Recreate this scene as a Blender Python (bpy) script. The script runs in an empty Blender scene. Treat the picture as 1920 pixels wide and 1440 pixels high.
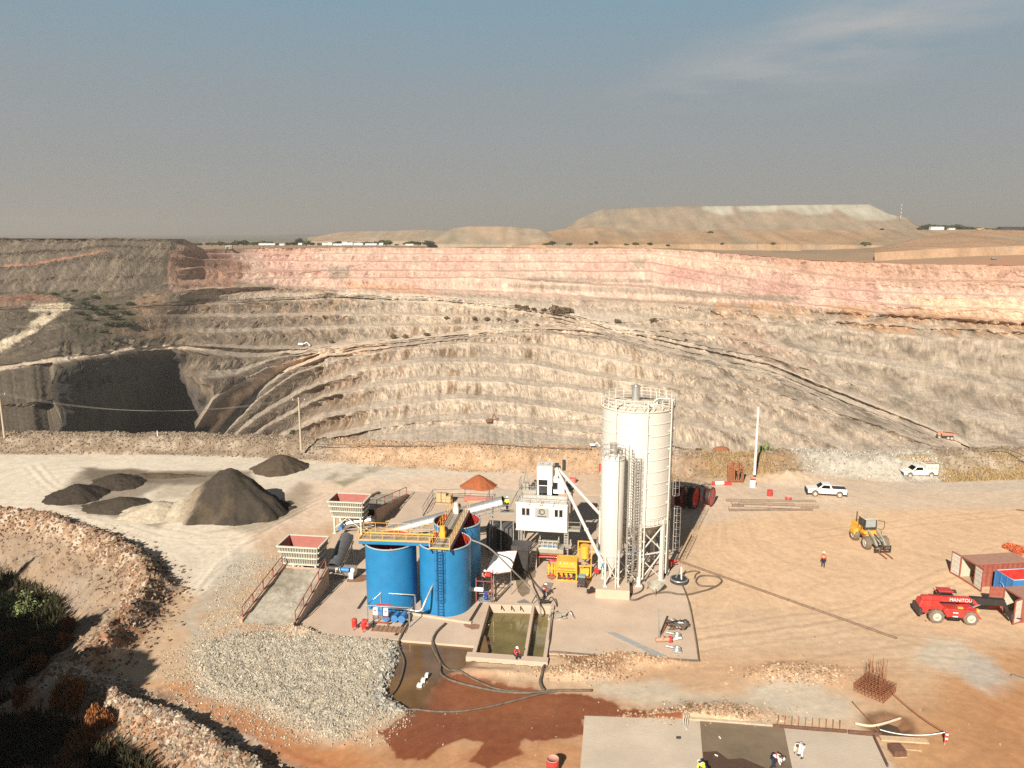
import bpy, math, random
import numpy as np
from mathutils import Vector, Matrix
SC = bpy.context.scene
COL = SC.collection
R = math.radians
rng = np.random.default_rng(7)
random.seed(7)
# ------------------------------------------------------------------ camera
F, PITCH, H = 1461.0, R(10.85), 36.0          # focal length in photo pixels, tilt, drone height
CP, SP = math.cos(PITCH), math.sin(PITCH)
cam = bpy.data.cameras.new('camera'); camo = bpy.data.objects.new('camera', cam); COL.objects.link(camo)
cam.sensor_width = 36; cam.lens = F / 1920 * 36
cam.clip_start = 1; cam.clip_end = 60000
camo.location = (0, 0, H); camo.rotation_euler = (math.pi / 2 - PITCH, 0, 0)
SC.camera = camo
# ------------------------------------------------------------------ sun and sky
SUN_EL, SUN_DIR = R(32.0), Vector((-0.386, -0.922, 0)).normalized()   # direction towards the sun
sun = bpy.data.lights.new('sun', 'SUN'); suno = bpy.data.objects.new('sun', sun); COL.objects.link(suno)
sun.energy = 5.0; sun.angle = R(0.55); sun.color = (1.0, 0.91, 0.795)
sd = Vector((SUN_DIR.x * math.cos(SUN_EL), SUN_DIR.y * math.cos(SUN_EL), math.sin(SUN_EL)))
suno.rotation_euler = sd.to_track_quat('Z', 'Y').to_euler(); suno.location = (0, 0, 200)
w = bpy.data.worlds.new('World'); SC.world = w; w.use_nodes = True
nt = w.node_tree; nt.nodes.clear()
def N(nt, t, **k):
    n = nt.nodes.new(t)
    for a, b in k.items(): setattr(n, a, b)
    return n
out = N(nt, 'ShaderNodeOutputWorld'); bg = N(nt, 'ShaderNodeBackground'); nt.links.new(bg.outputs[0], out.inputs[0])
sky = N(nt, 'ShaderNodeTexSky', sky_type='NISHITA', sun_disc=False)
sky.sun_elevation = SUN_EL; sky.sun_rotation = math.atan2(SUN_DIR.x, SUN_DIR.y)
sky.altitude = 1200; sky.dust_density = 1.5; sky.air_density = 1.0; sky.ozone_density = 1.0
bg.inputs[1].default_value = 0.077
tc = N(nt, 'ShaderNodeTexCoord'); sx = N(nt, 'ShaderNodeSeparateXYZ'); nt.links.new(tc.outputs['Generated'], sx.inputs[0])
hz = N(nt, 'ShaderNodeValToRGB'); nt.links.new(sx.outputs['Z'], hz.inputs[0])       # sky tint: dusty near the horizon, darkened overhead beyond view to deepen shadows
hz.color_ramp.elements[0].position = 0.0; hz.color_ramp.elements[0].color = (2.45, 2.34, 2.2, 1)
hz.color_ramp.elements[1].position = 1.0; hz.color_ramp.elements[1].color = (.30, .38, .50, 1)
for p_, c_ in ((0.06, (2.4, 2.36, 2.26, 1)), (0.15, (2.25, 2.5, 2.58, 1)), (0.29, (1.6, 2.75, 3.45, 1)), (0.42, (.75, .95, 1.2, 1))):
    e = hz.color_ramp.elements.new(p_); e.color = c_
mx = N(nt, 'ShaderNodeMix', data_type='RGBA'); mx.inputs[0].default_value = 0.93
nt.links.new(sky.outputs[0], mx.inputs[6]); nt.links.new(hz.outputs[0], mx.inputs[7])
# thin high clouds
mp = N(nt, 'ShaderNodeMapping'); mp.inputs['Rotation'].default_value = (0, R(22), R(-10)); mp.inputs['Scale'].default_value = (1.6, 1.6, 9)
nt.links.new(tc.outputs['Generated'], mp.inputs[0])
cn = N(nt, 'ShaderNodeTexNoise'); cn.inputs['Scale'].default_value = 2.6; cn.inputs['Detail'].default_value = 7; cn.inputs['Roughness'].default_value = .58
nt.links.new(mp.outputs[0], cn.inputs['Vector'])
cr = N(nt, 'ShaderNodeMapRange'); cr.inputs[1].default_value = .36; cr.inputs[2].default_value = .62; nt.links.new(cn.outputs[0], cr.inputs[0])
def blobmask(d, sharp, el, tilt):
    # soft patch of sky round direction d, wider than tall
    sub = N(nt, 'ShaderNodeVectorMath', operation='SUBTRACT'); nt.links.new(tc.outputs['Generated'], sub.inputs[0]); sub.inputs[1].default_value = d
    rot = N(nt, 'ShaderNodeMapping'); rot.inputs['Rotation'].default_value = (0, tilt, 0); nt.links.new(sub.outputs[0], rot.inputs[0])
    sc = N(nt, 'ShaderNodeVectorMath', operation='MULTIPLY'); nt.links.new(rot.outputs[0], sc.inputs[0]); sc.inputs[1].default_value = (1, 0.6, el)
    ln = N(nt, 'ShaderNodeVectorMath', operation='LENGTH'); nt.links.new(sc.outputs[0], ln.inputs[0])
    mr = N(nt, 'ShaderNodeMapRange', interpolation_type='SMOOTHSTEP'); mr.inputs[1].default_value = sharp; mr.inputs[2].default_value = 0.02; nt.links.new(ln.outputs[1], mr.inputs[0])
    return mr.outputs[0]
def dirpx(px, py):
    u, v = (px - 960) / F, (py - 720) / F
    return Vector((u, CP - v * SP, -SP - v * CP)).normalized()
m1 = blobmask(tuple(dirpx(1600, 70)), 0.30, 4.2, R(13)); m2 = blobmask(tuple(dirpx(1300, 168)), 0.13, 7.0, R(3))
ad = N(nt, 'ShaderNodeMath', operation='MAXIMUM'); nt.links.new(m1, ad.inputs[0]); nt.links.new(m2, ad.inputs[1])
ml = N(nt, 'ShaderNodeMath', operation='MULTIPLY'); nt.links.new(ad.outputs[0], ml.inputs[0]); nt.links.new(cr.outputs[0], ml.inputs[1])
ml2 = N(nt, 'ShaderNodeMath', operation='MULTIPLY'); nt.links.new(ml.outputs[0], ml2.inputs[0]); ml2.inputs[1].default_value = .75
mc = N(nt, 'ShaderNodeMix', data_type='RGBA'); nt.links.new(ml2.outputs[0], mc.inputs[0]); nt.links.new(mx.outputs[2], mc.inputs[6]); mc.inputs[7].default_value = (4.0, 3.85, 3.75, 1)
nt.links.new(mc.outputs[2], bg.inputs[0])
SC.view_settings.view_transform = 'Standard'; SC.view_settings.look = 'None'
SC.view_settings.exposure = 0.74; SC.view_settings.gamma = 1.0
SC.cycles.max_bounces = 5; SC.cycles.use_denoising = False

# ------------------------------------------------------------------ photo pixel -> world helpers
def ray(px, py):
    u = (np.asarray(px, float) - 960) / F; v = (np.asarray(py, float) - 720) / F
    return u, CP - v * SP, -SP - v * CP
def P(px, py, z=0.0):
    u, y, d = ray(px, py); t = (z - H) / d
    return Vector((float(u * t), float(y * t), float(z)))
def PY(px, py, Y):
    u, y, d = ray(px, py); t = Y / y
    return Vector((float(u * t), float(Y), float(H + d * t)))
def proj(X, Y, Z):
    dz = Z - H
    ax = Y * CP - dz * SP; dn = -Y * SP - dz * CP
    return 960 + F * X / ax, 720 + F * dn / ax
# ------------------------------------------------------------------ numpy noise
def _h(ix, iy, iz, s):
    n = (ix.astype(np.int64) * 374761393 + iy.astype(np.int64) * 668265263 + iz.astype(np.int64) * 2147483647 * 3 + s * 974634777) & 0xffffffff
    n = ((n ^ (n >> 13)) * 1274126177) & 0xffffffff
    n = ((n ^ (n >> 16)) * 2246822519) & 0xffffffff
    return ((n ^ (n >> 15)) & 0xffffff) / 16777215.0
def vn(x, y, z=0.0, s=0):
    x, y, z = np.broadcast_arrays(np.asarray(x, float), np.asarray(y, float), np.asarray(z, float))
    ix, iy, iz = np.floor(x), np.floor(y), np.floor(z)
    fx, fy, fz = x - ix, y - iy, z - iz
    fx = fx * fx * (3 - 2 * fx); fy = fy * fy * (3 - 2 * fy); fz = fz * fz * (3 - 2 * fz)
    r = 0
    for a in (0, 1):
        for b in (0, 1):
            for c in (0, 1):
                wgt = (fx if a else 1 - fx) * (fy if b else 1 - fy) * (fz if c else 1 - fz)
                r = r + wgt * _h(ix + a, iy + b, iz + c, s)
    return r * 2 - 1
def fbm(x, y, z=0.0, o=4, s=0, g=.5):
    r, a, t = 0, 1.0, 0
    for i in range(o):
        r = r + a * vn(np.asarray(x) * 2 ** i, np.asarray(y) * 2 ** i, np.asarray(z) * 2 ** i, s + i * 7); t += a; a *= g
    return r / t
def sstep(a, b, x):
    t = np.clip((x - a) / (b - a), 0, 1); return t * t * (3 - 2 * t)
def mixc(c, m, col):
    m = np.clip(m, 0, 1)[:, None]; return c * (1 - m) + np.asarray(col, float)[None, :] * m
def sdpoly(x, y, poly):
    # signed distance, positive inside
    p = np.asarray(poly, float); n = len(p); d = np.full(x.shape, 1e18); ins = np.zeros(x.shape, bool)
    for i in range(n):
        a, b = p[i], p[(i + 1) % n]; e = b - a
        wx, wy = x - a[0], y - a[1]
        t = np.clip((wx * e[0] + wy * e[1]) / (e @ e + 1e-12), 0, 1)
        d = np.minimum(d, (wx - e[0] * t) ** 2 + (wy - e[1] * t) ** 2)
        c = ((a[1] > y) != (b[1] > y)) & (x < e[0] * (y - a[1]) / (e[1] if e[1] else 1e-9) + a[0])
        ins ^= c
    return np.where(ins, 1, -1) * np.sqrt(d)
def sdline(x, y, pts):
    # distance to a polyline and the running parameter
    d = np.full(x.shape, 1e18); tt = np.zeros(x.shape); side = np.zeros(x.shape)
    p = np.asarray(pts, float)
    for i in range(len(p) - 1):
        a, b = p[i, :2], p[i + 1, :2]; e = b - a; wx, wy = x - a[0], y - a[1]
        t = np.clip((wx * e[0] + wy * e[1]) / (e @ e + 1e-12), 0, 1)
        dd = (wx - e[0] * t) ** 2 + (wy - e[1] * t) ** 2
        m = dd < d; d = np.where(m, dd, d); tt = np.where(m, i + t, tt)
        side = np.where(m, e[0] * wy - e[1] * wx, side)
    return np.sqrt(d), tt, np.sign(side)
def wpoly(pts, z=0.0):
    return [tuple(P(a, b, z).xy) for a, b in pts]

# ------------------------------------------------------------------ materials
MATS = {}
def mat(name, col, rough=.6, metal=0.0, var=.10, scale=3.0, bump=0.0, bscale=20.0, dust=0.0, dustcol=(.45, .33, .23), attr=False, spec=.5, streak=0.0, coat=0.0):
    if name in MATS: return MATS[name]
    m = bpy.data.materials.new(name); m.use_nodes = True; t = m.node_tree; b = t.nodes['Principled BSDF']
    b.inputs['Roughness'].default_value = rough; b.inputs['Metallic'].default_value = metal; b.inputs['Specular IOR Level'].default_value = spec
    co = N(t, 'ShaderNodeTexCoord')
    n1 = N(t, 'ShaderNodeTexNoise'); n1.inputs['Scale'].default_value = scale; n1.inputs['Detail'].default_value = 8; n1.inputs['Roughness'].default_value = .62
    t.links.new(co.outputs['Object'], n1.inputs['Vector'])
    mr = N(t, 'ShaderNodeMapRange'); mr.inputs[1].default_value = .25; mr.inputs[2].default_value = .75; mr.inputs[3].default_value = 1 - var * 1.6; mr.inputs[4].default_value = 1 + var
    t.links.new(n1.outputs[0], mr.inputs[0])
    mul = N(t, 'ShaderNodeVectorMath', operation='SCALE'); t.links.new(mr.outputs[0], mul.inputs['Scale'])
    if attr:
        at = N(t, 'ShaderNodeAttribute'); at.attribute_name = 'tone'; t.links.new(at.outputs['Color'], mul.inputs[0])
    else:
        mul.inputs[0].default_value = col[:3]
    last = mul.outputs[0]
    if dust > 0:
        n2 = N(t, 'ShaderNodeTexNoise'); n2.inputs['Scale'].default_value = scale * .7; n2.inputs['Detail'].default_value = 9; n2.inputs['Roughness'].default_value = .7
        if streak:
            mp_ = N(t, 'ShaderNodeMapping'); mp_.inputs['Scale'].default_value = (1 + streak, 1 + streak, .25); t.links.new(co.outputs['Object'], mp_.inputs[0]); t.links.new(mp_.outputs[0], n2.inputs['Vector'])
        else: t.links.new(co.outputs['Object'], n2.inputs['Vector'])
        m2 = N(t, 'ShaderNodeMapRange'); m2.inputs[1].default_value = .38; m2.inputs[2].default_value = .72; m2.inputs[3].default_value = dust * .25; m2.inputs[4].default_value = dust
        t.links.new(n2.outputs[0], m2.inputs[0])
        mm = N(t, 'ShaderNodeMix', data_type='RGBA'); t.links.new(m2.outputs[0], mm.inputs[0]); t.links.new(last, mm.inputs[6]); mm.inputs[7].default_value = (*dustcol, 1)
        last = mm.outputs[2]
        rr = N(t, 'ShaderNodeMapRange'); rr.inputs[1].default_value = 0; rr.inputs[2].default_value = 1; rr.inputs[3].default_value = rough; rr.inputs[4].default_value = .95
        t.links.new(m2.outputs[0], rr.inputs[0]); t.links.new(rr.outputs[0], b.inputs['Roughness'])
    t.links.new(last, b.inputs['Base Color'])
    if bump > 0:
        nb = N(t, 'ShaderNodeTexNoise'); nb.inputs['Scale'].default_value = bscale; nb.inputs['Detail'].default_value = 6; t.links.new(co.outputs['Object'], nb.inputs['Vector'])
        bp = N(t, 'ShaderNodeBump'); bp.inputs['Strength'].default_value = min(1, bump); bp.inputs['Distance'].default_value = .05 * max(1, bump); t.links.new(nb.outputs[0], bp.inputs['Height']); t.links.new(bp.outputs[0], b.inputs['Normal'])
    if coat: b.inputs['Coat Weight'].default_value = coat
    m.diffuse_color = (*col[:3], 1); MATS[name] = m; return m
def groundmat(name, scale, bump, bdist, fine=.12, rough=.95, sheen=0):
    # albedo zones come from the mesh attribute 'tone'; grain and small relief are procedural
    m = bpy.data.materials.new(name); m.use_nodes = True; t = m.node_tree; b = t.nodes['Principled BSDF']; b.inputs['Roughness'].default_value = rough
    b.inputs['Specular IOR Level'].default_value = .15
    co = N(t, 'ShaderNodeTexCoord'); at = N(t, 'ShaderNodeAttribute'); at.attribute_name = 'tone'
    n1 = N(t, 'ShaderNodeTexNoise'); n1.inputs['Scale'].default_value = scale; n1.inputs['Detail'].default_value = 10; n1.inputs['Roughness'].default_value = .68; t.links.new(co.outputs['Object'], n1.inputs['Vector'])
    mr = N(t, 'ShaderNodeMapRange'); mr.inputs[1].default_value = .3; mr.inputs[2].default_value = .7; mr.inputs[3].default_value = 1 - fine * 1.3; mr.inputs[4].default_value = 1 + fine; t.links.new(n1.outputs[0], mr.inputs[0])
    mul = N(t, 'ShaderNodeVectorMath', operation='SCALE'); t.links.new(at.outputs['Color'], mul.inputs[0]); t.links.new(mr.outputs[0], mul.inputs['Scale']); t.links.new(mul.outputs[0], b.inputs['Base Color'])
    at2 = N(t, 'ShaderNodeAttribute'); at2.attribute_name = 'wet'
    rr = N(t, 'ShaderNodeMapRange'); rr.inputs[3].default_value = rough; rr.inputs[4].default_value = .18; t.links.new(at2.outputs['Fac'], rr.inputs[0]); t.links.new(rr.outputs[0], b.inputs['Roughness'])
    n2 = N(t, 'ShaderNodeTexNoise'); n2.inputs['Scale'].default_value = scale * 2.2; n2.inputs['Detail'].default_value = 8; n2.inputs['Roughness'].default_value = .7; t.links.new(co.outputs['Object'], n2.inputs['Vector'])
    bp = N(t, 'ShaderNodeBump'); bp.inputs['Strength'].default_value = bump; bp.inputs['Distance'].default_value = bdist; t.links.new(n2.outputs[0], bp.inputs['Height']); t.links.new(bp.outputs[0], b.inputs['Normal'])
    MATS[name] = m; return m

# ------------------------------------------------------------------ object helpers
def thing(name, label, cat, loc=(0, 0, 0), rotz=0.0, group=None):
    o = bpy.data.objects.new(name, None); COL.objects.link(o); o.empty_display_size = .3
    o.location = loc; o.rotation_euler = (0, 0, rotz); o['label'] = label; o['category'] = cat
    if group: o['group'] = group
    return o
def tag(o, label, cat, group=None, kind=None):
    o['label'] = label; o['category'] = cat
    if group: o['group'] = group
    if kind: o['kind'] = kind
    return o
def dup(root, loc=None, rotz=None, label=None, group=None, scale=None):
    def cp(o, par):
        c = o.copy(); COL.objects.link(c)
        if par is not None: c.parent = par
        for ch in list(o.children): cp(ch, c)
        return c
    r = cp(root, None)
    if loc is not None: r.location = loc
    if rotz is not None: r.rotation_euler = (0, 0, rotz)
    if scale is not None: r.scale = (scale,) * 3 if isinstance(scale, (int, float)) else scale
    if label: r['label'] = label
    if group: r['group'] = group
    return r
class MB:
    """collects shapes and links them as one mesh object"""
    def __init__(s): s.v = []; s.f = []; s.m = []; s.mats = []; s.cur = 0; s.sm = []; s.smooth = False
    def use(s, material):
        if material not in s.mats: s.mats.append(material)
        s.cur = s.mats.index(material); return s
    def add(s, vs, fs, smooth=None):
        b = len(s.v); s.v.extend([tuple(v) for v in vs]); s.f.extend([tuple(b + i for i in f) for f in fs])
        s.m.extend([s.cur] * len(fs)); s.sm.extend([s.smooth if smooth is None else smooth] * len(fs)); return s
    def box(s, c, d, rz=0.0, M=None):
        x, y, z = d[0] / 2, d[1] / 2, d[2] / 2; c = Vector(c)
        rot = M if M is not None else Matrix.Rotation(rz, 3, 'Z')
        vs = [c + rot @ Vector((a * x, b * y, e * z)) for e in (-1, 1) for b in (-1, 1) for a in (-1, 1)]
        return s.add(vs, [(0, 2, 3, 1), (4, 5, 7, 6), (0, 1, 5, 4), (2, 6, 7, 3), (0, 4, 6, 2), (1, 3, 7, 5)], False)
    def bar(s, a, b, w_, h_=None, up=(0, 0, 1)):
        a, b = Vector(a), Vector(b); h_ = h_ or w_; d = b - a; L = d.length
        if L < 1e-5: return s
        x = d / L; u = Vector(up)
        if abs(x.dot(u)) > .99: u = Vector((0, 1, 0))
        y = u.cross(x).normalized(); z = x.cross(y)
        return s.box((a + b) / 2, (L, w_, h_), M=Matrix((x, y, z)).transposed())
    def cyl(s, a, b, r0, r1=None, n=12, cap=True, smooth=True):
        a, b = Vector(a), Vector(b); r1 = r0 if r1 is None else r1; d = (b - a)
        if d.length < 1e-6: return s
        d.normalize(); u = Vector((0, 0, 1)) if abs(d.z) < .9 else Vector((1, 0, 0)); x = u.cross(d).normalized(); y = d.cross(x)
        vs = [c + r * (x * math.cos(2 * math.pi * i / n) + y * math.sin(2 * math.pi * i / n)) for c, r in ((a, r0), (b, r1)) for i in range(n)]
        s.add(vs, [(i, (i + 1) % n, n + (i + 1) % n, n + i) for i in range(n)], smooth)
        if cap:
            s.add(vs[:n], [tuple(range(n))[::-1]], False); s.add(vs[n:], [tuple(range(n))], False)
        return s
    def tube(s, pts, r, n=6, closed=False, rs=None):
        pts = [Vector(p) for p in pts]; k = len(pts); rings = []; prev = None
        for i, p in enumerate(pts):
            if closed: d = pts[(i + 1) % k] - pts[i - 1]
            else: d = pts[min(i + 1, k - 1)] - pts[max(i - 1, 0)]
            if d.length < 1e-9: d = Vector((0, 0, 1))
            d.normalize()
            if prev is None:
                u = Vector((0, 0, 1)) if abs(d.z) < .9 else Vector((1, 0, 0)); x = u.cross(d).normalized()
            else:
                x = prev - d * prev.dot(d); x = x.normalized() if x.length > 1e-6 else Vector((1, 0, 0))
            prev = x; y = d.cross(x); rr = rs[i] if rs is not None else r
            rings.append([p + rr * (x * math.cos(2 * math.pi * j / n) + y * math.sin(2 * math.pi * j / n)) for j in range(n)])
        vs = [q for g in rings for q in g]; fs = []
        for i in range(k if closed else k - 1):
            i2 = (i + 1) % k
            for j in range(n): fs.append((i * n + j, i * n + (j + 1) % n, i2 * n + (j + 1) % n, i2 * n + j))
        if not closed: fs.append(tuple(range(n))[::-1]); fs.append(tuple((k - 1) * n + j for j in range(n)))
        return s.add(vs, fs, True)
    def lathe(s, prof, c=(0, 0, 0), n=32, cap0=False, cap1=False, a0=0.0, a1=2 * math.pi, smooth=True):
        c = Vector(c); full = abs(a1 - a0 - 2 * math.pi) < 1e-6; k = n if full else n + 1
        vs = [c + Vector((r * math.cos(a0 + (a1 - a0) * i / n), r * math.sin(a0 + (a1 - a0) * i / n), z)) for r, z in prof for i in range(k)]
        fs = []
        for j in range(len(prof) - 1):
            for i in range(n):
                i2 = (i + 1) % k; fs.append((j * k + i, j * k + i2, (j + 1) * k + i2, (j + 1) * k + i))
        s.add(vs, fs, smooth)
        if cap0: s.add(vs[:k], [tuple(range(k))[::-1]], False)
        if cap1: s.add(vs[-k:], [tuple(range(k))], False)
        return s
    def prism(s, pts, z0, z1):
        # pts: xy outline, counter-clockwise
        n = len(pts); vs = [(p[0], p[1], z0) for p in pts] + [(p[0], p[1], z1) for p in pts]
        return s.add(vs, [tuple(range(n))[::-1], tuple(range(n, 2 * n))] + [(i, (i + 1) % n, n + (i + 1) % n, n + i) for i in range(n)], False)
    def slab(s, outline, thick, axis='y', c=(0, 0, 0), taper=0.0):
        # outline in the plane across the axis; extruded symmetrically along the axis
        n = len(outline); c = Vector(c); vs = []
        cx = sum(p[0] for p in outline) / n; cz = sum(p[1] for p in outline) / n
        for sgn in (-1, 1):
            for a, b in outline:
                t = thick / 2 * sgn
                vs.append(c + (Vector((a, t, b)) if axis == 'y' else Vector((t, a, b)) if axis == 'x' else Vector((a, b, t))))
        fs = [tuple(range(n)), tuple(range(n, 2 * n))[::-1]] + [(i, n + i, n + (i + 1) % n, (i + 1) % n) for i in range(n)]
        return s.add(vs, fs, False)
    def quad(s, a, b, c, d, smooth=False): return s.add([a, b, c, d], [(0, 1, 2, 3)], smooth)
    def sphere(s, c, r, n=10, m=6, sc=(1, 1, 1)):
        c = Vector(c); vs = [c + Vector((0, 0, -r * sc[2]))]
        for j in range(1, m):
            a = -math.pi / 2 + math.pi * j / m
            for i in range(n): vs.append(c + Vector((r * sc[0] * math.cos(a) * math.cos(2 * math.pi * i / n), r * sc[1] * math.cos(a) * math.sin(2 * math.pi * i / n), r * sc[2] * math.sin(a))))
        vs.append(c + Vector((0, 0, r * sc[2]))); fs = [(0, 1 + (i + 1) % n, 1 + i) for i in range(n)]
        for j in range(m - 2):
            for i in range(n): fs.append((1 + j * n + i, 1 + j * n + (i + 1) % n, 1 + (j + 1) * n + (i + 1) % n, 1 + (j + 1) * n + i))
        t = len(vs) - 1; fs += [(1 + (m - 2) * n + i, 1 + (m - 2) * n + (i + 1) % n, t) for i in range(n)]
        return s.add(vs, fs, True)
    def build(s, name, material=None, parent=None, off=(0, 0, 0), bevel=0.0, label=None):
        me = bpy.data.meshes.new(name); o_ = Vector(off)
        me.from_pydata([tuple(Vector(v) - o_) for v in s.v], [], s.f); me.update()
        if s.mats:
            for q in s.mats: me.materials.append(q)
            me.polygons.foreach_set('material_index', s.m)
        elif material: me.materials.append(material)
        me.polygons.foreach_set('use_smooth', s.sm)
        o = bpy.data.objects.new(name, me); COL.objects.link(o)
        if parent is not None: o.parent = parent
        if bevel > 0:
            b = o.modifiers.new('bevel', 'BEVEL'); b.width = bevel; b.segments = 2; b.limit_method = 'ANGLE'
        if label: o['label'] = label
        return o
def npmesh(name, V, faces, material, tone=None, wet=None, smooth=True, parent=None):
    me = bpy.data.meshes.new(name); V = np.ascontiguousarray(V, np.float32); faces = np.ascontiguousarray(faces, np.int32)
    me.vertices.add(len(V)); me.vertices.foreach_set('co', V.ravel())
    k = faces.shape[1]; me.loops.add(faces.size); me.loops.foreach_set('vertex_index', faces.ravel())
    me.polygons.add(len(faces)); me.polygons.foreach_set('loop_start', np.arange(0, faces.size, k, dtype=np.int32)); me.polygons.foreach_set('loop_total', np.full(len(faces), k, np.int32))
    me.polygons.foreach_set('use_smooth', np.full(len(faces), smooth)); me.update(calc_edges=True)
    if tone is not None:
        a = me.attributes.new('tone', 'FLOAT_COLOR', 'POINT'); a.data.foreach_set('color', np.c_[np.clip(tone, 0, 1), np.ones(len(V))].astype(np.float32).ravel())
    if wet is not None:
        a = me.attributes.new('wet', 'FLOAT', 'POINT'); a.data.foreach_set('value', wet.astype(np.float32))
    me.materials.append(material); o = bpy.data.objects.new(name, me); COL.objects.link(o)
    if parent is not None: o.parent = parent
    return o
def gridfaces(nr, nc):
    i = np.arange(nr - 1)[:, None] * nc + np.arange(nc - 1)[None, :]; i = i.ravel()
    return np.c_[i, i + 1, i + nc + 1, i + nc]
# ================================================================== THE GROUND
GM = groundmat('yard_earth', 1.3, .38, .06)
def ground_height(X, Y):
    """height of the yard and its banks, metres"""
    z = 0.05 * fbm(X / 9, Y / 9, o=3, s=1) + .012 * fbm(X / 1.1, Y / 1.1, o=3, s=2)
    wx, wy = X + .9 * fbm(X / 5, Y / 5, o=3, s=11), Y + .9 * fbm(X / 5, Y / 5, o=3, s=12)
    rough = fbm(X / .9, Y / .9, o=3, s=3)
    # rim bank between the yard and the pit
    base = np.interp(X, RIMX, RIMB); top = np.interp(X, RIMX, RIMT); hh = np.interp(X, RIMX, RIMH)
    yy = Y + 1.2 * fbm(X / 7, Y / 40, o=4, s=21)
    bank = sstep(0, 1, (yy - base) / (top - base)) * hh
    lump = sstep(-1, 2, yy - base) * (1 - sstep(9, 14, yy - top))
    z = z + bank + lump * (.28 * rough + .35 * fbm(X / 3, Y / 3, o=3, s=22))
    past = np.clip(yy - top - 2.5, 0, None); z = z - np.minimum(past * 1.2, 150) * (past > 0)
    # overgrown hollow on the left behind its rubble berm
    d = sdpoly(wx, wy, HOLLOW); z = z - 3.6 * sstep(0.0, 9.0, d) + np.where(d > 0, .35 * rough + .5 * fbm(X / 2.5, Y / 2.5, o=3, s=31), 0) * sstep(0, 3, d)
    dl, _, _ = sdline(wx, wy, BERM1); z = z + 1.9 * np.exp(-(dl / 1.5) ** 2) * (1 + .3 * rough)
    dl, _, _ = sdline(wx, wy, BERM2); z = z + 1.35 * np.exp(-(dl / 1.1) ** 2) * (1 + .35 * rough)
    # unseen ridge added past the left edge of the view to shade the hollow
    rd = sdpoly(X + 1.8 * fbm(X / 4, Y / 4, o=4, s=41), Y + 1.8 * fbm(X / 4, Y / 4, o=4, s=42), SHADE_RIDGE)
    z = z + 16.5 * sstep(0, 11, rd) + np.where(rd > 0, 6.0 * fbm(X / 2.2, Y / 2.2, o=3, s=43) * sstep(0, 9, rd), 0)
    # rubble heaps beside the ponds, rubble apron
    for (cx, cy, rx, ry, hz_) in HEAPS:
        q = ((wx - cx) / rx) ** 2 + ((wy - cy) / ry) ** 2; z = z + hz_ * np.exp(-q * 1.6) * (1 + .4 * rough)
    dg = sdpoly(wx, wy, W_RUBBLE); z = z + sstep(-.3, 1.2, dg) * (.22 + .13 * rough + .07 * fbm(X / .35, Y / .35, o=2, s=5))
    # ponds: the dirt dips under the water
    for pl, dep in PONDS:
        dp = sdpoly(X + .35 * fbm(X / 1.6, Y / 1.6, o=3, s=51), Y + .35 * fbm(X / 1.6, Y / 1.6, o=3, s=52), pl); z = z - dep * sstep(-.15, 1.2, dp)
    # under the concrete slabs and the basin the dirt stays low
    for pl, dep in SUNK:
        dp = sdpoly(X, Y, pl); z = np.where(dp > -.25, np.minimum(z, -dep * sstep(-.25, .1, dp)), z)
    # gravel ramps up to the feed hoppers
    return z
RIMX = np.array([-400, -95, -60, -33, -20, -8, 12, 26, 36, 44, 60, 80, 110, 400.])
RIMB = np.array([126, 126, 126, 123, 119, 116.5, 115, 113, 113, 113, 111, 113, 116, 120.])
RIMT = np.array([131, 131, 131, 128, 124, 121, 120, 119, 118, 118.5, 117, 119, 122, 126.])
RIMH = np.array([1.9, 1.9, 1.8, 1.7, 2.2, 2.6, 2.3, 2.0, 1.9, 2.2, 2.3, 2.5, 2.6, 2.6])
HOLLOW = wpoly([(-700, 1000), (-60, 985), (60, 990), (150, 1012), (225, 1050), (262, 1100), (240, 1160), (180, 1230), (110, 1290), (60, 1330), (130, 1345), (230, 1395), (330, 1450), (430, 1520), (-900, 1560)])
BERM1 = wpoly([(-200, 975), (0, 975), (90, 990), (175, 1015), (250, 1060), (285, 1110), (255, 1170), (200, 1225), (140, 1270), (100, 1300)])
BERM2 = wpoly([(150, 1300), (200, 1308), (290, 1352), (360, 1395), (450, 1448), (520, 1500)])
SHADE_RIDGE = [(-140, -60), (-27, -60), (-25, 20), (-34, 37), (-47, 52), (-57, 60), (-75, 64), (-140, 66)]
HEAPS = [(*P(1175, 1235).xy, 4.5, 1.3, .7), (*P(1090, 1262).xy, 3.4, 1.0, .55), (*P(560, 1182).xy, 1.6, 1.3, .9), (*P(1350, 1345).xy, 4, 1.6, .55), (*P(1490, 1265).xy, 4, 1.4, .5), (*P(1240, 1350).xy, 2.6, .8, .4), (*P(1480, 893).xy, 5, 3.2, 1.2), (*P(900, 1262).xy, 3.5, .8, .3)]
W_RUBBLE = wpoly([(545, 1178), (600, 1185), (740, 1200), (748, 1222), (735, 1262), (718, 1300), (760, 1335), (700, 1350), (640, 1392), (560, 1370), (470, 1330), (380, 1300), (358, 1250), (375, 1205), (460, 1190)])
POND = wpoly([(745, 1196), (900, 1196), (905, 1222), (878, 1246), (842, 1262), (812, 1290), (800, 1325), (770, 1338), (722, 1312), (712, 1290), (738, 1240)])
POND2 = wpoly([(1635, 1346), (1660, 1340), (1695, 1350), (1708, 1368), (1702, 1386), (1640, 1374), (1628, 1360)])
POND3 = wpoly([(1058, 1228), (1150, 1231), (1165, 1246), (1120, 1254), (1075, 1243)])
PONDS = [(POND, .55), (POND2, .6), (POND3, .45)]
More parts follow.
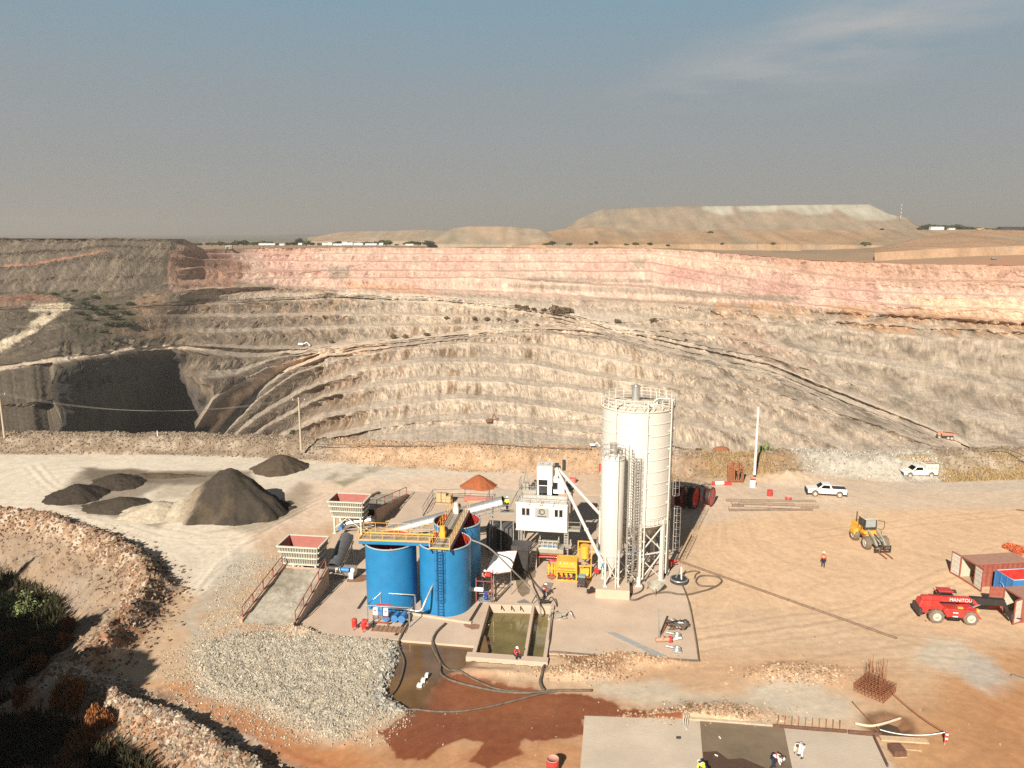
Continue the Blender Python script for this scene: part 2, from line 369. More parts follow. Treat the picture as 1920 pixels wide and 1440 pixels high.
W_SLAB = wpoly([(556, 1184), (745, 1200), (893, 1212), (915, 1138), (1036, 1141), (1027, 1226), (1309, 1238), (1283, 1088), (1262, 1010), (1248, 930), (905, 930), (700, 915), (640, 960), (604, 1060)])
W_SLAB2 = wpoly([(1096, 1343), (1290, 1350), (1640, 1382), (1700, 1480), (1085, 1480)])
SUNK = [(wpoly([(556, 1184), (745, 1200), (895, 1212), (1027, 1226), (1309, 1238), (1283, 1088), (1262, 1010), (1248, 930), (905, 930), (700, 915), (640, 960), (604, 1060)]), .06), (W_SLAB2, .06), (wpoly([(886, 1236), (1023, 1247), (1038, 1136), (913, 1133)]), 2.3)]
def make_ground():
    fine = np.arange(-.70, .7001, 2.0 / F)
    wing = .70 + np.cumsum(np.geomspace(.004, .25, 26))
    lw = np.r_[np.arange(.706, 1.6, .006), 1.6 + np.cumsum(np.geomspace(.05, .6, 8))]; U = np.r_[-lw[::-1], fine, wing]
    pys = np.r_[np.arange(1475, 905, -2.0), np.arange(905, 812, -1.6)]
    Yr = H * (CP - (pys - 720) / F * SP) / (SP + (pys - 720) / F * CP)
    Yr = np.r_[np.array([-60, -30, -10, 2, 10, 16]), np.arange(19, 45, .45), Yr[Yr > 45.5]]
    Yr = np.r_[Yr, Yr[-1] + np.cumsum(np.geomspace(1.2, 22, 22))]
    YY, UU = np.meshgrid(Yr, U, indexing='ij'); X = (UU * (np.maximum(YY, 8) * CP + H * SP)).ravel(); Y = YY.ravel()
    Z = ground_height(X, Y)
    px, py = proj(X, Y, np.zeros_like(X))
    n1, n2, n3 = fbm(X / 6, Y / 6, o=5, s=61), fbm(X / 1.7, Y / 1.7, o=4, s=62), fbm(X / 25, Y / 25, o=3, s=63)
    n4 = fbm(X / .5, Y / .5, o=3, s=64); wx, wy = X + 1.6 * n1 + .5 * n2, Y + 1.6 * fbm(X / 6, Y / 6, o=4, s=65) + .5 * fbm(X / 1.7, Y / 1.7, o=3, s=66)
    C = np.tile(np.array([.50, .345, .215]), (len(X), 1))
    def zone(pts, col, soft=1.5, warp=1.0, amt=1.0, nz=0.0):
        nonlocal C
        d = sdpoly(X + (wx - X) * warp, Y + (wy - Y) * warp, wpoly(pts)); m = sstep(-soft, soft, d) * amt
        if nz: m = m * np.clip(.5 + nz * (n1 + n2), 0, 1) if nz > 0 else m
        C = mixc(C, m, col); return m
    C = mixc(C, sstep(-.2, .5, n3 + .4 * n1) * .5, (.56, .42, .29))
    # pale haul surface left, orange dust centre-left and bottom, pinkish tan middle
    zone([(-900, 848), (420, 850), (760, 878), (1000, 885), (1000, 930), (700, 935), (560, 1000), (470, 1080), (380, 1120), (300, 1075), (220, 1040), (140, 1010), (0, 980), (-900, 985)], (.60, .525, .42), 1.2)
    zone([(-600, 870), (120, 868), (330, 880), (560, 950), (500, 1020), (380, 1080), (250, 1020), (0, 960), (-600, 960)], (.64, .56, .445), 2.5, amt=.7)
    zone([(560, 905), (1130, 880), (1130, 960), (620, 980), (500, 1050), (470, 1010)], (.62, .47, .345), 2.5, amt=.8)
    zone([(290, 1120), (470, 1100), (500, 1010), (560, 1060), (420, 1180), (350, 1280), (180, 1310), (130, 1290)], (.50, .36, .235), 2.0, amt=.9)
    zone([(1280, 930), (1560, 930), (1960, 960), (2300, 1000), (2300, 1200), (1700, 1180), (1330, 1130)], (.64, .44, .275), 3, amt=.8)
    zone([(1250, 905), (2400, 880), (2400, 940), (1500, 960), (1280, 985)], (.56, .455, .35), 2.5, amt=.75)
    zone([(1560, 880), (2400, 858), (2400, 905), (1700, 920)], (.48, .41, .325), 2.0, amt=.7)
    zone([(1700, 1330), (1850, 1210), (2400, 1150), (2400, 1600), (1650, 1600)], (.46, .255, .125), 2.5, amt=.9)
    zone([(1790, 1300), (2100, 1240), (2100, 1500), (1820, 1500)], (.42, .21, .10), 2.5, amt=.7)
    zone([(1030, 1220), (1450, 1230), (1700, 1240), (1720, 1330), (1300, 1290), (1100, 1280)], (.50, .31, .18), 2.5, amt=.6)
    zone([(150, 1330), (330, 1300), (560, 1380), (700, 1400), (1100, 1380), (1100, 1620), (400, 1620)], (.45, .21, .09), 1.8, amt=.97)
    zone([(200, 1290), (360, 1290), (480, 1340), (620, 1385), (560, 1420), (380, 1370)], (.46, .24, .12), 1.2, amt=.85)
    zone([(230, 1310), (420, 1350), (620, 1440), (560, 1500), (420, 1440), (290, 1350)], (.40, .165, .075), 1.2, amt=.8)
    zone([(700, 1400), (1090, 1400), (1090, 1600), (600, 1600)], (.46, .27, .15), 1.5, amt=.6)
    # grey crushed patches
    for p_ in ([(1115, 1268), (1210, 1272), (1290, 1300), (1390, 1310), (1440, 1290), (1480, 1300), (1440, 1335), (1270, 1340), (1190, 1315), (1130, 1298)],
               [(1730, 1190), (1790, 1195), (1870, 1230), (1895, 1280), (1860, 1300), (1790, 1262), (1725, 1245)],
               [(1400, 1290), (1480, 1270), (1600, 1300), (1640, 1340), (1480, 1345)]):
        zone(p_, (.50, .45, .36), 1.0, 1.2, .72)
    zone([(1815, 1215), (1905, 1260), (1890, 1300), (1830, 1290)], (.40, .36, .32), 1.0, amt=.6)
    # damp and stained ground round the stockpiles
    zone([(90, 936), (150, 886), (280, 880), (310, 905), (262, 930), (335, 962), (300, 988), (180, 970)], (.20, .16, .12), 1.0, .9, .8)
    zone([(155, 878), (470, 884), (480, 906), (330, 908), (175, 902)], (.16, .13, .095), .9, .9, .85)
    zone([(300, 905), (400, 905), (380, 930), (290, 935)], (.36, .30, .22), 1.0, 1., .6)
    zone([(400, 1000), (540, 972), (590, 915), (560, 905), (480, 985)], (.27, .22, .16), 1.2, 1., .75)
    zone([(170, 880), (460, 890), (470, 902), (250, 905), (165, 897)], (.15, .12, .085), .8, .7, .7, nz=1.2)
    zone([(575, 880), (760, 874), (740, 886), (690, 892), (652, 911), (600, 900)], (.25, .225, .155), .7, .6, .95, nz=.9)
    zone([(430, 990), (520, 950), (600, 925), (560, 960), (480, 1000)], (.34, .28, .20), .8, .8, .6)
    zone([(470, 1000), (530, 985), (620, 1000), (560, 1050), (500, 1045)], (.52, .35, .24), 1.2, .8, .5)
    # rubble apron and gravel
    mr = zone([(545, 1178), (600, 1185), (740, 1200), (748, 1222), (735, 1262), (718, 1300), (760, 1335), (700, 1350), (640, 1392), (560, 1370), (470, 1330), (380, 1300), (358, 1250), (375, 1205), (460, 1190)], (.43, .40, .325), 1.6, .9, .95)
    C = mixc(C, mr * sstep(.1, .5, n1) * .4, (.44, .33, .23))
    zone([(440, 1040), (560, 1050), (560, 1180), (450, 1200), (370, 1210), (330, 1180)], (.42, .375, .30), .9, .9, .7, nz=1.5)
    zone([(690, 1385), (780, 1338), (900, 1300), (1090, 1300), (1120, 1340), (1100, 1370), (1000, 1385), (980, 1420), (900, 1420), (850, 1385), (800, 1415), (740, 1420)], (.3, .1, .05), .5, .6, .0)
    # wet red mud
    wetm = np.zeros(len(X))
    for p_, c_, a_ in (([(712, 1372), (760, 1335), (830, 1262), (880, 1268), (960, 1290), (1080, 1300), (1140, 1310), (1160, 1325), (1280, 1328), (1265, 1350), (1092, 1348), (1092, 1372), (1010, 1392), (975, 1385), (985, 1410), (920, 1438), (880, 1425), (905, 1392), (860, 1382), (820, 1400), (800, 1422), (742, 1420), (735, 1385)], (.20, .062, .028), .93),
                       ([(820, 1300), (930, 1280), (1040, 1310), (1020, 1350), (900, 1350)], (.235, .085, .038), .55)):
        d = sdpoly(X + .5 * (wx - X) + .35 * n2 + .12 * n4, Y + .5 * (wy - Y) + .3 * n4 + .2 * n2, wpoly(p_)); m = sstep(-.12, .15, d) * a_; C = mixc(C, sstep(-1.3, .2, d + .5 * n1) * .5 * a_, (.34, .155, .075)); C = mixc(C, m, c_); wetm = np.maximum(wetm, m * .55)
    for pl, dep in PONDS:
        d = sdpoly(X, Y, pl); m = sstep(-.9, .1, d + .35 * n2); C = mixc(C, m * .85, (.17, .085, .045)); wetm = np.maximum(wetm, m * .4)
    # banks
    base = np.interp(X, RIMX, RIMB); bm = sstep(-.8, .8, Y - base + .8 * n1)
    bc = np.tile(np.array([.27, .205, .145]), (len(X), 1)); xs = X
    bc = mixc(bc, sstep(-32, -22, xs + 3 * n1) * (1 - sstep(24, 30, xs)), (.44, .30, .19)); bc = mixc(bc, sstep(-.1, .5, n1 + n2) * sstep(-30, -20, xs) * (1 - sstep(15, 30, xs)) * .6, (.46, .26, .135))
    bc = mixc(bc, sstep(26, 30, xs) * (1 - sstep(42, 46, xs)), (.34, .215, .115)); bc = mixc(bc, sstep(43, 47, xs + 2 * n1) * (1 - sstep(64, 68, xs + 2 * n1)) * .9, (.44, .41, .345)); bc = mixc(bc, sstep(64, 69, xs), (.31, .24, .16))
    bc = mixc(bc, sstep(.0, .45, n2 + n4 * .6) * .35, (.48, .42, .34)); bc = mixc(bc, sstep(.05, .5, -n2 - n4 * .6) * .4, (.17, .125, .085))
    C = C * (1 - bm[:, None]) + bc * bm[:, None]
    # hollow, berms, ridge
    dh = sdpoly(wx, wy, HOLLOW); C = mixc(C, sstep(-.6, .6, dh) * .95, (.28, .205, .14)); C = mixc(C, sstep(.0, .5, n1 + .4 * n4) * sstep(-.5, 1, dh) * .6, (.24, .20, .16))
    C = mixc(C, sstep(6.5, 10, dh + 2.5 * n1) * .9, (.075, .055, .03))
    for bl, cc in ((BERM1, (.33, .215, .135)), (BERM2, (.36, .27, .19))):
        dl, tt, sd_ = sdline(wx, wy, bl); m = 1 - sstep(1.4, 2.8, dl); C = mixc(C, m * .9, cc)
        if bl is BERM1: C = mixc(C, m * sstep(5.0, 6.2, tt) * .8, (.33, .145, .075))
        C = mixc(C, m * sstep(.05, .4, n2 + n4) * .55, (.55, .49, .40)); C = mixc(C, m * sstep(.1, .5, -n2 - n4) * .6, (.19, .11, .07))
    rd = sdpoly(X, Y, SHADE_RIDGE); C = mixc(C, sstep(-1, 2, rd), (.10, .08, .045))
    # tyre tracks, fine streaks
    ang = fbm(X / 40, Y / 40, o=2, s=71) * 2.2
    s1 = fbm((X * np.cos(ang) + Y * np.sin(ang)) / 14, (-X * np.sin(ang) + Y * np.cos(ang)) / .7, o=4, s=72)
    s2 = fbm((X * np.cos(ang) + Y * np.sin(ang)) / 9, (-X * np.sin(ang) + Y * np.cos(ang)) / .3, o=3, s=75)
    C *= (1 + (.10 * s1 + .07 * s2) * (1 - bm) + .07 * n4 + .06 * n2 + .05 * n1)[:, None]
    for ln in ([(500, 985), (420, 1010), (300, 990), (120, 940), (-100, 930)], [(620, 925), (520, 975), (440, 1040), (400, 1080)], [(600, 935), (500, 985), (420, 1050), (370, 1110)], [(60, 870), (90, 905), (140, 935), (240, 985)], [(75, 868), (110, 905), (165, 930)],
               [(560, 960), (470, 1010), (330, 1010), (150, 965), (-60, 945)], [(1300, 1180), (1600, 1140), (1900, 1010)], [(1310, 1200), (1620, 1160), (1930, 1040)], [(1420, 1250), (1700, 1210), (2000, 1220)], [(1500, 1000), (1700, 975), (1960, 950)], [(300, 1290), (420, 1230), (520, 1140)], [(380, 1340), (520, 1400), (640, 1450)], [(330, 1330), (480, 1400), (600, 1460)]):
        a = np.array([P(*q).xy for q in ln]); t_ = np.linspace(0, 1, 24); tt = np.linspace(0, 1, len(a)); cv = np.c_[np.interp(t_, tt, a[:, 0]), np.interp(t_, tt, a[:, 1])]
        for off in (0, 1.9):
            dl, _, _ = sdline(X + .4 * n1, Y + off + .4 * n2, cv); C *= (1 - .10 * np.exp(-(dl / .2) ** 2) + .06 * np.exp(-((dl - .5) / .25) ** 2))[:, None]
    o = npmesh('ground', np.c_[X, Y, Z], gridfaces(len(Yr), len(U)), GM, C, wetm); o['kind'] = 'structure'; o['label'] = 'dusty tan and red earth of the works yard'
    return o
make_ground()

# ================================================================== THE PIT (bench crests as lines, each with its own real distance)
def lin(pts, x): p = np.array(pts, float); return np.interp(x, p[:, 0], p[:, 1])
PX = np.r_[np.arange(-420, -220, 12), np.arange(-220, 2140, 2.1), np.arange(2140, 2420, 12)]
RA_ = [(-420, 605), (-200, 600), (0, 580), (120, 578), (200, 580), (300, 572), (450, 566), (620, 556), (830, 563), (903, 571), (1050, 589), (1147, 614), (1220, 633), (1439, 681), (1548, 725), (1730, 797), (1818, 838), (1920, 846), (2420, 862)]
ra = lin(RA_, PX)
def left_of(pts, off, x0=1130, x1=1160):
    # row given by pts on the left, running just under the ramp on the right
    m = sstep(x0, x1, PX); return lin(pts, PX) * (1 - m) + (ra + off) * m
def right_of(pts, off, x0=1080, x1=1260):
    m = sstep(x0, x1, PX); return (ra - off) * (1 - m) + lin(pts, PX) * m
ROWS = [
 ('rim', lin([(-420, 447), (0, 447), (345, 448), (380, 467), (640, 464), (900, 465), (1220, 466), (1350, 474), (1530, 488), (1700, 495), (1920, 498), (2420, 505)], PX)),
 ('p1', lin([(-420, 480), (0, 472), (200, 460), (340, 460), (380, 476), (600, 477), (1220, 477), (1453, 504), (1614, 526), (1920, 531), (2420, 540)], PX)),
 ('p2', lin([(-420, 520), (0, 500), (200, 471), (330, 480), (380, 487), (600, 491), (1220, 493), (1329, 515), (1511, 540), (1694, 551), (1920, 558), (2420, 570)], PX)),
 ('p3', lin([(-420, 535), (0, 522), (320, 508), (380, 500), (420, 512), (600, 508), (1220, 510), (1358, 537), (1548, 559), (1694, 575), (1920, 583), (2420, 600)], PX)),
 ('p4', lin([(-420, 548), (0, 545), (200, 545), (313, 530), (400, 528), (480, 524), (600, 522), (950, 522), (1100, 534), (1220, 540), (1400, 560), (1530, 572), (1650, 588), (1800, 598), (1920, 604), (2420, 622)], PX)),
 ('p5', lin([(-420, 560), (0, 556), (197, 558), (320, 547), (450, 538), (600, 541), (830, 546), (1000, 552), (1220, 568), (1402, 579), (1530, 598), (1700, 612), (1920, 622), (2420, 640)], PX)),
 ('a1', right_of([(1230, 596), (1350, 604), (1530, 615), (1730, 632), (1920, 639), (2420, 660)], 5)),
 ('a2', right_of([(1230, 618), (1350, 632), (1424, 644), (1585, 670), (1749, 699), (1876, 725), (1920, 730), (2420, 760)], 3.5)),
 ('a3', right_of([(1230, 628), (1350, 655), (1450, 674), (1548, 704), (1694, 746), (1800, 775), (1920, 794), (2420, 820)], 2.2)),
 ('ramp', ra),
 ('ramp_out', ra + np.interp(PX, [400, 900, 1200, 1700, 1900], [2, 5, 10, 15, 17])),
 ('b1', left_of([(-420, 640), (0, 612), (100, 602), (200, 602), (300, 594), (450, 594), (600, 590), (750, 590), (903, 595), (1050, 605), (1147, 625)], 19)),
 ('b2', left_of([(-420, 670), (0, 642), (100, 634), (187, 634), (300, 622), (450, 622), (600, 615), (750, 611), (903, 610), (1050, 611), (1147, 627)], 20)),
 ('road', left_of([(-420, 705), (0, 684), (127, 667), (250, 651), (320, 645), (483, 655), (560, 655), (640, 648), (720, 638), (855, 624), (1001, 613), (1100, 616), (1147, 629)], 21)),
 ('d0', left_of([(-420, 716), (0, 695), (127, 675), (250, 657), (320, 655), (420, 668), (483, 672), (560, 663), (640, 652), (720, 642), (855, 628), (1001, 616), (1100, 619), (1147, 631)], 22)),
 ('d1', left_of([(-420, 775), (0, 760), (110, 748), (200, 722), (320, 705), (380, 712), (440, 702), (480, 684), (520, 672), (600, 659), (720, 645), (855, 631), (1001, 619), (1147, 633)], 23)),
 ('road2', left_of([(-420, 838), (300, 838), (340, 830), (357, 818), (400, 750), (440, 722), (500, 690), (600, 662), (720, 648), (855, 634), (1001, 622), (1147, 635)], 24)),
 ('road2_out', left_of([(-420, 842), (300, 844), (402, 832), (456, 765), (496, 728), (540, 694), (612, 668), (720, 652), (855, 637), (1001, 625), (1147, 638)], 26)),
 ('c1', lin([(-420, 846), (390, 846), (430, 800), (480, 750), (540, 708), (600, 684), (720, 660), (866, 643), (1008, 649), (1110, 668), (1230, 690), (1350, 712), (1500, 750), (1650, 800), (1750, 838), (2420, 876)], PX)),
 ('c2', lin([(-420, 850), (400, 852), (470, 790), (560, 736), (684, 692), (804, 678), (910, 679), (1001, 684), (1110, 706), (1220, 722), (1391, 747), (1493, 766), (1621, 808), (1700, 842), (2420, 884)], PX)),
 ('c3', lin([(-420, 854), (420, 856), (500, 800), (560, 766), (600, 748), (709, 724), (819, 713), (928, 717), (1056, 728), (1220, 750), (1350, 777), (1500, 815), (1600, 848), (2420, 892)], PX)),
 ('c4', lin([(-420, 860), (440, 862), (520, 824), (600, 787), (698, 766), (819, 751), (877, 747), (965, 755), (1110, 777), (1230, 790), (1400, 818), (1500, 854), (2420, 900)], PX)),
 ('c5', lin([(-420, 866), (480, 868), (570, 840), (620, 822), (700, 806), (746, 797), (800, 791), (913, 786), (1037, 804), (1110, 812), (1230, 828), (1350, 858), (2420, 910)], PX)),
 ('floor', lin([(-420, 930), (2420, 960)], PX)),
]
for i in range(1, len(ROWS)):
    jag = (2.0 * fbm(PX / 34, i * 3.3, o=3, s=91) + 1.3 * fbm(PX / 9, i * 3.3, o=2, s=92)) * (.35 if ROWS[i][0] in ('ramp', 'ramp_out', 'p1', 'p2', 'p3', 'rim') else (.35 + 1.6 * sstep(70, 110, PX) * (1 - sstep(330, 380, PX))) if ROWS[i][0] in ('road', 'd0') else (1 + 4 * sstep(110, 150, PX) * (1 - sstep(330, 380, PX))) if ROWS[i][0] == 'd1' else 1.0)
    ROWS[i] = (ROWS[i][0], np.maximum(ROWS[i][1] + jag, ROWS[i - 1][1] + .7))
KX = [-420, -200, 0, 70, 108, 200, 320, 375, 470, 560, 820, 1050, 1230, 1500, 1800, 1920, 2150, 2420]
DEP = {
 'rim':  [800, 820, 830, 840, 845, 855, 890, 950, 1070, 1080, 1080, 1060, 980, 770, 640, 610, 560, 520],
 'p4':   [740, 750, 765, 770, 775, 780, 830, 880, 945, 985, 985, 960, 890, 705, 600, 572, 530, 490],
 'p5':   [700, 720, 745, 750, 755, 765, 795, 850, 910, 965, 965, 935, 865, 688, 590, 565, 520, 480],
 'a3':   [560, 600, 650, 680, 690, 730, 765, 860, 900, 945, 940, 880, 785, 575, 450, 435, 400, 380],
 'ramp': [550, 590, 640, 670, 682, 720, 760, 850, 890, 940, 935, 875, 780, 560, 410, 395, 370, 350],
 'b2':   [470, 510, 545, 560, 572, 620, 730, 730, 800, 850, 870, 850, 745, 545, 395, 382, 360, 340],
 'road': [440, 465, 486, 500, 508, 570, 690, 690, 745, 800, 850, 845, 742, 540, 392, 380, 358, 338],
 'd0':   [425, 450, 470, 485, 492, 560, 680, 665, 720, 780, 832, 832, 735, 535, 390, 378, 356, 336],
 'd1':   [360, 360, 368, 375, 400, 530, 665, 600, 690, 765, 828, 828, 732, 532, 388, 376, 354, 334],
 'road2': [290, 290, 296, 300, 318, 505, 645, 560, 670, 760, 824, 824, 728, 528, 386, 374, 352, 332],
 'road2_out': [285, 285, 290, 294, 312, 498, 638, 545, 650, 742, 808, 812, 720, 522, 382, 370, 350, 330],
 'c1':   [280, 280, 285, 290, 308, 490, 630, 535, 630, 725, 800, 795, 700, 500, 376, 366, 346, 326],
 'c2':   [276, 276, 280, 285, 315, 478, 508, 525, 605, 700, 757, 750, 678, 488, 372, 362, 342, 322],
 'c4':   [268, 268, 272, 276, 305, 465, 495, 510, 575, 640, 678, 668, 612, 440, 360, 350, 332, 312],
 'c5':   [262, 262, 266, 270, 298, 458, 488, 500, 555, 610, 642, 630, 585, 420, 352, 344, 325, 305],
 'floor': [150, 150, 152, 154, 170, 250, 270, 280, 320, 380, 400, 400, 370, 260, 220, 210, 200, 190]}
names = [r[0] for r in ROWS]; known = [i for i, n_ in enumerate(names) if n_ in DEP]
def smooth(a, wpx=26):
    g = np.arange(PX[0], PX[-1] + 1, 2.0); b = np.interp(g, PX, a); k = np.exp(-(np.arange(-60, 61) * 2.0 / wpx) ** 2); k /= k.sum()
    return np.interp(PX, g, np.convolve(np.pad(b, 60, 'edge'), k, 'valid'))
wobx = lambda i: PX + sstep(40, 90, PX) * (1 - sstep(360, 430, PX)) * (16 * fbm(PX / 22, i * 1.7, o=3, s=95)) * (ROWS[i][1].mean() > 650)
dk = np.array([np.log(np.interp(wobx(i), KX, DEP[names[i]])) for i in known]); dk = np.exp(np.array([smooth(a, 7 if names[i] in ('d1', 'road2', 'road2_out') else 34) for a, i in zip(dk, known)]))
pyk = np.array([ROWS[i][1] for i in known])
DY = []
for i, (n_, yy) in enumerate(ROWS):
    if i in known: DY.append(dk[known.index(i)].copy()); continue
    j = max(k for k in range(len(known)) if known[k] < i); t = (yy - pyk[j]) / (pyk[j + 1] - pyk[j]); DY.append(dk[j] * (1 - t) + dk[j + 1] * t)
for i in range(1, len(DY)): DY[i] = np.minimum(DY[i], DY[i - 1] - .5)
_, _y, _d = ray(PX, ROWS[-2][1]); _z = H + _d / _y * DY[-2]; _, _y, _d = ray(PX, ROWS[-1][1]); DY[-1] = np.minimum((_z - 4 - H) / (_d / _y), DY[-2] - 5)
def col3(py, Y):
    u, y, d = ray(PX, py); t = Y / y; return np.stack([u * t, Y, H + d * t], -1)
crest = [col3(ROWS[i][1], DY[i]) for i in range(len(ROWS))]
FLATF = {'p1': .5, 'p2': .5, 'p3': .5, 'p4': .6, 'p5': .55, 'a1': .35, 'a2': .35, 'a3': .35, 'ramp_out': .97, 'road': .3, 'd0': .97, 'd1': .45, 'road2': .2, 'road2_out': .96, 'ramp': .3, 'c1': .45, 'c2': .5, 'c3': .5, 'c4': .5, 'c5': .5, 'floor': .95}
strips = [crest[0][None]]; kinds = [np.zeros((1, len(PX)))]; rid = [np.zeros((1, len(PX)))]
for i in range(1, len(ROWS)):
    up, lo = crest[i - 1], crest[i]; ff = FLATF.get(names[i], .4)
    if names[i] in ('d1', 'road2'): ff = np.where(PX < 95, .97, ff)[:, None]
    Yt = lo[:, 1] + (up[:, 1] - lo[:, 1]) * (ff if np.isscalar(ff) else ff[:, 0])
    zt = lo[:, 2] + (up[:, 2] - lo[:, 2]) * (.12 if ff is not None else 0)
    # the bench runs back from the lower crest at nearly level height; same column of the fan
    toe = np.stack([lo[:, 0] * Yt / lo[:, 1], Yt, zt], -1)
    if names[i] in ('p1', 'p2', 'p3', 'p4', 'p5'):
        wl = (1 - sstep(318, 352, PX))[:, None]; toe = toe * (1 - wl) + (up * .5 + lo * .5) * wl
    if names[i] in ('b1', 'b2', 'road', 'd0', 'd1', 'road2', 'road2_out'):
        wl = sstep(1130, 1190, PX)[:, None]; toe = toe * (1 - wl) + (up * .5 + lo * .5) * wl
    if names[i] in ('a1', 'a2', 'a3'):
        wl = (1 - sstep(1150, 1240, PX))[:, None]; toe = toe * (1 - wl) + (up * .5 + lo * .5) * wl
    gap = float(np.median(np.clip(np.abs(lo[:, 2] - up[:, 2]), 1, 60))); nf = int(np.clip(gap * 1.5, 6, 22)); nb = {'d1': 18, 'road2': 18, 'floor': 30, 'b1': 6, 'p1': 3, 'p2': 3}.get(names[i], 4)
    for t in np.linspace(0, 1, nf + 1)[1:]:
        strips.append((up * (1 - t) + toe * t)[None]); kinds.append(np.full((1, len(PX)), math.sin(math.pi * t * .9))); rid.append(np.full((1, len(PX)), i))
    for t in np.linspace(0, 1, nb + 1)[1:]:
        strips.append((toe * (1 - t) + lo * t)[None]); kinds.append(np.zeros((1, len(PX)))); rid.append(np.full((1, len(PX)), i))
G = np.concatenate(strips); KD = np.concatenate(kinds); RI = np.concatenate(rid)
nr, nc = G.shape[:2]; X, Y, Z = (G[..., k].ravel() for k in range(3)); face = KD.ravel(); RI = RI.ravel()
ppx, ppy = proj(X, Y, Z)
big = fbm(X / 55, Z / 60, Y / 160, o=3, s=101); med = fbm(X / 16, Z / 22, Y / 60, o=4, s=102); rib = fbm(X / 4.2, Z / 30, Y / 60, o=3, s=103); sm = fbm(X / 5, Z / 5, Y / 8, o=4, s=104)
slant = fbm((X + Z * 1.6) / 9, (Z - X * .35) / 3.2, Y / 60, o=4, s=105)
amp = np.interp(ppx, [-400, 330, 400, 620, 760, 1150, 1400, 2300], [1.4, 1.5, 2.4, 2.4, 1.0, 1.0, 1.7, 1.8])
pinkz = 1 - sstep(0, 14, ppy - np.interp(ppx, [300, 380, 600, 1000, 1220, 1400, 1700, 1920], [400, 528, 541, 552, 566, 572, 588, 598]))
amp = amp * (1 - .6 * pinkz)
ROADI = [names.index(k) for k in ('ramp', 'ramp_out', 'road', 'd0', 'road2', 'road2_out')]
onroad = np.isin(RI, ROADI) * (face < .05); rdump = (1 - sstep(320, 352, ppx)) * (RI <= names.index('p5')); face = np.maximum(face, rdump * .45)
hole = sstep(85, 120, ppx) * (1 - sstep(350, 400, ppx)) * sstep(655, 675, ppy)
ridg = lambda n_: 1 - 2.2 * np.abs(n_)
rk = ((5.5 + 3 * (ppx < 640)) * big + 4.2 * ridg(med) + 5.0 * hole * ridg(slant) + 3.4 * rib + 2.0 * ridg(sm) + 1.6 * fbm(X / 1.8, Z / 2.4, Y / 4, o=2, s=107) + 4.5 * slant * sstep(1150, 1400, ppx)) * amp
scal = np.clip(Y / 700, .35, 1.2)
rk = rk * (1 - .9 * onroad) * (1 - .5 * rdump)
gj = np.random.default_rng(3).normal(0, 1, (2, len(X))); Y = Y + gj[0] * .55 * face * (1 - pinkz * .5)
Yd = Y + rk * (.22 + .78 * face) * scal * sstep(120, 260, Y); Xd = X + rk * .25 * (.30 + .70 * face) * scal
Zd = Z + (1.2 * sm + 1.3 * med) * (.2 + .9 * face) * amp * scal * (1 - .9 * onroad) + .35 * fbm(X / 6, Y / 6, o=2, s=106)
# albedo of the strata
C = np.tile(np.array([.37, .315, .25]), (len(X), 1)); q1 = fbm(X / 60, Z / 30, Y / 90, o=4, s=111); q2 = fbm(X / 14, Z / 10, Y / 40, o=4, s=112); q3 = fbm(X / 3.0, Z / 26, Y / 30, o=3, s=113); q4 = fbm(X / 5, Z / 5, Y / 5, o=3, s=114)
C = mixc(C, sstep(-.1, .5, q1 + .4 * q2) * .6, (.45, .35, .26)); C = mixc(C, sstep(-.05, .5, -q1 + .4 * q2) * .5, (.31, .275, .22))
def pz(pts, col, soft=8, amt=1., warp=14, nz=None):
    global C
    d = sdpoly(ppx + warp * q1 + warp * .6 * q2, ppy + warp * .35 * q2 + warp * .2 * q1, pts); m = sstep(-soft, soft, d) * amt
    if nz is not None: m = m * nz
    C = mixc(C, m, col); return m
# left: darker grey-brown country
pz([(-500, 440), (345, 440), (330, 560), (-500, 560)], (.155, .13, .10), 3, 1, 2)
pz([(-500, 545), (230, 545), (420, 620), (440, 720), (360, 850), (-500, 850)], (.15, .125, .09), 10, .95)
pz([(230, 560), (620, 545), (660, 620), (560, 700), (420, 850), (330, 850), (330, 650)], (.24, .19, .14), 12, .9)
pz([(120, 560), (340, 545), (420, 570), (330, 640), (200, 640)], (.30, .19, .10), 8, .7, nz=sstep(-.2, .4, q2))
pz([(40, 545), (200, 548), (260, 600), (200, 680), (100, 600)], (.075, .08, .035), 8, .75, nz=sstep(-.2, .3, q2 + q1))
pz([(-300, 556), (110, 560), (120, 576), (-300, 584)], (.36, .235, .16), 4, .8)
pz([(-500, 558), (60, 552), (110, 560), (40, 566), (-500, 572)], (.34, .13, .08), 3, .7)
# pink and red weathered upper walls
pinkm = pz([(330, 462), (600, 460), (1220, 462), (1360, 470), (1560, 484), (1800, 492), (2500, 498), (2500, 640), (1920, 606), (1700, 592), (1530, 578), (1400, 570), (1220, 560), (1000, 556), (830, 548), (640, 545), (440, 528), (400, 530), (315, 545), (318, 500)], (.56, .42, .35), 3.5, 1, 5)
C = mixc(C, pinkm * sstep(.0, .5, q1 + .5 * q3) * .6, (.62, .50, .42)); C = mixc(C, pinkm * sstep(.05, .5, -q1 + .3 * q3) * .55, (.54, .355, .30))
C = mixc(C, pinkm * sstep(.15, .6, q3 + .3 * q2) * .5, (.64, .54, .45))
pz([(318, 470), (390, 468), (470, 500), (420, 545), (315, 545)], (.34, .19, .125), 7, .85)
pz([(340, 455), (700, 458), (1220, 462), (1560, 484), (2500, 498), (2500, 530), (1560, 500), (1220, 472), (700, 470), (420, 474), (370, 480)], (.46, .30, .22), 3, .65, 3)
pz([(1420, 478), (1800, 492), (2500, 495), (2500, 555), (1750, 540), (1500, 515)], (.50, .32, .22), 8, .75, 10)
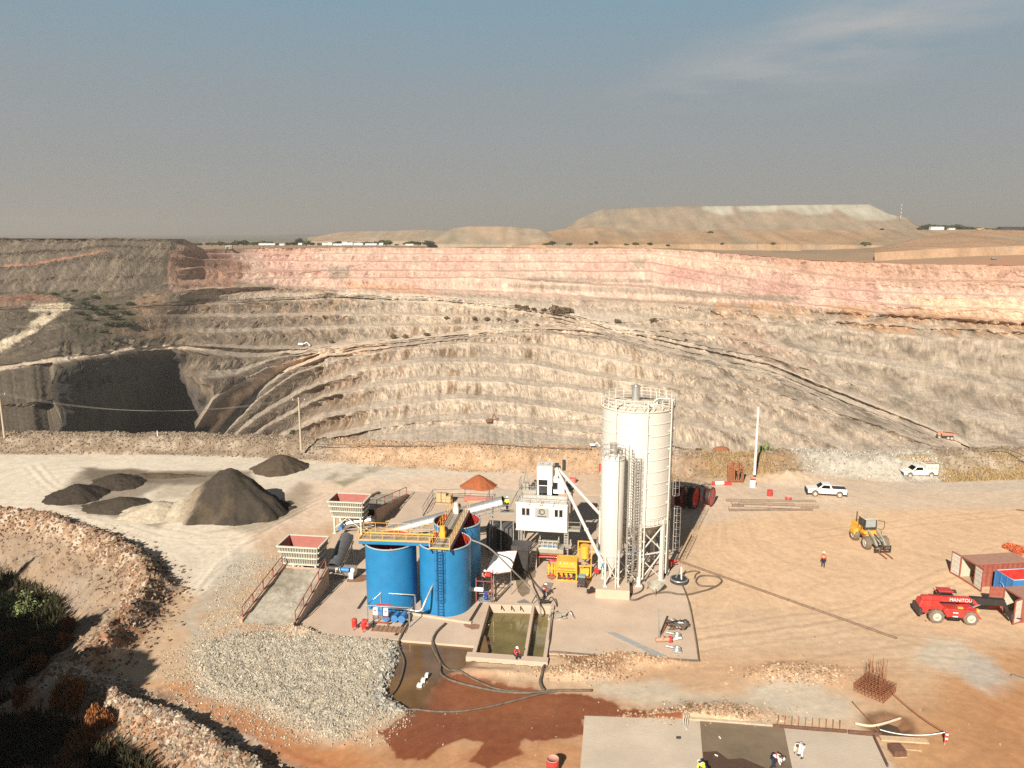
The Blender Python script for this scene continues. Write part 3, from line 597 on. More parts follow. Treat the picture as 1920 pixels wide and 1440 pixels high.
for c_ in ((540, 495), (700, 500), (850, 498), (1120, 500), (1270, 505), (1450, 535), (1600, 545), (1300, 515)):
    pz([(c_[0] - 60, c_[1] - 20), (c_[0] + 50, c_[1] - 24), (c_[0] + 70, c_[1] + 22), (c_[0] - 40, c_[1] + 26)], (.55, .31, .26), 16, .55, 20)
pz([(1700, 555), (1920, 565), (2200, 575), (2200, 612), (1920, 604), (1720, 590)], (.66, .51, .35), 6, .8, 8)
pz([(1290, 475), (1420, 490), (1500, 510), (1400, 512), (1250, 495), (1180, 478)], (.68, .50, .38), 6, .7, 8)
# grey shelves in the pink, orange seams under it
for p_ in ([(612, 500), (655, 500), (650, 523), (618, 524)], [(1180, 487), (1215, 487), (1198, 506)], [(980, 520), (1045, 520), (1220, 524), (1230, 530), (1000, 530)], [(950, 532), (1220, 540), (1500, 556), (1480, 566), (1180, 550), (960, 540)], [(1220, 568), (1400, 580), (1380, 586), (1220, 576)]):
    pz(p_, (.33, .29, .235), 2, .9, 3)
pz([(640, 528), (770, 535), (840, 556), (660, 548)], (.50, .28, .15), 5, .7, 8)
pz([(1340, 570), (1600, 575), (1920, 600), (2400, 610), (2400, 650), (1920, 636), (1730, 635), (1640, 630), (1560, 600), (1340, 596)], (.43, .245, .11), 7, .85, 16, nz=sstep(-.35, .25, q2 + .5 * q1))
pz([(1320, 590), (1420, 590), (1440, 640), (1350, 640)], (.42, .26, .14), 8, .6)
pz([(430, 530), (620, 545), (760, 560), (720, 600), (560, 600), (420, 590)], (.36, .235, .14), 10, .6, nz=sstep(-.2, .3, q2))
pz([(1230, 585), (1330, 590), (1310, 640), (1230, 625)], (.48, .385, .285), 6, .8)
pz([(1360, 625), (1420, 620), (1530, 690), (1470, 700), (1370, 665)], (.48, .30, .22), 6, .75)
pz([(1620, 660), (1680, 665), (1720, 690), (1650, 690)], (.44, .26, .18), 5, .6)
pz([(1750, 670), (1800, 690), (1850, 720), (1790, 715), (1755, 695)], (.36, .345, .275), 4, .8)
pz([(1650, 640), (2300, 650), (2300, 860), (1800, 850), (1500, 700)], (.38, .325, .25), 16, .7)
# pale dusty lower centre
pz([(690, 700), (1130, 660), (1400, 720), (1500, 800), (1350, 880), (700, 880), (640, 820)], (.46, .395, .31), 25, .6)
pz([(700, 800), (930, 785), (1110, 812), (1130, 870), (650, 870)], (.45, .40, .33), 8, .7)
pz([(570, 690), (650, 690), (690, 760), (640, 840), (560, 840)], (.33, .235, .165), 10, .7)
pz([(335, 655), (470, 665), (520, 700), (470, 850), (330, 850)], (.155, .125, .095), 8, .8, 8)
pz([(450, 700), (560, 700), (640, 760), (600, 850), (440, 850)], (.22, .18, .135), 10, .6, 10)
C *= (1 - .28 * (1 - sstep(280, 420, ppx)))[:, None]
# benches and roads: loose grey spoil
flat = 1 - sstep(.02, .2, face); C = mixc(C, flat * (1 - pinkz) * (1 - hole) * .7 * sstep(330, 420, ppx), (.40, .36, .30)); C = mixc(C, sstep(.5, .9, face) * sstep(650, 800, ppx) * (1 - sstep(1350, 1600, ppx)) * (1 - pinkz) * .4, (.53, .455, .365))
def roadline(pts, wpx, col, amt):
    global C
    d, _, _ = sdline(ppx, ppy * 1.0, np.array(pts, float)); C = mixc(C, (1 - sstep(wpx * .6, wpx, d)) * amt, col)
roadline([(-300, 720), (0, 691), (127, 671), (250, 654), (320, 650), (483, 660), (560, 658), (640, 651), (720, 640), (855, 626), (1001, 615), (1100, 617), (1150, 620)], 4.5, (.57, .49, .385), .9)
roadline([(378, 826), (428, 757), (468, 724), (520, 692), (605, 664), (720, 648)], 13, (.62, .48, .35), .9)
roadline([(640, 548), (830, 562), (903, 571), (1050, 589), (1147, 614), (1220, 634), (1439, 684), (1548, 729), (1730, 801), (1850, 850)], 9, (.54, .48, .395), .9)
roadline([(-200, 700), (0, 648), (50, 620), (80, 600), (124, 576), (60, 580)], 10, (.60, .53, .39), .95)
roadline([(0, 500), (60, 495), (120, 483), (200, 471)], 2.4, (.33, .14, .085), .8)
roadline([(400, 690), (450, 682), (500, 668)], 7, (.42, .35, .27), .6)
roadline([(470, 525), (620, 505), (760, 482)], 1.6, (.38, .30, .24), .8)
# brown seepage streaks down the drilled faces
streak = sstep(-.02, .18, fbm(X / 2.6, Z / 40, Y / 200, o=2, s=121)) * sstep(.1, .4, face)
for x0, x1, y0, y1, a in ((660, 790, 645, 700, .5), (690, 860, 600, 690, 0), (700, 790, 655, 690, .95), (720, 775, 696, 722, .9), (805, 900, 655, 680, .9), (820, 860, 695, 712, .9), (830, 900, 725, 748, .95), (730, 760, 735, 760, .9), (950, 1010, 630, 648, .8), (870, 930, 632, 645, .9), (980, 1010, 655, 682, .9), (1130, 1160, 665, 702, .8), (1110, 1150, 710, 740, .8), (1185, 1205, 650, 712, .85), (560, 680, 690, 850, .7), (1360, 1520, 660, 712, .9), (1385, 1400, 700, 745, .9), (820, 980, 580, 616, .9), (720, 860, 612, 640, .8), (820, 900, 700, 745, .7), (735, 780, 765, 795, .8), (840, 880, 760, 785, .8), (1000, 1090, 570, 602, .5)):
    m = sstep(x0 - 8, x0 + 6, ppx) * (1 - sstep(x1 - 6, x1 + 8, ppx)) * sstep(y0 - 4, y0 + 3, ppy) * (1 - sstep(y1 - 3, y1 + 4, ppy)); C = mixc(C, m * streak * a, (.23, .145, .07))
C = mixc(C, sstep(.08, .35, q3 - .3 * q4) * sstep(.1, .5, face) * (1 - pinkz) * .5, (.22, .185, .14))
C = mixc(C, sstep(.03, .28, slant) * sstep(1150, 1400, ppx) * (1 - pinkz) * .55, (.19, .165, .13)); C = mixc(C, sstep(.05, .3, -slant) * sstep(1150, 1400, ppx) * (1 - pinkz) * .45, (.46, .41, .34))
C = C * np.array([1.0, .92, .83])[None, :]; pz([(100, 690), (250, 664), (325, 668), (350, 720), (372, 760), (352, 850), (100, 850)], (.05, .046, .042), 7, .9, 8)  # near-black tone painted into the left hollow to deepen its shade
q5 = fbm(X / 1.6, Z / 3.5, Y / 6, o=3, s=115); C *= (1 + .22 * q4 * (1 - .7 * onroad) + .16 * q2 * (1 - .6 * onroad) + .26 * q3 * face + .24 * q5 * (.3 + .7 * face) * (1 - .7 * onroad)).clip(.3, 2)[:, None]; cr_ = 1 - np.abs(fbm(X / 6, Z / 28, Y / 60, o=2, s=116)) * 9; cr2 = 1 - np.abs(fbm((X + Z * 1.6) / 12, (Z - X * .35) / 4, Y / 70, o=2, s=117)) * 8; C *= (1 - .32 * np.clip(cr_, 0, 1) * face * (1 - .7 * pinkz) - .28 * np.clip(cr2, 0, 1) * (.3 + .7 * face) * (1 - pinkz) * (1 - onroad))[:, None]; C *= (1 + .085 * gj[1] * (1 - .6 * onroad)).clip(.5, 1.5)[:, None]; C = C * (1.24 - .24 * pinkz)[:, None] * (1 + pinkz[:, None] * np.array([.02, -.05, -.06]))
C = C * .74 + (C.mean(1)[:, None] * .26) * np.array([1.13, 1.0, .87]) 
PM = groundmat('pit_rock', .28, .8, 1.0, .14)
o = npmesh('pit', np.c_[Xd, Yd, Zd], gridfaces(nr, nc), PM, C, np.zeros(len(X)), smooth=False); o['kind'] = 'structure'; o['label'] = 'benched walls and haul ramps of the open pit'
PITGRID = (ppx.reshape(nr, nc), ppy.reshape(nr, nc), Xd.reshape(nr, nc), Yd.reshape(nr, nc), Zd.reshape(nr, nc))
def pit_at(px, py):
    """3-D point of the pit surface seen at a photo pixel"""
    A, B, Xg, Yg, Zg = PITGRID; j = int(np.argmin(np.abs(PX - px))); 
    P1, P2 = proj(Xg[:, max(0, j - 6):j + 7], Yg[:, max(0, j - 6):j + 7], Zg[:, max(0, j - 6):j + 7])
    d = (P1 - px) ** 2 + (P2 - py) ** 2; k = np.unravel_index(int(np.argmin(d)), d.shape)
    a, b = k[0], max(0, j - 6) + k[1]; return Vector((Xg[a, b], Yg[a, b], Zg[a, b]))

# ---- plain beyond the rim, reaching the horizon, and the hill country on it
rimY = DY[0]; rimZ = crest[0][:, 2]; rimX = crest[0][:, 0]
back = [0, 4, 14, 40, 90, 170, 300, 500, 800, 1300, 2200, 4000, 8000, 16000, 40000]
V = []
for b_ in back:
    Yb = rimY + b_; zt = np.where(PX < 372, rimZ if b_ < 60 else 12 + 0 * rimZ, rimZ + (12 - rimZ) * min(1, b_ / 700)); zt = np.where(PX > 1500, rimZ + (14 - rimZ) * min(1, b_ / 500) + 7 * sstep(1500, 1750, PX) * sstep(0, 260, b_), zt)
    V.append(np.stack([rimX * Yb / rimY, Yb, zt - (0 if b_ == 0 else .4)], -1))
V = np.array(V); X, Y, Z = (V[..., k].ravel() for k in range(3)); Z = Z + fbm(X / 60, Y / 60, o=3, s=131) * 2.0 * sstep(10, 90, Y - np.tile(rimY, len(back)))
ppx, ppy = proj(X, Y, Z); q = fbm(X / 90, Y / 90, o=4, s=132); C = np.tile(np.array([.33, .235, .15]), (len(X), 1)); C = mixc(C, sstep(-.1, .5, q), (.25, .19, .12))
C = mixc(C, sstep(900, 2500, Y - 900), (.16, .15, .11)); C = mixc(C, (1 - sstep(0, 80, Y - np.tile(rimY, len(back)))) * (PX[None, :].repeat(len(back), 0).ravel() > 372), (.42, .235, .15)); C = mixc(C, 1 * (ppx < 372), (.155, .13, .10))
rb = sstep(1500, 1700, ppx) * (1 - sstep(90, 260, Y - np.tile(rimY, len(back)))); C = mixc(C, rb * sstep(-.3, .3, q), (.46, .24, .14))
o = npmesh('plain', np.c_[X, Y, Z], gridfaces(len(back), len(PX)), GM, C, np.zeros(len(X))); o['kind'] = 'structure'; o['label'] = 'flat bush country beyond the pit'
def hill(name, base, top, Yb, Yt, colf, back_=250, namp=3.0, step=3.0, label=''):
    xs = np.arange(base[0][0], base[-1][0] + .1, step); rows = []
    b_ = lin(base, xs); t_ = lin(top, xs); u = (xs - 960) / F
    _, yy, dd = ray(xs, b_); rows.append(np.stack([u * Yb / yy, Yb - 12 + 0 * xs, -30 + 0 * xs], -1))
    n = 16; wob = fbm(xs / 40, xs * 0, o=3, s=141)
    for i in range(n + 1):
        t = i / n; py = b_ * (1 - t) + t_ * t; Yv = (Yb + (Yt - Yb) * t) + 0 * xs; _, yy, dd = ray(xs, py); k = Yv / yy; rows.append(np.stack([u * k, Yv, H + dd * k], -1))
    zt = rows[-1][:, 2]
    for bb, dz in ((back_ * .5, 0), (back_, 0), (back_ * 1.5, 1)):
        Yv = Yt + bb; rows.append(np.stack([rows[-1][:, 0] * Yv / rows[-1][:, 1], Yv + 0 * xs, zt * (1 - dz) - 5 * dz], -1))
    g = np.array(rows); X, Y, Z = (g[..., k].ravel() for k in range(3)); T = np.repeat(np.r_[0, np.linspace(0, 1, n + 1), 1, 1, 1], len(xs)); ed = np.sin(np.pi * np.clip(T, 0, 1)) + .15
    sm_ = fbm(X / 18, Z / 14, Y / 30, o=5, s=142); Y2 = Y + namp * 3 * fbm(X / 45, Z / 100, o=3, s=143) * ed; Z2 = Z + namp * .35 * sm_ * ed
    px_, py_ = proj(X, Y, Z); C = colf(px_, py_, T, X, Z); C *= (1 + .22 * sm_ + .2 * fbm(X / 12, Z / 40, o=3, s=144))[:, None]
    o = npmesh(name, np.c_[X, Y2, Z2], gridfaces(len(rows), len(xs)), PM, C, np.zeros(len(X))); o['kind'] = 'structure'; o['label'] = label; return o
def c_big(px, py, T, X, Z):
    n_ = fbm(X / 50, Z / 30, o=4, s=151); C = np.tile(np.array([.31, .24, .17]), (len(px), 1)); C = mixc(C, sstep(-.1, .4, n_), (.27, .225, .165))
    for c_, w_, h_ in ((1620, 66, 17), (1345, 34, 8), (1500, 66, 7), (1420, 40, 4)):
        yb = np.interp(px, [c_ - w_, c_, c_ + w_], [388, 388 + h_ * 1.6, 394 + h_]); C = mixc(C, sstep(-w_, -w_ + 14, px - c_) * (1 - sstep(w_ - 10, w_, px - c_)) * sstep(-3, 3, yb + 10 * n_ - py) * .85, (.42, .40, .32))
    return C
hill('spoil_hill', [(1052, 436), (1120, 434), (1500, 434), (1700, 434), (1742, 434)], [(1052, 434), (1085, 410), (1128, 392), (1250, 387), (1400, 386), (1500, 384), (1630, 383), (1668, 402), (1700, 408), (1742, 433)], 1500, 1650, c_big, 400, 5, label='broad flat topped spoil hill on the skyline')
def c_terr(px, py, T, X, Z):
    n_ = fbm(X / 40, Z / 12, o=4, s=152); C = np.tile(np.array([.37, .245, .145]), (len(px), 1)); C = mixc(C, sstep(0, .4, n_), (.30, .225, .15)); return mixc(C, sstep(.75, .95, T) * .4, (.40, .30, .2))
hill('spoil_terrace', [(960, 460), (1200, 459), (1500, 459), (1720, 462), (1860, 450)], [(960, 458), (1000, 440), (1050, 430), (1120, 427), (1200, 431), (1500, 431), (1750, 431), (1860, 430)], 1180, 1330, c_terr, 300, 3, label='orange brown terrace below the spoil hill')
def c_l(px, py, T, X, Z):
    n_ = fbm(X / 40, Z / 12, o=4, s=153); return mixc(np.tile(np.array([.36, .27, .185]), (len(px), 1)), sstep(-.1, .4, n_), (.30, .245, .175))
hill('spoil_mound', [(800, 458), (960, 460), (1075, 460)], [(800, 457), (850, 428), (880, 424), (960, 425), (1010, 430), (1075, 456)], 1200, 1290, c_l, 200, 3, label='low tan spoil mound in the middle of the skyline')
hill('ridge', [(575, 453), (840, 453)], [(575, 446), (625, 438), (645, 434), (720, 433), (800, 431), (840, 433)], 1750, 1900, c_l, 300, 4, label='low tan ridge behind the white sheds')
def c_far(px, py, T, X, Z): return np.tile(np.array([.10, .105, .095]), (len(px), 1))
hill('far_hills', [(330, 446), (700, 446)], [(330, 443), (430, 441), (480, 443), (560, 439), (640, 441), (700, 444)], 9000, 9500, c_far, 900, 5, step=5, label='hazy hills far off on the horizon')
hill('far_hills', [(1680, 446), (2500, 446)], [(1680, 440), (1760, 437), (1850, 440), (1960, 438), (2500, 443)], 7000, 7400, c_far, 900, 5, step=5, label='wooded horizon line at the right')
def c_rt(px, py, T, X, Z):
    n_ = fbm(X / 30, Z / 10, o=4, s=154); return mixc(np.tile(np.array([.40, .255, .155]), (len(px), 1)), sstep(-.1, .4, n_), (.34, .25, .17))
hill('road_embankment', [(1640, 474), (1750, 468), (1920, 462), (2400, 460)], [(1640, 470), (1720, 448), (1800, 433), (1870, 431), (1950, 432), (2400, 432)], 760, 980, c_rt, 300, 3, label='earth embankment carrying the far haul road')
# ================================================================== MATERIALS FOR THINGS
m_white = mat('white_paint', (.62, .59, .53), .45, var=.05, dust=.22, scale=.8, streak=3)
m_silo = mat('silo_enamel', (.63, .61, .54), .4, var=.03, dust=.10, scale=.35, streak=4)
m_cab = mat('cabin_sheet', (.68, .66, .61), .45, var=.03, dust=.12, scale=1.2)
m_blue = mat('tank_blue', (.015, .20, .44), .42, var=.12, dust=.30, scale=.8, dustcol=(.035, .17, .30), streak=6)
m_red_in = mat('tank_lining', (.40, .035, .02), .6, var=.15, dust=.2, dustcol=(.35, .10, .07))
m_rim = mat('rim_steel', (.33, .42, .46), .5, var=.08)
m_yel = mat('yellow_paint', (.80, .40, .03), .45, var=.10, dust=.18)
m_rail = mat('rail_yellow', (.78, .42, .06), .5, var=.06, dust=.1)
m_grey = mat('grey_steel', (.34, .335, .30), .55, metal=.2, var=.12, dust=.25)
m_galv = mat('galvanised', (.62, .62, .60), .34, metal=.75, var=.12, dust=.15)
m_dark = mat('dark_steel', (.035, .035, .038), .55, var=.25, dust=.06)
m_black = mat('black_rubber', (.018, .017, .016), .75, var=.2, dust=.05)
m_hose = mat('hose_rubber', (.055, .045, .035), .7, var=.25, dust=.35)
m_hoppp = mat('hopper_grey', (.33, .32, .265), .6, var=.12, dust=.25)
m_flange = mat('flange_cream', (.60, .575, .48), .6, var=.06, dust=.15)
m_hopin = mat('hopper_lining', (.32, .095, .075), .7, var=.15, dust=.3, dustcol=(.36, .18, .13))
m_conc = mat('concrete', (.56, .445, .34), .9, var=.13, scale=.28, dust=.6, dustcol=(.46, .32, .22), bump=.3, bscale=9)
m_conc2 = mat('pale_concrete', (.58, .49, .385), .85, var=.16, scale=.22, dust=.75, dustcol=(.42, .35, .27), bump=.3, bscale=9)
m_concd = mat('wall_concrete', (.45, .33, .24), .9, var=.15, scale=.8, dust=.4, dustcol=(.33, .19, .12), bump=.35, bscale=7)
m_rrail = mat('rail_red', (.27, .05, .035), .6, var=.15, dust=.2)
m_red = mat('red_paint', (.55, .02, .018), .35, var=.12, dust=.16, coat=.2)
m_cont = mat('container_red', (.30, .055, .035), .6, var=.15, dust=.25)
m_croof = mat('container_roof', (.36, .18, .13), .7, var=.15, dust=.5, dustcol=(.42, .27, .19))
m_sky = mat('bright_blue', (.02, .20, .50), .45, var=.1, dust=.15)
m_glass = mat('window_glass', (.015, .018, .022), .12, var=.1, spec=.7)
m_glassl = mat('dusty_glass', (.30, .36, .36), .25, var=.2, dust=.25)
m_tarp = mat('white_sheet', (.85, .84, .80), .7, var=.03, bump=.3, bscale=2)
m_grate = mat('walkway_grating', (.34, .30, .24), .7, var=.2, scale=4, dust=.3)
m_rust = mat('rusty_steel', (.25, .085, .035), .85, var=.3, dust=.3, dustcol=(.40, .22, .12), scale=5)
m_wood = mat('raw_timber', (.46, .33, .20), .8, var=.2, scale=6)
m_woodd = mat('wet_formwork', (.14, .07, .045), .8, var=.25, scale=4)
m_tyre = mat('dusty_tyre', (.13, .105, .08), .9, var=.25, dust=.4, scale=4, bump=.6, bscale=14)
m_hub = mat('pale_hub', (.55, .48, .40), .6, var=.1)
m_pole = mat('pole_concrete', (.46, .38, .28), .85, var=.15, dust=.2)
m_polew = mat('pole_white', (.74, .71, .65), .6, var=.05, dust=.1)
m_wire = mat('wire', (.22, .20, .17), .5)
m_skin = mat('skin', (.12, .06, .035), .6); m_orange = mat('orange_cloth', (.85, .14, .03), .8); m_redc = mat('red_cloth', (.62, .05, .04), .8); m_navy = mat('navy_cloth', (.02, .022, .045), .85)
m_hat = mat('white_plastic', (.85, .84, .8), .4); m_hiv = mat('hivis_yellow', (.70, .85, .03), .7); m_whc = mat('white_cloth', (.75, .70, .70), .8); m_boot = mat('boot', (.02, .018, .015), .8); m_stripe = mat('silver_tape', (.7, .7, .68), .4)
def watermat(name, col, rough=.06):
    m = bpy.data.materials.new(name); m.use_nodes = True; t = m.node_tree; b = t.nodes['Principled BSDF']; b.inputs['Roughness'].default_value = rough; b.inputs['Specular IOR Level'].default_value = .32
    co = N(t, 'ShaderNodeTexCoord'); n = N(t, 'ShaderNodeTexNoise'); n.inputs['Scale'].default_value = .35; n.inputs['Detail'].default_value = 5; t.links.new(co.outputs['Object'], n.inputs['Vector'])
    r = N(t, 'ShaderNodeValToRGB'); r.color_ramp.elements[0].position = .35; r.color_ramp.elements[0].color = (*[c * .75 for c in col], 1); r.color_ramp.elements[1].position = .65; r.color_ramp.elements[1].color = (*[c * 1.25 for c in col], 1)
    t.links.new(n.outputs[0], r.inputs[0]); t.links.new(r.outputs[0], b.inputs['Base Color'])
    n2 = N(t, 'ShaderNodeTexNoise'); n2.inputs['Scale'].default_value = 3; t.links.new(co.outputs['Object'], n2.inputs['Vector']); bp = N(t, 'ShaderNodeBump'); bp.inputs['Strength'].default_value = .06; bp.inputs['Distance'].default_value = .02; t.links.new(n2.outputs[0], bp.inputs['Height']); t.links.new(bp.outputs[0], b.inputs['Normal'])
    return m
m_pond = watermat('muddy_water', (.155, .088, .038), .1); m_basin = watermat('green_water', (.17, .135, .055)); m_pond3 = watermat('brown_water', (.10, .068, .04))
def text(name, body, size, material, parent, loc, rot, thick=.01, sx=1.0):
    c = bpy.data.curves.new(name, 'FONT'); c.body = body; c.size = size; c.extrude = thick; c.align_x = 'CENTER'; c.align_y = 'CENTER'; c.materials.append(material)
    o = bpy.data.objects.new(name, c); COL.objects.link(o); bpy.context.view_layer.update(); me = bpy.data.meshes.new_from_object(o.evaluated_get(bpy.context.evaluated_depsgraph_get())); bpy.data.objects.remove(o); o = bpy.data.objects.new(name, me); COL.objects.link(o); o.parent = parent; o.location = loc; o.rotation_euler = rot; o.scale = (sx, 1, 1); return o
def local(pts, loc, rz):
    c, s = math.cos(-rz), math.sin(-rz)
    return [Vector(((p[0] - loc[0]) * c - (p[1] - loc[1]) * s, (p[0] - loc[0]) * s + (p[1] - loc[1]) * c, p[2] - loc[2])) for p in pts]
PRZ = R(-7.5)      # the plant stands turned clockwise
def bend(pts, n=6):
    # Catmull-Rom through points
    p = [Vector(q) for q in pts]; out = []
    for i in range(len(p) - 1):
        a, b, c, d = p[max(i - 1, 0)], p[i], p[i + 1], p[min(i + 2, len(p) - 1)]
        for k in range(n):
            t = k / n; out.append(.5 * ((2 * b) + (c - a) * t + (2 * a - 5 * b + 4 * c - d) * t * t + (3 * b - a - 3 * c + d) * t ** 3))
    return out + [p[-1]]
def railing(mb, path, h=1.1, r=.035, n=2, step=1.4, mid=True, closed=False):
    pts = [Vector(p) for p in path]; segs = list(zip(pts, pts[1:])) + ([(pts[-1], pts[0])] if closed else [])
    for a, b in segs:
        L = (b - a).length; k = max(1, round(L / step))
        for i in range(k + 1):
            q = a.lerp(b, i / k); mb.bar(q, q + Vector((0, 0, h)), r * 1.6)
        mb.bar(a + Vector((0, 0, h)), b + Vector((0, 0, h)), r * 1.6)
        if mid: mb.bar(a + Vector((0, 0, h * .5)), b + Vector((0, 0, h * .5)), r * 1.2)
        mb.bar(a + Vector((0, 0, .06)), b + Vector((0, 0, .06)), r * .8, .12)
def ladder(mb, a, b, w_=.45, side=(1, 0, 0), r=.025, step=.3):
    a, b, s_ = Vector(a), Vector(b), Vector(side).normalized() * w_ / 2
    mb.bar(a - s_, b - s_, r * 2); mb.bar(a + s_, b + s_, r * 2); k = int((b - a).length / step)
    for i in range(k + 1): q = a.lerp(b, i / k); mb.bar(q - s_, q + s_, r * 1.4)
def cage(mb, a, b, out_, side=(1, 0, 0), rad=.38, step=.9, r=.02):
    a, b, o_, s_ = Vector(a), Vector(b), Vector(out_).normalized(), Vector(side).normalized(); k = int((b - a).length / step)
    arc = [s_ * rad * math.cos(t) + o_ * (rad * math.sin(t) * 1.7) for t in np.linspace(0, math.pi, 9)]
    for i in range(k + 1): q = a.lerp(b, i / k); mb.tube([q + v for v in arc], r, 4)
    for j in (1, 3, 5, 7): mb.bar(a + arc[j], b + arc[j], r * 1.4)

# ================================================================== CONCRETE, WATER
def shade_slab(name, pts, z0, z1, m):
    mb = MB(); pl = pts if sum((a[0] - b[0]) * (a[1] + b[1]) for a, b in zip(pts, pts[1:] + pts[:1])) < 0 else pts[::-1]
    sa = sum(a[0] * b[1] - b[0] * a[1] for a, b in zip(pl, pl[1:] + pl[:1])); pl = pl if sa > 0 else pl[::-1]
    mb.prism(pl, z0, z1); return mb.build(name, m)
o = shade_slab('concrete_slab', W_SLAB, -.6, .03, m_conc); o['kind'] = 'structure'; o['label'] = 'stained concrete floor under the batching plant'
o = shade_slab('concrete_slab', W_SLAB2, -.6, .05, m_conc2); o['kind'] = 'structure'; o['label'] = 'new concrete slab with boarded edges at the bottom of the view'
o = shade_slab('wet_concrete', wpoly([(1312, 1352), (1470, 1366), (1492, 1475), (1322, 1480)]), .04, .056, mat('wet_slab', (.17, .125, .08), .5, var=.25, scale=.4, dust=.7, dustcol=(.25, .19, .125))); o['kind'] = 'structure'
o = shade_slab('damp_concrete', wpoly([(1318, 1411), (1345, 1410), (1365, 1425), (1392, 1423), (1440, 1443), (1438, 1475), (1322, 1478)]), .05, .062, mat('damp_slab', (.095, .055, .035), .45, var=.15)); o['kind'] = 'structure'
def flatwater(name, pl, z, m, label):
    P_ = [Vector((a, b, z)) for a, b in pl]; c = sum(P_, Vector()) / len(P_); big = [c + (p - c) * 1.12 for p in P_]
    mb = MB(); mb.add(big, [tuple(range(len(big)))]); o = mb.build(name, m); o['kind'] = 'structure'; o['label'] = label
flatwater('pond_water', POND, -.17, m_pond, 'muddy brown pond below the tank slab')
flatwater('pond_water', POND2, -.32, m_pond3, 'small flooded pit beside the new slab')
flatwater('pond_water', POND3, -.22, m_pond3, 'puddle under the slab edge')
# stains on the slab
for pts, c_, nm in (([(965, 1078), (1000, 1062), (1004, 1080), (990, 1090), (996, 1104), (985, 1118), (975, 1116), (968, 1098)], (.17, .13, .085), 'water_stain'), ([(655, 1082), (690, 1078), (684, 1090), (652, 1092)], (.22, .095, .045), 'rust_stain'), ([(1026, 1073), (1044, 1075), (1040, 1086), (1028, 1084)], (.22, .06, .035), 'rust_stain'), ([(870, 1170), (900, 1172), (896, 1180), (876, 1178)], (.25, .12, .07), 'mud_stain')):
    pw = wpoly(pts); k = []; cx = sum(a for a, b in pw) / len(pw); cy = sum(b for a, b in pw) / len(pw)
    sm_ = bend([(a, b, 0) for a, b in pw + pw[:1]], 5)[:-1]; k = [(p.x + .12 * vn(p.x * 3, p.y * 3, 1), p.y + .12 * vn(p.x * 3, p.y * 3, 2)) for p in sm_]
    o = shade_slab(nm, [(float(a), float(b)) for a, b in k], .028, .034 + .002 * (hash(nm) % 3), mat(nm + str(c_[0]), c_, .75, var=.25, scale=1.2, dust=.4, dustcol=(.42, .31, .22))); o['kind'] = 'structure'
# concrete basin
def basin():
    fl, fr, bl, br = P(888, 1232), P(1021, 1243), P(915, 1136), P(1036, 1139)
    t = thing('concrete_basin', 'concrete settling basin in two bays filled with green water', 'basin', tuple((fl + fr) / 2), 0)
    o_ = t.location; ml_, mr_ = P(984, 1239), P(1000, 1139)
    mb = MB().use(m_conc)
    def wall(a, b, w_=.32, z1=.28):
        a, b = Vector((a.x, a.y, 0)), Vector((b.x, b.y, 0)); m_ = (a + b) / 2; mb.box((m_.x, m_.y, (z1 - 2.2) / 2), ((b - a).length, w_, z1 + 2.2), rz=math.atan2(b.y - a.y, b.x - a.x))
    wall(fl, bl); wall(fr, br); wall(ml_, mr_, .28); wall(fl + Vector((-.6, 0, 0)), fr + Vector((.3, 0, 0)), .8, .285); wall(bl, br, .4, .27)
    mb.build('wall', None, t, o_)
    w_ = MB(); w_.add([Vector((p.x, p.y, -.62)) for p in (fl, fr, br, bl)], [(0, 1, 2, 3)]); w_.build('water', m_basin, t, o_)
    for k, fx in enumerate((.3, .52, .72)):
        p = bl.lerp(mr_, fx); q = MB(); q.cyl((p.x, p.y - .9, .12), (p.x, p.y + .2, .12), .06, n=8); q.build('outlet_pipe', m_dark, t, o_)
basin()
# low kerbs, trenches and plinths on the slab
def strip(name, a, b, w_, z0, z1, m, label, cat, group=None):
    a, b = P(*a), P(*b); mb = MB(); mb.box((0, 0, (z0 + z1) / 2), ((b - a).length, w_, z1 - z0)); o = mb.build(name, m); c = (a + b) / 2
    o.location = (c.x, c.y, 0); o.rotation_euler = (0, 0, math.atan2(b.y - a.y, b.x - a.x)); return tag(o, label, cat, group)
m_trench = mat('trench_shadow', (.045, .032, .025), .9, var=.2)  # flat dark strips stand in for the shade inside the drain channels
for a, b, l_ in (((742, 1192), (768, 1158), 'painted shade strip of a drain channel beside the left blue tank pump frame'), ((880, 1168), (908, 1122), 'painted shade strip of a drain channel right of the middle blue tank'), ((672, 1142), (688, 1118), 'painted shade strip of a drain channel at the left foot of the left blue tank'), ((1232, 1090), (1266, 1058), 'painted shade strip of a drain channel beside the big silo feet')):
    strip('drain_shade', a, b, .32, .03, .05, m_trench, l_, 'drain', 'drain channel shade strips on the slab')
strip('kerb', (773, 1152), (884, 1170), .25, .03, .22, m_conc, 'low concrete kerb in front of the middle blue tank', 'kerb')
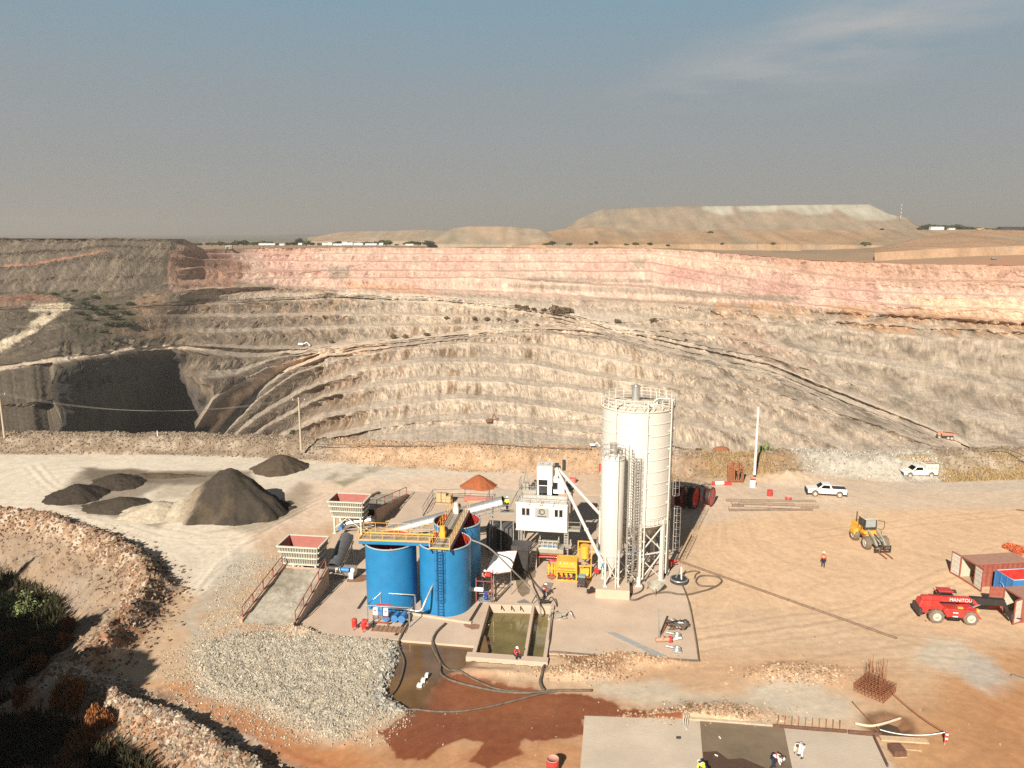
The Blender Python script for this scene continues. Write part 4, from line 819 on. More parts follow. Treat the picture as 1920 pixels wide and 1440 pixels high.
# ================================================================== GRAVEL RAMPS AND FEED HOPPERS
def hopper(label, fl, rz=PRZ):
    t = thing('feed_hopper', label, 'hopper', fl, rz, 'aggregate feed hoppers'); W, D, z1, z0 = 4.35, 3.1, 4.25, 2.2; ix, iy = .34, .45
    def ring(z, f): i, j = ix * f, iy * f; return [Vector((i, j, z)), Vector((W - i, j, z)), Vector((W - i, D - j, z)), Vector((i, D - j, z))]
    T_, B_ = ring(z1, 0), ring(z0, 1); mb = MB().use(m_hoppp)
    for a, b in ((0, 1), (1, 2), (2, 3), (3, 0)): mb.quad(T_[a], B_[a], B_[b], T_[b])
    for f in range(4):
        a, b = f, (f + 1) % 4; nrm = (T_[b] - T_[a]).cross(Vector((0, 0, 1))).normalized(); k = 15 if f % 2 == 0 else 10
        for i in range(1, k): x = i / k; mb.bar(T_[a].lerp(T_[b], x) + nrm * .04 - Vector((0, 0, .1)), B_[a].lerp(B_[b], x) + nrm * .04, .05, .09)
    mb.build('shell', None, t)
    ins = MB().use(m_hopin); I_ = ring(z1 - .01, .12); J_ = ring(z0 + .1, 1.25)
    for a, b in ((0, 1), (1, 2), (2, 3), (3, 0)): ins.quad(I_[a], I_[b], J_[b], J_[a])
    ins.quad(*J_); ins.build('lining', None, t)
    for z, w_ in ((z1, .13), (z1 - .62, .12), (z1 - 1.3, .12), (z0, .14)):
        f = (z1 - z) / (z1 - z0); q = ring(z, f); fb = MB()
        for a, b in ((0, 1), (1, 2), (2, 3), (3, 0)): nrm = (q[b] - q[a]).cross(Vector((0, 0, 1))).normalized(); fb.bar(q[a] + nrm * .06, q[b] + nrm * .06, w_ + .08, w_)
        fb.build('flange', m_flange, t)
    for x, y in ((.5, .5), (W - .5, .5), (.5, D - .5), (W - .5, D - .5)):
        l = MB(); l.box((x, y, z0 / 2), (.2, .2, z0)); l.box((x, y, .04), (.45, .45, .08)); l.build('leg', m_flange, t)
    br = MB(); xm = W / 2
    for y in (.5, D - .5): br.bar((.5, y, .7), (xm, y, z0 - .1), .1); br.bar((W - .5, y, .7), (xm, y, z0 - .1), .1)
    br.bar((.5, .5, .7), (.5, D - .5, .7), .1); br.bar((W - .5, .5, .7), (W - .5, D - .5, .7), .1); br.build('brace', m_flange, t)
    g = MB(); g.add([(1.2, 1.0, z0), (W - 1.2, 1.0, z0), (W - 1.2, D - 1.0, z0), (1.2, D - 1.0, z0), (1.6, 1.2, 1.35), (W - 1.6, 1.2, 1.35), (W - 1.6, D - 1.2, 1.35), (1.6, D - 1.2, 1.35)], [(0, 1, 5, 4), (1, 2, 6, 5), (2, 3, 7, 6), (3, 0, 4, 7)]); g.build('discharge_chute', m_grey, t)
    return t
HOP1 = P(520, 1024, 4.25); HOP2 = P(615, 940, 4.25)
hopper('grey ribbed feed hopper with red lining at the top of the near gravel ramp', (HOP1.x, HOP1.y, 0))
hopper('grey ribbed feed hopper with red lining on open legs, behind the near one', (HOP2.x, HOP2.y, 0))
m_gravel = groundmat('ramp_gravel', 2.2, .9, .12, .22)
def ramp(label, a0, a1, b0, b1, h0, h1, name='gravel_ramp', rail=(True, True)):
    # a: left wall line, b: right wall line, from the foot to the top (world xy)
    t = thing(name, label, 'ramp', (*((Vector(a0) + Vector(b0)) / 2), 0)); o_ = t.location; n = 46; nx = 26; V = []
    for i in range(n + 1):
        s = i / n
        for j in range(nx + 1):
            u = j / nx; p = (Vector(a0).lerp(Vector(a1), s)).lerp(Vector(b0).lerp(Vector(b1), s), u); V.append((p.x, p.y, h0 + (h1 - .12 - h0) * s))
    V = np.array(V); V[:, 2] += .09 * fbm(V[:, 0] / .5, V[:, 1] / .5, o=3, s=201) + .14 * fbm(V[:, 0] / 1.8, V[:, 1] / 1.8, o=3, s=202)
    q = fbm(V[:, 0] / 1.2, V[:, 1] / 3.2, o=4, s=203); C = np.tile(np.array([.40, .36, .285]), (len(V), 1)); C = mixc(C, sstep(.0, .5, q) * .8, (.25, .22, .165)); C = mixc(C, sstep(.1, .5, -q) * .5, (.47, .41, .31))
    npmesh('fill', V - np.array(o_)[None, :], gridfaces(n + 1, nx + 1), m_gravel, C, np.zeros(len(V)), parent=t)
    for (c0, c1, dorail) in ((a0, a1, rail[0]), (b0, b1, rail[1])):
        c0, c1 = Vector(c0), Vector(c1); d = (c1 - c0).normalized(); nn = Vector((-d.y, d.x)) * .16; w_ = MB()
        vs = [Vector((*(c + nn * s_), z)) for c, zt in ((c0, h0 + .35), (c1, h1 + .12)) for s_ in (-1, 1) for z in (-.1, zt)]
        w_.add(vs, [(0, 1, 3, 2), (4, 6, 7, 5), (0, 4, 5, 1), (2, 3, 7, 6), (1, 5, 7, 3), (0, 2, 6, 4)]); w_.build('retaining_wall', m_concd, t, o_)
        if dorail:
            r_ = MB(); k = 4; L = [Vector((*c0.lerp(c1, .04 + .92 * i / k), (h0 + .35) + (h1 - .23 - h0) * (.04 + .92 * i / k))) for i in range(k + 1)]
            for p in L: r_.bar(p, p + Vector((0, 0, 1.05)), .09)
            for p, q_ in zip(L, L[1:]): r_.bar(p + Vector((0, 0, 1.05)), q_ + Vector((0, 0, 1.05)), .07); r_.bar(p + Vector((0, 0, .08)), q_ + Vector((0, 0, .08)), .05)
            r_.build('handrail', m_rrail, t, o_)
ramp('grey gravel ramp between low walls leading up to the near feed hopper', P(452, 1168).xy, (-23.75, 76.2), P(552, 1177).xy, (-19.1, 75.5), .0, 2.2)
ramp('far gravel ramp behind the second feed hopper with dark side wall', (-18.9, 105.5), (-21.3, 93.9), (-14.6, 104.3), (-17.1, 92.9), .0, 2.2, rail=(False, True))
pl = thing('apron_plate', 'pinkish sheet apron hanging under the near feed hopper', 'panel', (HOP1.x, HOP1.y, 0), PRZ); q = MB(); q.quad((.3, -.15, 2.15), (4.1, -.15, 2.15), (4.1, -.3, 1.6), (.3, -.3, 1.6)); q.quad((.3, -.17, 2.15), (.3, -.32, 1.6), (4.1, -.32, 1.6), (4.1, -.17, 2.15)); q.build('sheet', mat('apron', (.45, .27, .19), .8, dust=.4), pl)
# ================================================================== CONVEYORS
def conveyor(label, a, b, rad=.62, mcov=None, legs=((.25,), (.6,), (.9,)), motor=True, cover=(0, 1)):
    a, b = Vector(a), Vector(b); t = thing('belt_conveyor', label, 'conveyor', (a.x, a.y, 0)); o_ = t.location; d = (b - a).normalized(); s_ = d.cross(Vector((0, 0, 1))).normalized(); up = s_.cross(d)
    fr = MB()
    for sg in (-1, 1):
        for dz in (-.15, -.6): fr.bar(a + s_ * sg * rad * .95 + up * dz, b + s_ * sg * rad * .95 + up * dz, .09)
        k = int((b - a).length / .9)
        for i in range(k): fr.bar(a.lerp(b, i / k) + s_ * sg * rad * .95 + up * (-.15 if i % 2 else -.6), a.lerp(b, (i + 1) / k) + s_ * sg * rad * .95 + up * (-.6 if i % 2 else -.15), .05)
    k = int((b - a).length / .7)
    for i in range(k + 1): q = a.lerp(b, i / k); fr.bar(q - s_ * rad * .95 + up * -.2, q + s_ * rad * .95 + up * -.2, .06)
    fr.build('truss', m_galv, t, o_)
    bl = MB(); bl.add([a - s_ * rad * .8, a + s_ * rad * .8, b + s_ * rad * .8, b - s_ * rad * .8], [(0, 1, 2, 3)]); bl.add([v - up * .03 for v in (a - s_ * rad * .8, a + s_ * rad * .8, b + s_ * rad * .8, b - s_ * rad * .8)], [(3, 2, 1, 0)]); bl.build('belt', m_black, t, o_)
    cv = MB(); c0, c1 = a.lerp(b, cover[0]), a.lerp(b, cover[1]); k = max(2, int((c1 - c0).length / 1.1)); arc = [(math.cos(x), math.sin(x)) for x in np.linspace(0, math.pi, 13)]
    for i in range(k):
        p, q = c0.lerp(c1, i / k), c0.lerp(c1, (i + .985) / k); rr = rad * (1.0 if i % 2 else 1.025)
        vs = [e + s_ * rr * x + up * rr * y for e in (p, q) for x, y in arc]; cv.add(vs, [(j, j + 1, 13 + j + 1, 13 + j) for j in range(12)], True)
        vs2 = [e + s_ * (rr - .03) * x + up * (rr - .03) * y for e in (p, q) for x, y in arc]; cv.add(vs2, [(j, 13 + j, 13 + j + 1, j + 1) for j in range(12)], True)
        cv.add([q + s_ * rr * x + up * rr * y for x, y in arc] + [q + s_ * (rr - .03) * x + up * (rr - .03) * y for x, y in arc], [(j, j + 1, 13 + j + 1, 13 + j) for j in range(12)])
    cv.build('cover', mcov or m_galv, t, o_)
    for (f,) in legs:
        q = a.lerp(b, f); l = MB()
        for sg in (-1, 1): l.bar(q + s_ * sg * rad * .9 - up * .6, Vector(((q + s_ * sg * rad * 1.3).x, (q + s_ * sg * rad * 1.3).y, 0)), .12)
        l.bar(q + s_ * rad * 1.1 - Vector((0, 0, q.z * .5)), q - s_ * rad * 1.1 - Vector((0, 0, q.z * .5)), .08); l.build('leg', m_grey, t, o_)
    if motor:
        mo = MB(); q = a - d * .1 + s_ * rad * 1.5; mo.use(m_sky).cyl(q - s_ * .2, q + s_ * .75, .26, n=14); mo.use(m_white).box(q - s_ * .45, (.55, .55, .5)); mo.build('motor', None, t, o_)
    
    for e in (a, b): pu = MB(); pu.cyl(e - s_ * rad * .9, e + s_ * rad * .9, .3, n=14); pu.build('drum_pulley', m_dark, t, o_)
    return t
conveyor('long silver covered belt conveyor rising to the white control cabin', (-16.7, 86.9, .9), (-.9, 84.2, 6.2), .74)
conveyor('short silver covered belt conveyor toned dark for shade beside the near hopper', (-19.0, 77.6, 1.2), (-18.35, 81.9, 3.0), .72, mat('cover_shaded', (.14, .155, .17), .4, metal=.5, var=.1, dust=.2), legs=((.4,), (.85,)))  # silver cover given a dark colour for the hopper's shade
conveyor('belt conveyor running under the far feed hopper', (HOP2.x + 1.6, HOP2.y + 1.2, .9), (HOP2.x + 5.3, HOP2.y + .9, 1.6), .5, m_galv, legs=((.5,),), cover=(.1, .95))
# ================================================================== BLUE TANKS
def tank(label, c, r, h, lad=None):
    t = thing('water_tank', label, 'tank', (c[0], c[1], .03), 0, 'open blue steel tanks'); n = 56
    mb = MB().use(m_blue); mb.lathe([(r, 0), (r, h)], n=n); mb.build('shell', None, t)
    mi = MB().use(m_red_in); mi.lathe([(r - .05, h), (r - .05, .15)], n=n); 
    mi.add([((r - .05) * math.cos(2 * math.pi * i / n), (r - .05) * math.sin(2 * math.pi * i / n), .15) for i in range(n)], [tuple(range(n))]); mi.build('lining', None, t)
    mr_ = MB(); mr_.lathe([(r - .055, h), (r - .055, h + .05), (r + .09, h + .05), (r + .09, h - .06), (r + .003, h - .06)], n=n); mr_.build('rim', m_rim, t)
    ag = MB()
    for a in (.5, 2.1, 3.9, 5.3): ag.bar(((r - .2) * math.cos(a), (r - .2) * math.sin(a), .2), ((r - .2) * math.cos(a), (r - .2) * math.sin(a), h - .3), .12)
    ag.bar((0, 0, .2), (0, 0, h + .2), .16); ag.build('baffle', m_red_in, t)
    if lad is not None:
        a = lad; d = Vector((math.cos(a), math.sin(a), 0)); s_ = Vector((-d.y, d.x, 0)); lm = MB(); p = d * (r + .22)
        ladder(lm, p, p + Vector((0, 0, h + .25)), .5, s_, .03); cage(lm, p + Vector((0, 0, 2.0)), p + Vector((0, 0, h + .2)), d, s_, .4)
        lm.build('ladder', mat('ladder_blue', (.01, .10, .26), .5), t)
    for s_ in (0.9,):
        pp = MB(); pp.cyl((r * math.cos(-2.2), r * math.sin(-2.2), .5), ((r + .6) * math.cos(-2.2), (r + .6) * math.sin(-2.2), .5), .12, n=10); pp.cyl(((r + .5) * math.cos(-2.2), (r + .5) * math.sin(-2.2), .5), ((r + .56) * math.cos(-2.2), (r + .56) * math.sin(-2.2), .5), .2, n=12); pp.build('outlet', m_blue, t)
    return t
T1, T2, T3 = (-11.95, 72.45), (-6.52, 71.6), (-5.72, 77.0)
tank('left blue open tank, nearest the pump frame', T1, 2.5, 6.45)
tank('middle blue open tank with a caged ladder down its front', T2, 2.5, 6.75, lad=R(-97))
tank('rear blue open tank behind the one with the ladder', T3, 2.42, 6.75)
def walkway(label, a, b, w_, z, ends=True):
    a, b = Vector((*a, 0)), Vector((*b, 0)); d = (b - a); L = d.length; rz = math.atan2(d.y, d.x); t = thing('walkway', label, 'walkway', (a.x, a.y, z), rz, 'yellow railed walkways over the tanks')
    dk = MB().use(m_grate); n = int(L / 1.15)
    for i in range(n): dk.box(((i + .5) * L / n, 0, 0), (L / n - .03, w_, .06))
    dk.build('deck', None, t)
    bm_ = MB(); [bm_.box((L / 2, s_ * (w_ / 2 - .05), -.2), (L, .12, .3)) for s_ in (-1, 1)]; bm_.build('beam', m_blue, t)
    for s_ in (-1, 1):
        r_ = MB(); railing(r_, [(0.03, s_ * (w_ / 2 - .03), .03), (L - .03, s_ * (w_ / 2 - .03), .03)], 1.1, .024, step=1.25); r_.build('handrail', m_rail, t)
    if ends: r_ = MB(); railing(r_, [(.03, -w_ / 2, .03), (.03, w_ / 2, .03)], 1.1, .024); r_.build('handrail', m_rail, t)
    return t
wa = walkway('railed walkway running left over the left blue tank', (-14.75, 72.05), (-7.75, 71.45), 1.9, 6.98)
wb = walkway('wide railed walkway crossing the middle and rear blue tanks', (-6.78, 68.6), (-5.45, 79.3), 1.95, 7.12)
for x, nm in ((2.9, 'agitator motor standing on the walkway over the middle blue tank'), (9.7, 'agitator motor standing on the walkway over the rear blue tank')):
    c = Vector((-6.78, 68.6, 0)).lerp(Vector((-5.45, 79.3, 0)), x / 10.78); t = thing('agitator_motor', nm, 'motor', (c.x - .3, c.y, 7.17), R(83), 'agitator motors on the walkway')
    b_ = MB(); b_.use(m_yel if x < 5 else m_white).box((0, 0, .3), (.8, .6, .6)); b_.cyl((0, 0, .6), (0, 0, 1.15), .28, .24, 14); b_.build('gearbox', None, t, bevel=.03); f_ = MB(); f_.cyl((.5, 0, .35), (1.2, .0, .35), .3, n=14); f_.build('motor_drum', m_dark if x < 5 else m_cont, t)
b_ = MB(); [b_.box((0, y, 0), (10.2, .035, .05)) for y in (-.22, -.1)]; o = b_.build('cable_tray', m_dark); o.location = (-6.12, 74.0, 7.26); o.rotation_euler = (0, 0, R(83)); tag(o, 'dark cable tray lying along the wide tank walkway', 'cable tray')
# ================================================================== SILOS
def big_silo():
    c = (13.17, 79.6); t = thing('cement_silo', 'tall fat cream storage silo on braced legs', 'silo', (*c, .03)); r, z0, z1 = 3.72, 6.5, 18.45
    b = MB().use(m_silo); b.lathe([(r, z0), (r, z1)], n=72); b.build('shell', None, t)
    for i in range(10):
        z = z0 + .75 + (z1 - z0 - .75) * i / 9; h_ = MB(); h_.lathe([(r + .002, z - .045), (r + .05, z - .03), (r + .05, z + .03), (r + .002, z + .045)], n=72); h_.build('hoop', m_silo, t)
    sk = MB(); sk.lathe([(r + .09, z0 - .12), (r + .09, z0 - .02)], n=72); sk.lathe([(r + .09, z0 + .55), (r + .09, z0 + .62)], n=72)
    for i in range(48): a = 2 * math.pi * i / 48; sk.bar(((r + .06) * math.cos(a), (r + .06) * math.sin(a), z0 - .1), ((r + .06) * math.cos(a), (r + .06) * math.sin(a), z0 + .6), .05, .1)
    sk.lathe([(r + .1, z0 - .1), (r - .5, z0 - .1)], n=72); sk.build('skirt', m_silo, t)
    co_ = MB(); co_.lathe([(r - .05, z0), (.35, 2.7), (.35, 2.2)], n=48, cap1=True); co_.build('hopper_cone', mat('cone_grey', (.42, .38, .30), .6, dust=.3), t)
    rf = MB(); rf.lathe([(r + .12, z1), (r + .12, z1 + .06), (.9, z1 + .42), (.01, z1 + .5)], n=72)
    for i in range(16): a = 2 * math.pi * i / 16; rf.bar((.8 * math.cos(a), .8 * math.sin(a), z1 + .44), ((r) * math.cos(a), (r) * math.sin(a), z1 + .09), .07)
    rf.build('roof', mat('silo_roof', (.62, .54, .44), .6, dust=.4), t)
    ra_ = MB(); n = 24; P8 = [Vector(((r + .1) * math.cos(2 * math.pi * i / n), (r + .1) * math.sin(2 * math.pi * i / n), z1 + .05)) for i in range(n)]
    for p in P8: ra_.bar(p, p + Vector((0, 0, 1.15)), .06)
    for h_ in (.4, .78, 1.15): ra_.tube([p + Vector((0, 0, h_)) for p in P8], .032, 5, closed=True)
    ra_.build('railing', m_silo, t)
    fl = MB(); fl.cyl((-.2, .4, z1 + .4), (-.2, .4, z1 + 1.9), .42, n=20); fl.cyl((-.2, .4, z1 + 1.9), (-.2, .4, z1 + 2.0), .5, n=20); fl.cyl((-.2, .4, z1 + 2.0), (-.2, .4, z1 + 2.2), .2, n=12); fl.build('vent_filter', m_galv, t)
    hb = MB(); hb.box((1.7, -.8, z1 + .55), (.35, .35, .5)); hb.box((1.0, -1.9, z1 + .45), (.5, .5, .3)); hb.box((-1.9, -1.0, z1 + .4), (.5, .5, .2)); hb.cyl((1.8, -.6, z1 + .4), (1.8, -.6, z1 + 1.6), .05); hb.build('hatch', m_silo, t)
    legs = [R(-90 + 45 * i) for i in range(8)]
    for a in legs:
        x, y = (r - .08) * math.cos(a), (r - .08) * math.sin(a); l = MB(); l.box((x, y, z0 / 2), (.36, .36, z0), rz=a); l.box((x, y, .05), (.75, .75, .12), rz=a); l.box((x, y, z0 + .1), (.42, .42, .5), rz=a); l.build('leg', m_silo, t)
    for a, b_ in zip(legs, legs[1:] + legs[:1]):
        A = Vector(((r - .08) * math.cos(a), (r - .08) * math.sin(a), 0)); B = Vector(((r - .08) * math.cos(b_), (r - .08) * math.sin(b_), 0)); q = MB(); Zs = [(.25, 3.2), (3.4, 6.2)]
        for zl, zh in Zs: q.bar(A + Vector((0, 0, zl)), B + Vector((0, 0, zh)), .10); q.bar(A + Vector((0, 0, zh)), B + Vector((0, 0, zl)), .10)
        q.bar(A + Vector((0, 0, 3.3)), B + Vector((0, 0, 3.3)), .12); q.build('brace', m_silo, t)
    for a, nm in ((R(-84), 'fill_pipe'), (R(-38), 'fill_pipe'), (R(-133), 'fill_pipe')):
        q = MB(); x, y = (r + .17) * math.cos(a), (r + .17) * math.sin(a); q.cyl((x, y, .8), (x, y, z1 + .9), .075, n=8)
        for z in np.arange(3, z1, 1.9): q.box((x * .98, y * .98, z), (.22, .3, .1), rz=a)
        q.tube(bend([(x, y, z1 + .85), (x * .97, y * .97, z1 + 1.15), (x * .6, y * .6, z1 + 1.0), (x * .45, y * .45, z1 + .5)], 4), .075, 8); q.build(nm, m_silo, t)
    lm = MB(); d = Vector((math.cos(R(-96)), math.sin(R(-96)), 0)); p = d * (r + .3); ladder(lm, p + Vector((0, 0, 1.2)), p + Vector((0, 0, 13.9)), .5, (1, 0, 0), .03); cage(lm, p + Vector((0, 0, 4.4)), p + Vector((0, 0, 13.9)), d, (1, 0, 0), .42, .8); lm.build('caged_ladder', m_galv, t)
    lm = MB(); d = Vector((math.cos(R(-14)), math.sin(R(-14)), 0)); s_ = Vector((math.sin(R(14)), math.cos(R(14)), 0)); p = d * (r + .45); ladder(lm, p + Vector((0, 0, 2.6)), p + Vector((0, 0, 7.6)), .55, s_, .035); cage(lm, p + Vector((0, 0, 3.0)), p + Vector((0, 0, 7.6)), d, s_, .42, .7)
    p = d * (r + .2); ladder(lm, p + Vector((0, 0, 9.0)), p + Vector((0, 0, z1 + .5)), .45, s_, .03); cage(lm, p + Vector((0, 0, 9.0)), p + Vector((0, 0, 14.0)), d, s_, .42, .8); lm.build('caged_ladder', m_galv, t)
    return t
big_silo()
def small_silo():
    c = (10.07, 74.6); t = thing('cement_silo', 'slim white silo standing on a plinth in front of the fat one', 'silo', (*c, .03)); r, z0, z1 = 1.13, 4.2, 14.3
    pl_ = MB(); pl_.box((.2, -.35, .5), (3.4, 3.0, 1.0), rz=PRZ); pl_.build('plinth', m_conc, t, bevel=.03)
    b = MB().use(m_white); b.lathe([(.16, 1.9), (.2, 2.3), (r, z0), (r, z1), (r * .7, z1 + .22), (.01, z1 + .3)], n=40, cap0=True); b.build('shell', None, t)
    for z in (z0 + .02, z1 - .08): h_ = MB(); h_.lathe([(r + .002, z - .06), (r + .06, z - .05), (r + .06, z + .05), (r + .002, z + .06)], n=40); h_.build('hoop', m_white, t)
    for a in (R(-125), R(-55), R(55), R(125)):
        x, y = r * 1.02 * math.cos(a), r * 1.02 * math.sin(a); l = MB(); l.cyl((x, y, 1.0), (x * 1.0, y * 1.0, z0 + .6), .11, n=10); l.box((x, y, 1.04), (.4, .4, .08)); l.build('leg', m_white, t)
    An = [R(-125), R(-55), R(55), R(125)]
    for a, b_ in zip(An, An[1:] + An[:1]):
        A = Vector((r * 1.02 * math.cos(a), r * 1.02 * math.sin(a), 0)); B = Vector((r * 1.02 * math.cos(b_), r * 1.02 * math.sin(b_), 0)); q = MB(); q.bar(A + Vector((0, 0, 1.3)), B + Vector((0, 0, 3.9)), .07); q.bar(A + Vector((0, 0, 3.9)), B + Vector((0, 0, 1.3)), .07); q.build('brace', m_white, t)
    ra_ = MB(); n = 12; P8 = [Vector(((r + .05) * math.cos(2 * math.pi * i / n), (r + .05) * math.sin(2 * math.pi * i / n), z1 - .02)) for i in range(n)]
    for p in P8: ra_.bar(p, p + Vector((0, 0, 1.05)), .045)
    for h_ in (.55, 1.05): ra_.tube([p + Vector((0, 0, h_)) for p in P8], .028, 5, closed=True)
    ra_.build('railing', m_galv, t)
    fl = MB(); fl.cyl((0, 0, z1 + .2), (0, 0, z1 + 1.35), .36, n=18); fl.cyl((0, 0, z1 + 1.35), (0, 0, z1 + 1.42), .42, n=18); fl.cyl((.7, 0, z1 + .1), (.7, 0, z1 + .6), .16, n=10); fl.build('vent_filter', m_galv, t)
    q = MB(); q.cyl((.35, -r - .1, 1.6), (.35, -r - .1, z1 + .6), .06, n=8); q.tube(bend([(.35, -r - .1, 1.6), (.35, -r - .25, 1.2), (.3, -r - .6, 1.1)], 4), .06, 8); q.build('fill_pipe', m_silo, t)
    lm = MB(); p = Vector((r + .42, -.1, 0)); ladder(lm, p + Vector((0, 0, 1.2)), p + Vector((0, 0, z1 + 1.2)), .5, (0, 1, 0), .03); ladder(lm, p + Vector((.3, -.3, 1.2)), p + Vector((.3, -.3, z1 + .2)), .5, (1, 0, 0), .03); cage(lm, p + Vector((.3, -.3, 3.0)), p + Vector((.3, -.3, z1 + .1)), (0, -1, 0), (1, 0, 0), .4, .8); lm.build('caged_ladder', m_galv, t)
small_silo()
def screw(label, a, b):
    a, b = Vector(a), Vector(b); t = thing('screw_conveyor', label, 'screw conveyor', tuple(a), 0, 'slanting screw conveyor tubes'); q = MB(); q.cyl(Vector(), b - a, .17, n=14); d = (b - a)
    for f in (.02, .33, .66, .985): q.cyl(d * f, d * (f + .012), .24, n=14)
    q.build('tube', m_white, t); e = MB(); e.cyl(d * .99, d * .99 + Vector((0, 0, -.7)), .2, n=12); e.build('outlet', m_white, t); mo = MB(); n_ = d.normalized(); mo.cyl(-n_ * .85, -n_ * .05, .2, n=14); mo.build('motor', m_sky, t)
screw('front slanting white screw tube from the slim silo to the tower top', (9.3, 74.7, 3.0), (4.95, 83.6, 10.4))
screw('rear slanting white screw tube from the fat silo to the tower top', (12.7, 79.5, 2.9), (5.15, 83.8, 10.3))
# ================================================================== WHITE CONTROL CABIN AND MIXING TOWER
CB = P(968, 991, 3.9)
def cabin():
    t = thing('control_cabin', 'white corrugated control cabin on grey legs with round emblem', 'cabin', (CB.x, CB.y, 0), R(-9)); W, D, z0, z1 = 5.65, 2.6, 3.9, 6.85
    b = MB().use(m_cab); n = 56
    # corrugated walls
    def corr(a, b2, nrm):
        a, b2, nrm = Vector(a), Vector(b2), Vector(nrm); k = int((b2 - a).length / .1); vs = []
        for i in range(k + 1):
            off = nrm * (.022 if (i // 2) % 2 else 0); p = a.lerp(b2, i / k) + off; vs += [p, p + Vector((0, 0, z1 - z0))]
        b.add(vs, [(2 * i, 2 * i + 2, 2 * i + 3, 2 * i + 1) for i in range(k)])
    corr((0, 0, z0), (W, 0, z0), (0, -1, 0)); corr((W, 0, z0), (W, D, z0), (1, 0, 0)); corr((W, D, z0), (0, D, z0), (0, 1, 0)); corr((0, D, z0), (0, 0, z0), (-1, 0, 0)); b.build('wall', None, t)
    r_ = MB(); r_.box((W / 2, D / 2, z1 + .06), (W + .16, D + .16, .12)); r_.build('roof', m_cab, t); r_ = MB(); r_.box((W / 2, D / 2, z0 - .08), (W + .1, D + .1, .16)); r_.build('floor_frame', m_white, t)
    for x in (.62, 1.1, 4.25, 4.75):
        w_ = MB(); w_.box((x + .2, -.03, 5.95), (.36, .05, .82)); f = w_.build('window', m_glass, t); q = MB()
        for dx in (0, .4): q.box((x + dx, -.05, 5.95), (.05, .06, .9))
        for dz in (-.43, .43): q.box((x + .2, -.05, 5.95 + dz), (.45, .06, .05))
        q.build('frame', m_white, f)
    s_ = MB(); s_.box((2.85, -.05, 5.9), (1.5, .04, 1.05)); sg = s_.build('sign', mat('sign_grey', (.36, .35, .30), .6), t)
    e = MB(); e.tube([(2.85 + .3 * math.cos(a), -.085, 6.04 + .3 * math.sin(a)) for a in np.linspace(0, 2 * math.pi, 28)[:-1]], .045, 6, closed=True); e.tube([(2.85 + .17 * math.cos(a), -.085, 6.02 + .17 * math.sin(a)) for a in np.linspace(.4, 4.2, 14)], .022, 5); e.box((2.85, -.08, 5.5), (1.0, .02, .09)); e.build('emblem', m_dark, sg)
    for x, y, lat in ((.35, .3, 0), (W - .1, .3, 1), (.35, D - .2, 0), (W - .3, D - .2, 0)):
        l = MB()
        if lat:
            for dx in (-.2, .2): l.box((x + dx, y, z0 / 2), (.1, .22, z0 - .1))
            for z in np.arange(.2, z0, .3): l.box((x, y - .06, z), (.34, .06, .14))
        else: l.box((x - .1, y, z0 / 2), (.12, .12, z0 - .1)); l.box((x + .12, y, z0 / 2), (.12, .12, z0 - .1))
        l.box((x, y, .05), (.6, .6, .1)); l.build('leg', m_grey, t)
    sh = MB(); sh.box((W + .75, .9, z0 + .02), (1.35, 1.6, .08)); railing(sh, [(W + 1.4, .15, z0 + .05), (W + 1.4, 1.7, z0 + .05)], 1.0, .03); railing(sh, [(W + .1, .15, z0 + .05), (W + 1.4, .15, z0 + .05)], 1.0, .03); sh.build('side_platform', m_hoppp, t)
    for x in (1.5, 2.75, 2.95, 4.2): q = MB(); q.tube(bend([(x, .2, z1 + .12), (x + .1, .05, z1 + .35), (x, -.06, z1 + .1), (x - .12, -.1, z1 - .15)], 4), .03, 5); q.build('lifting_hook', m_rust, t)
    ra_ = MB(); railing(ra_, [(.05, .05, z1 + .12), (W - .05, .05, z1 + .12)], .95, .028, step=1.1); railing(ra_, [(.05, .05, z1 + .12), (.05, D, z1 + .12)], .95, .028); railing(ra_, [(W - .05, .05, z1 + .12), (W - .05, D, z1 + .12)], .95, .028); ra_.build('railing', m_grey, t)
    return t
cabin()
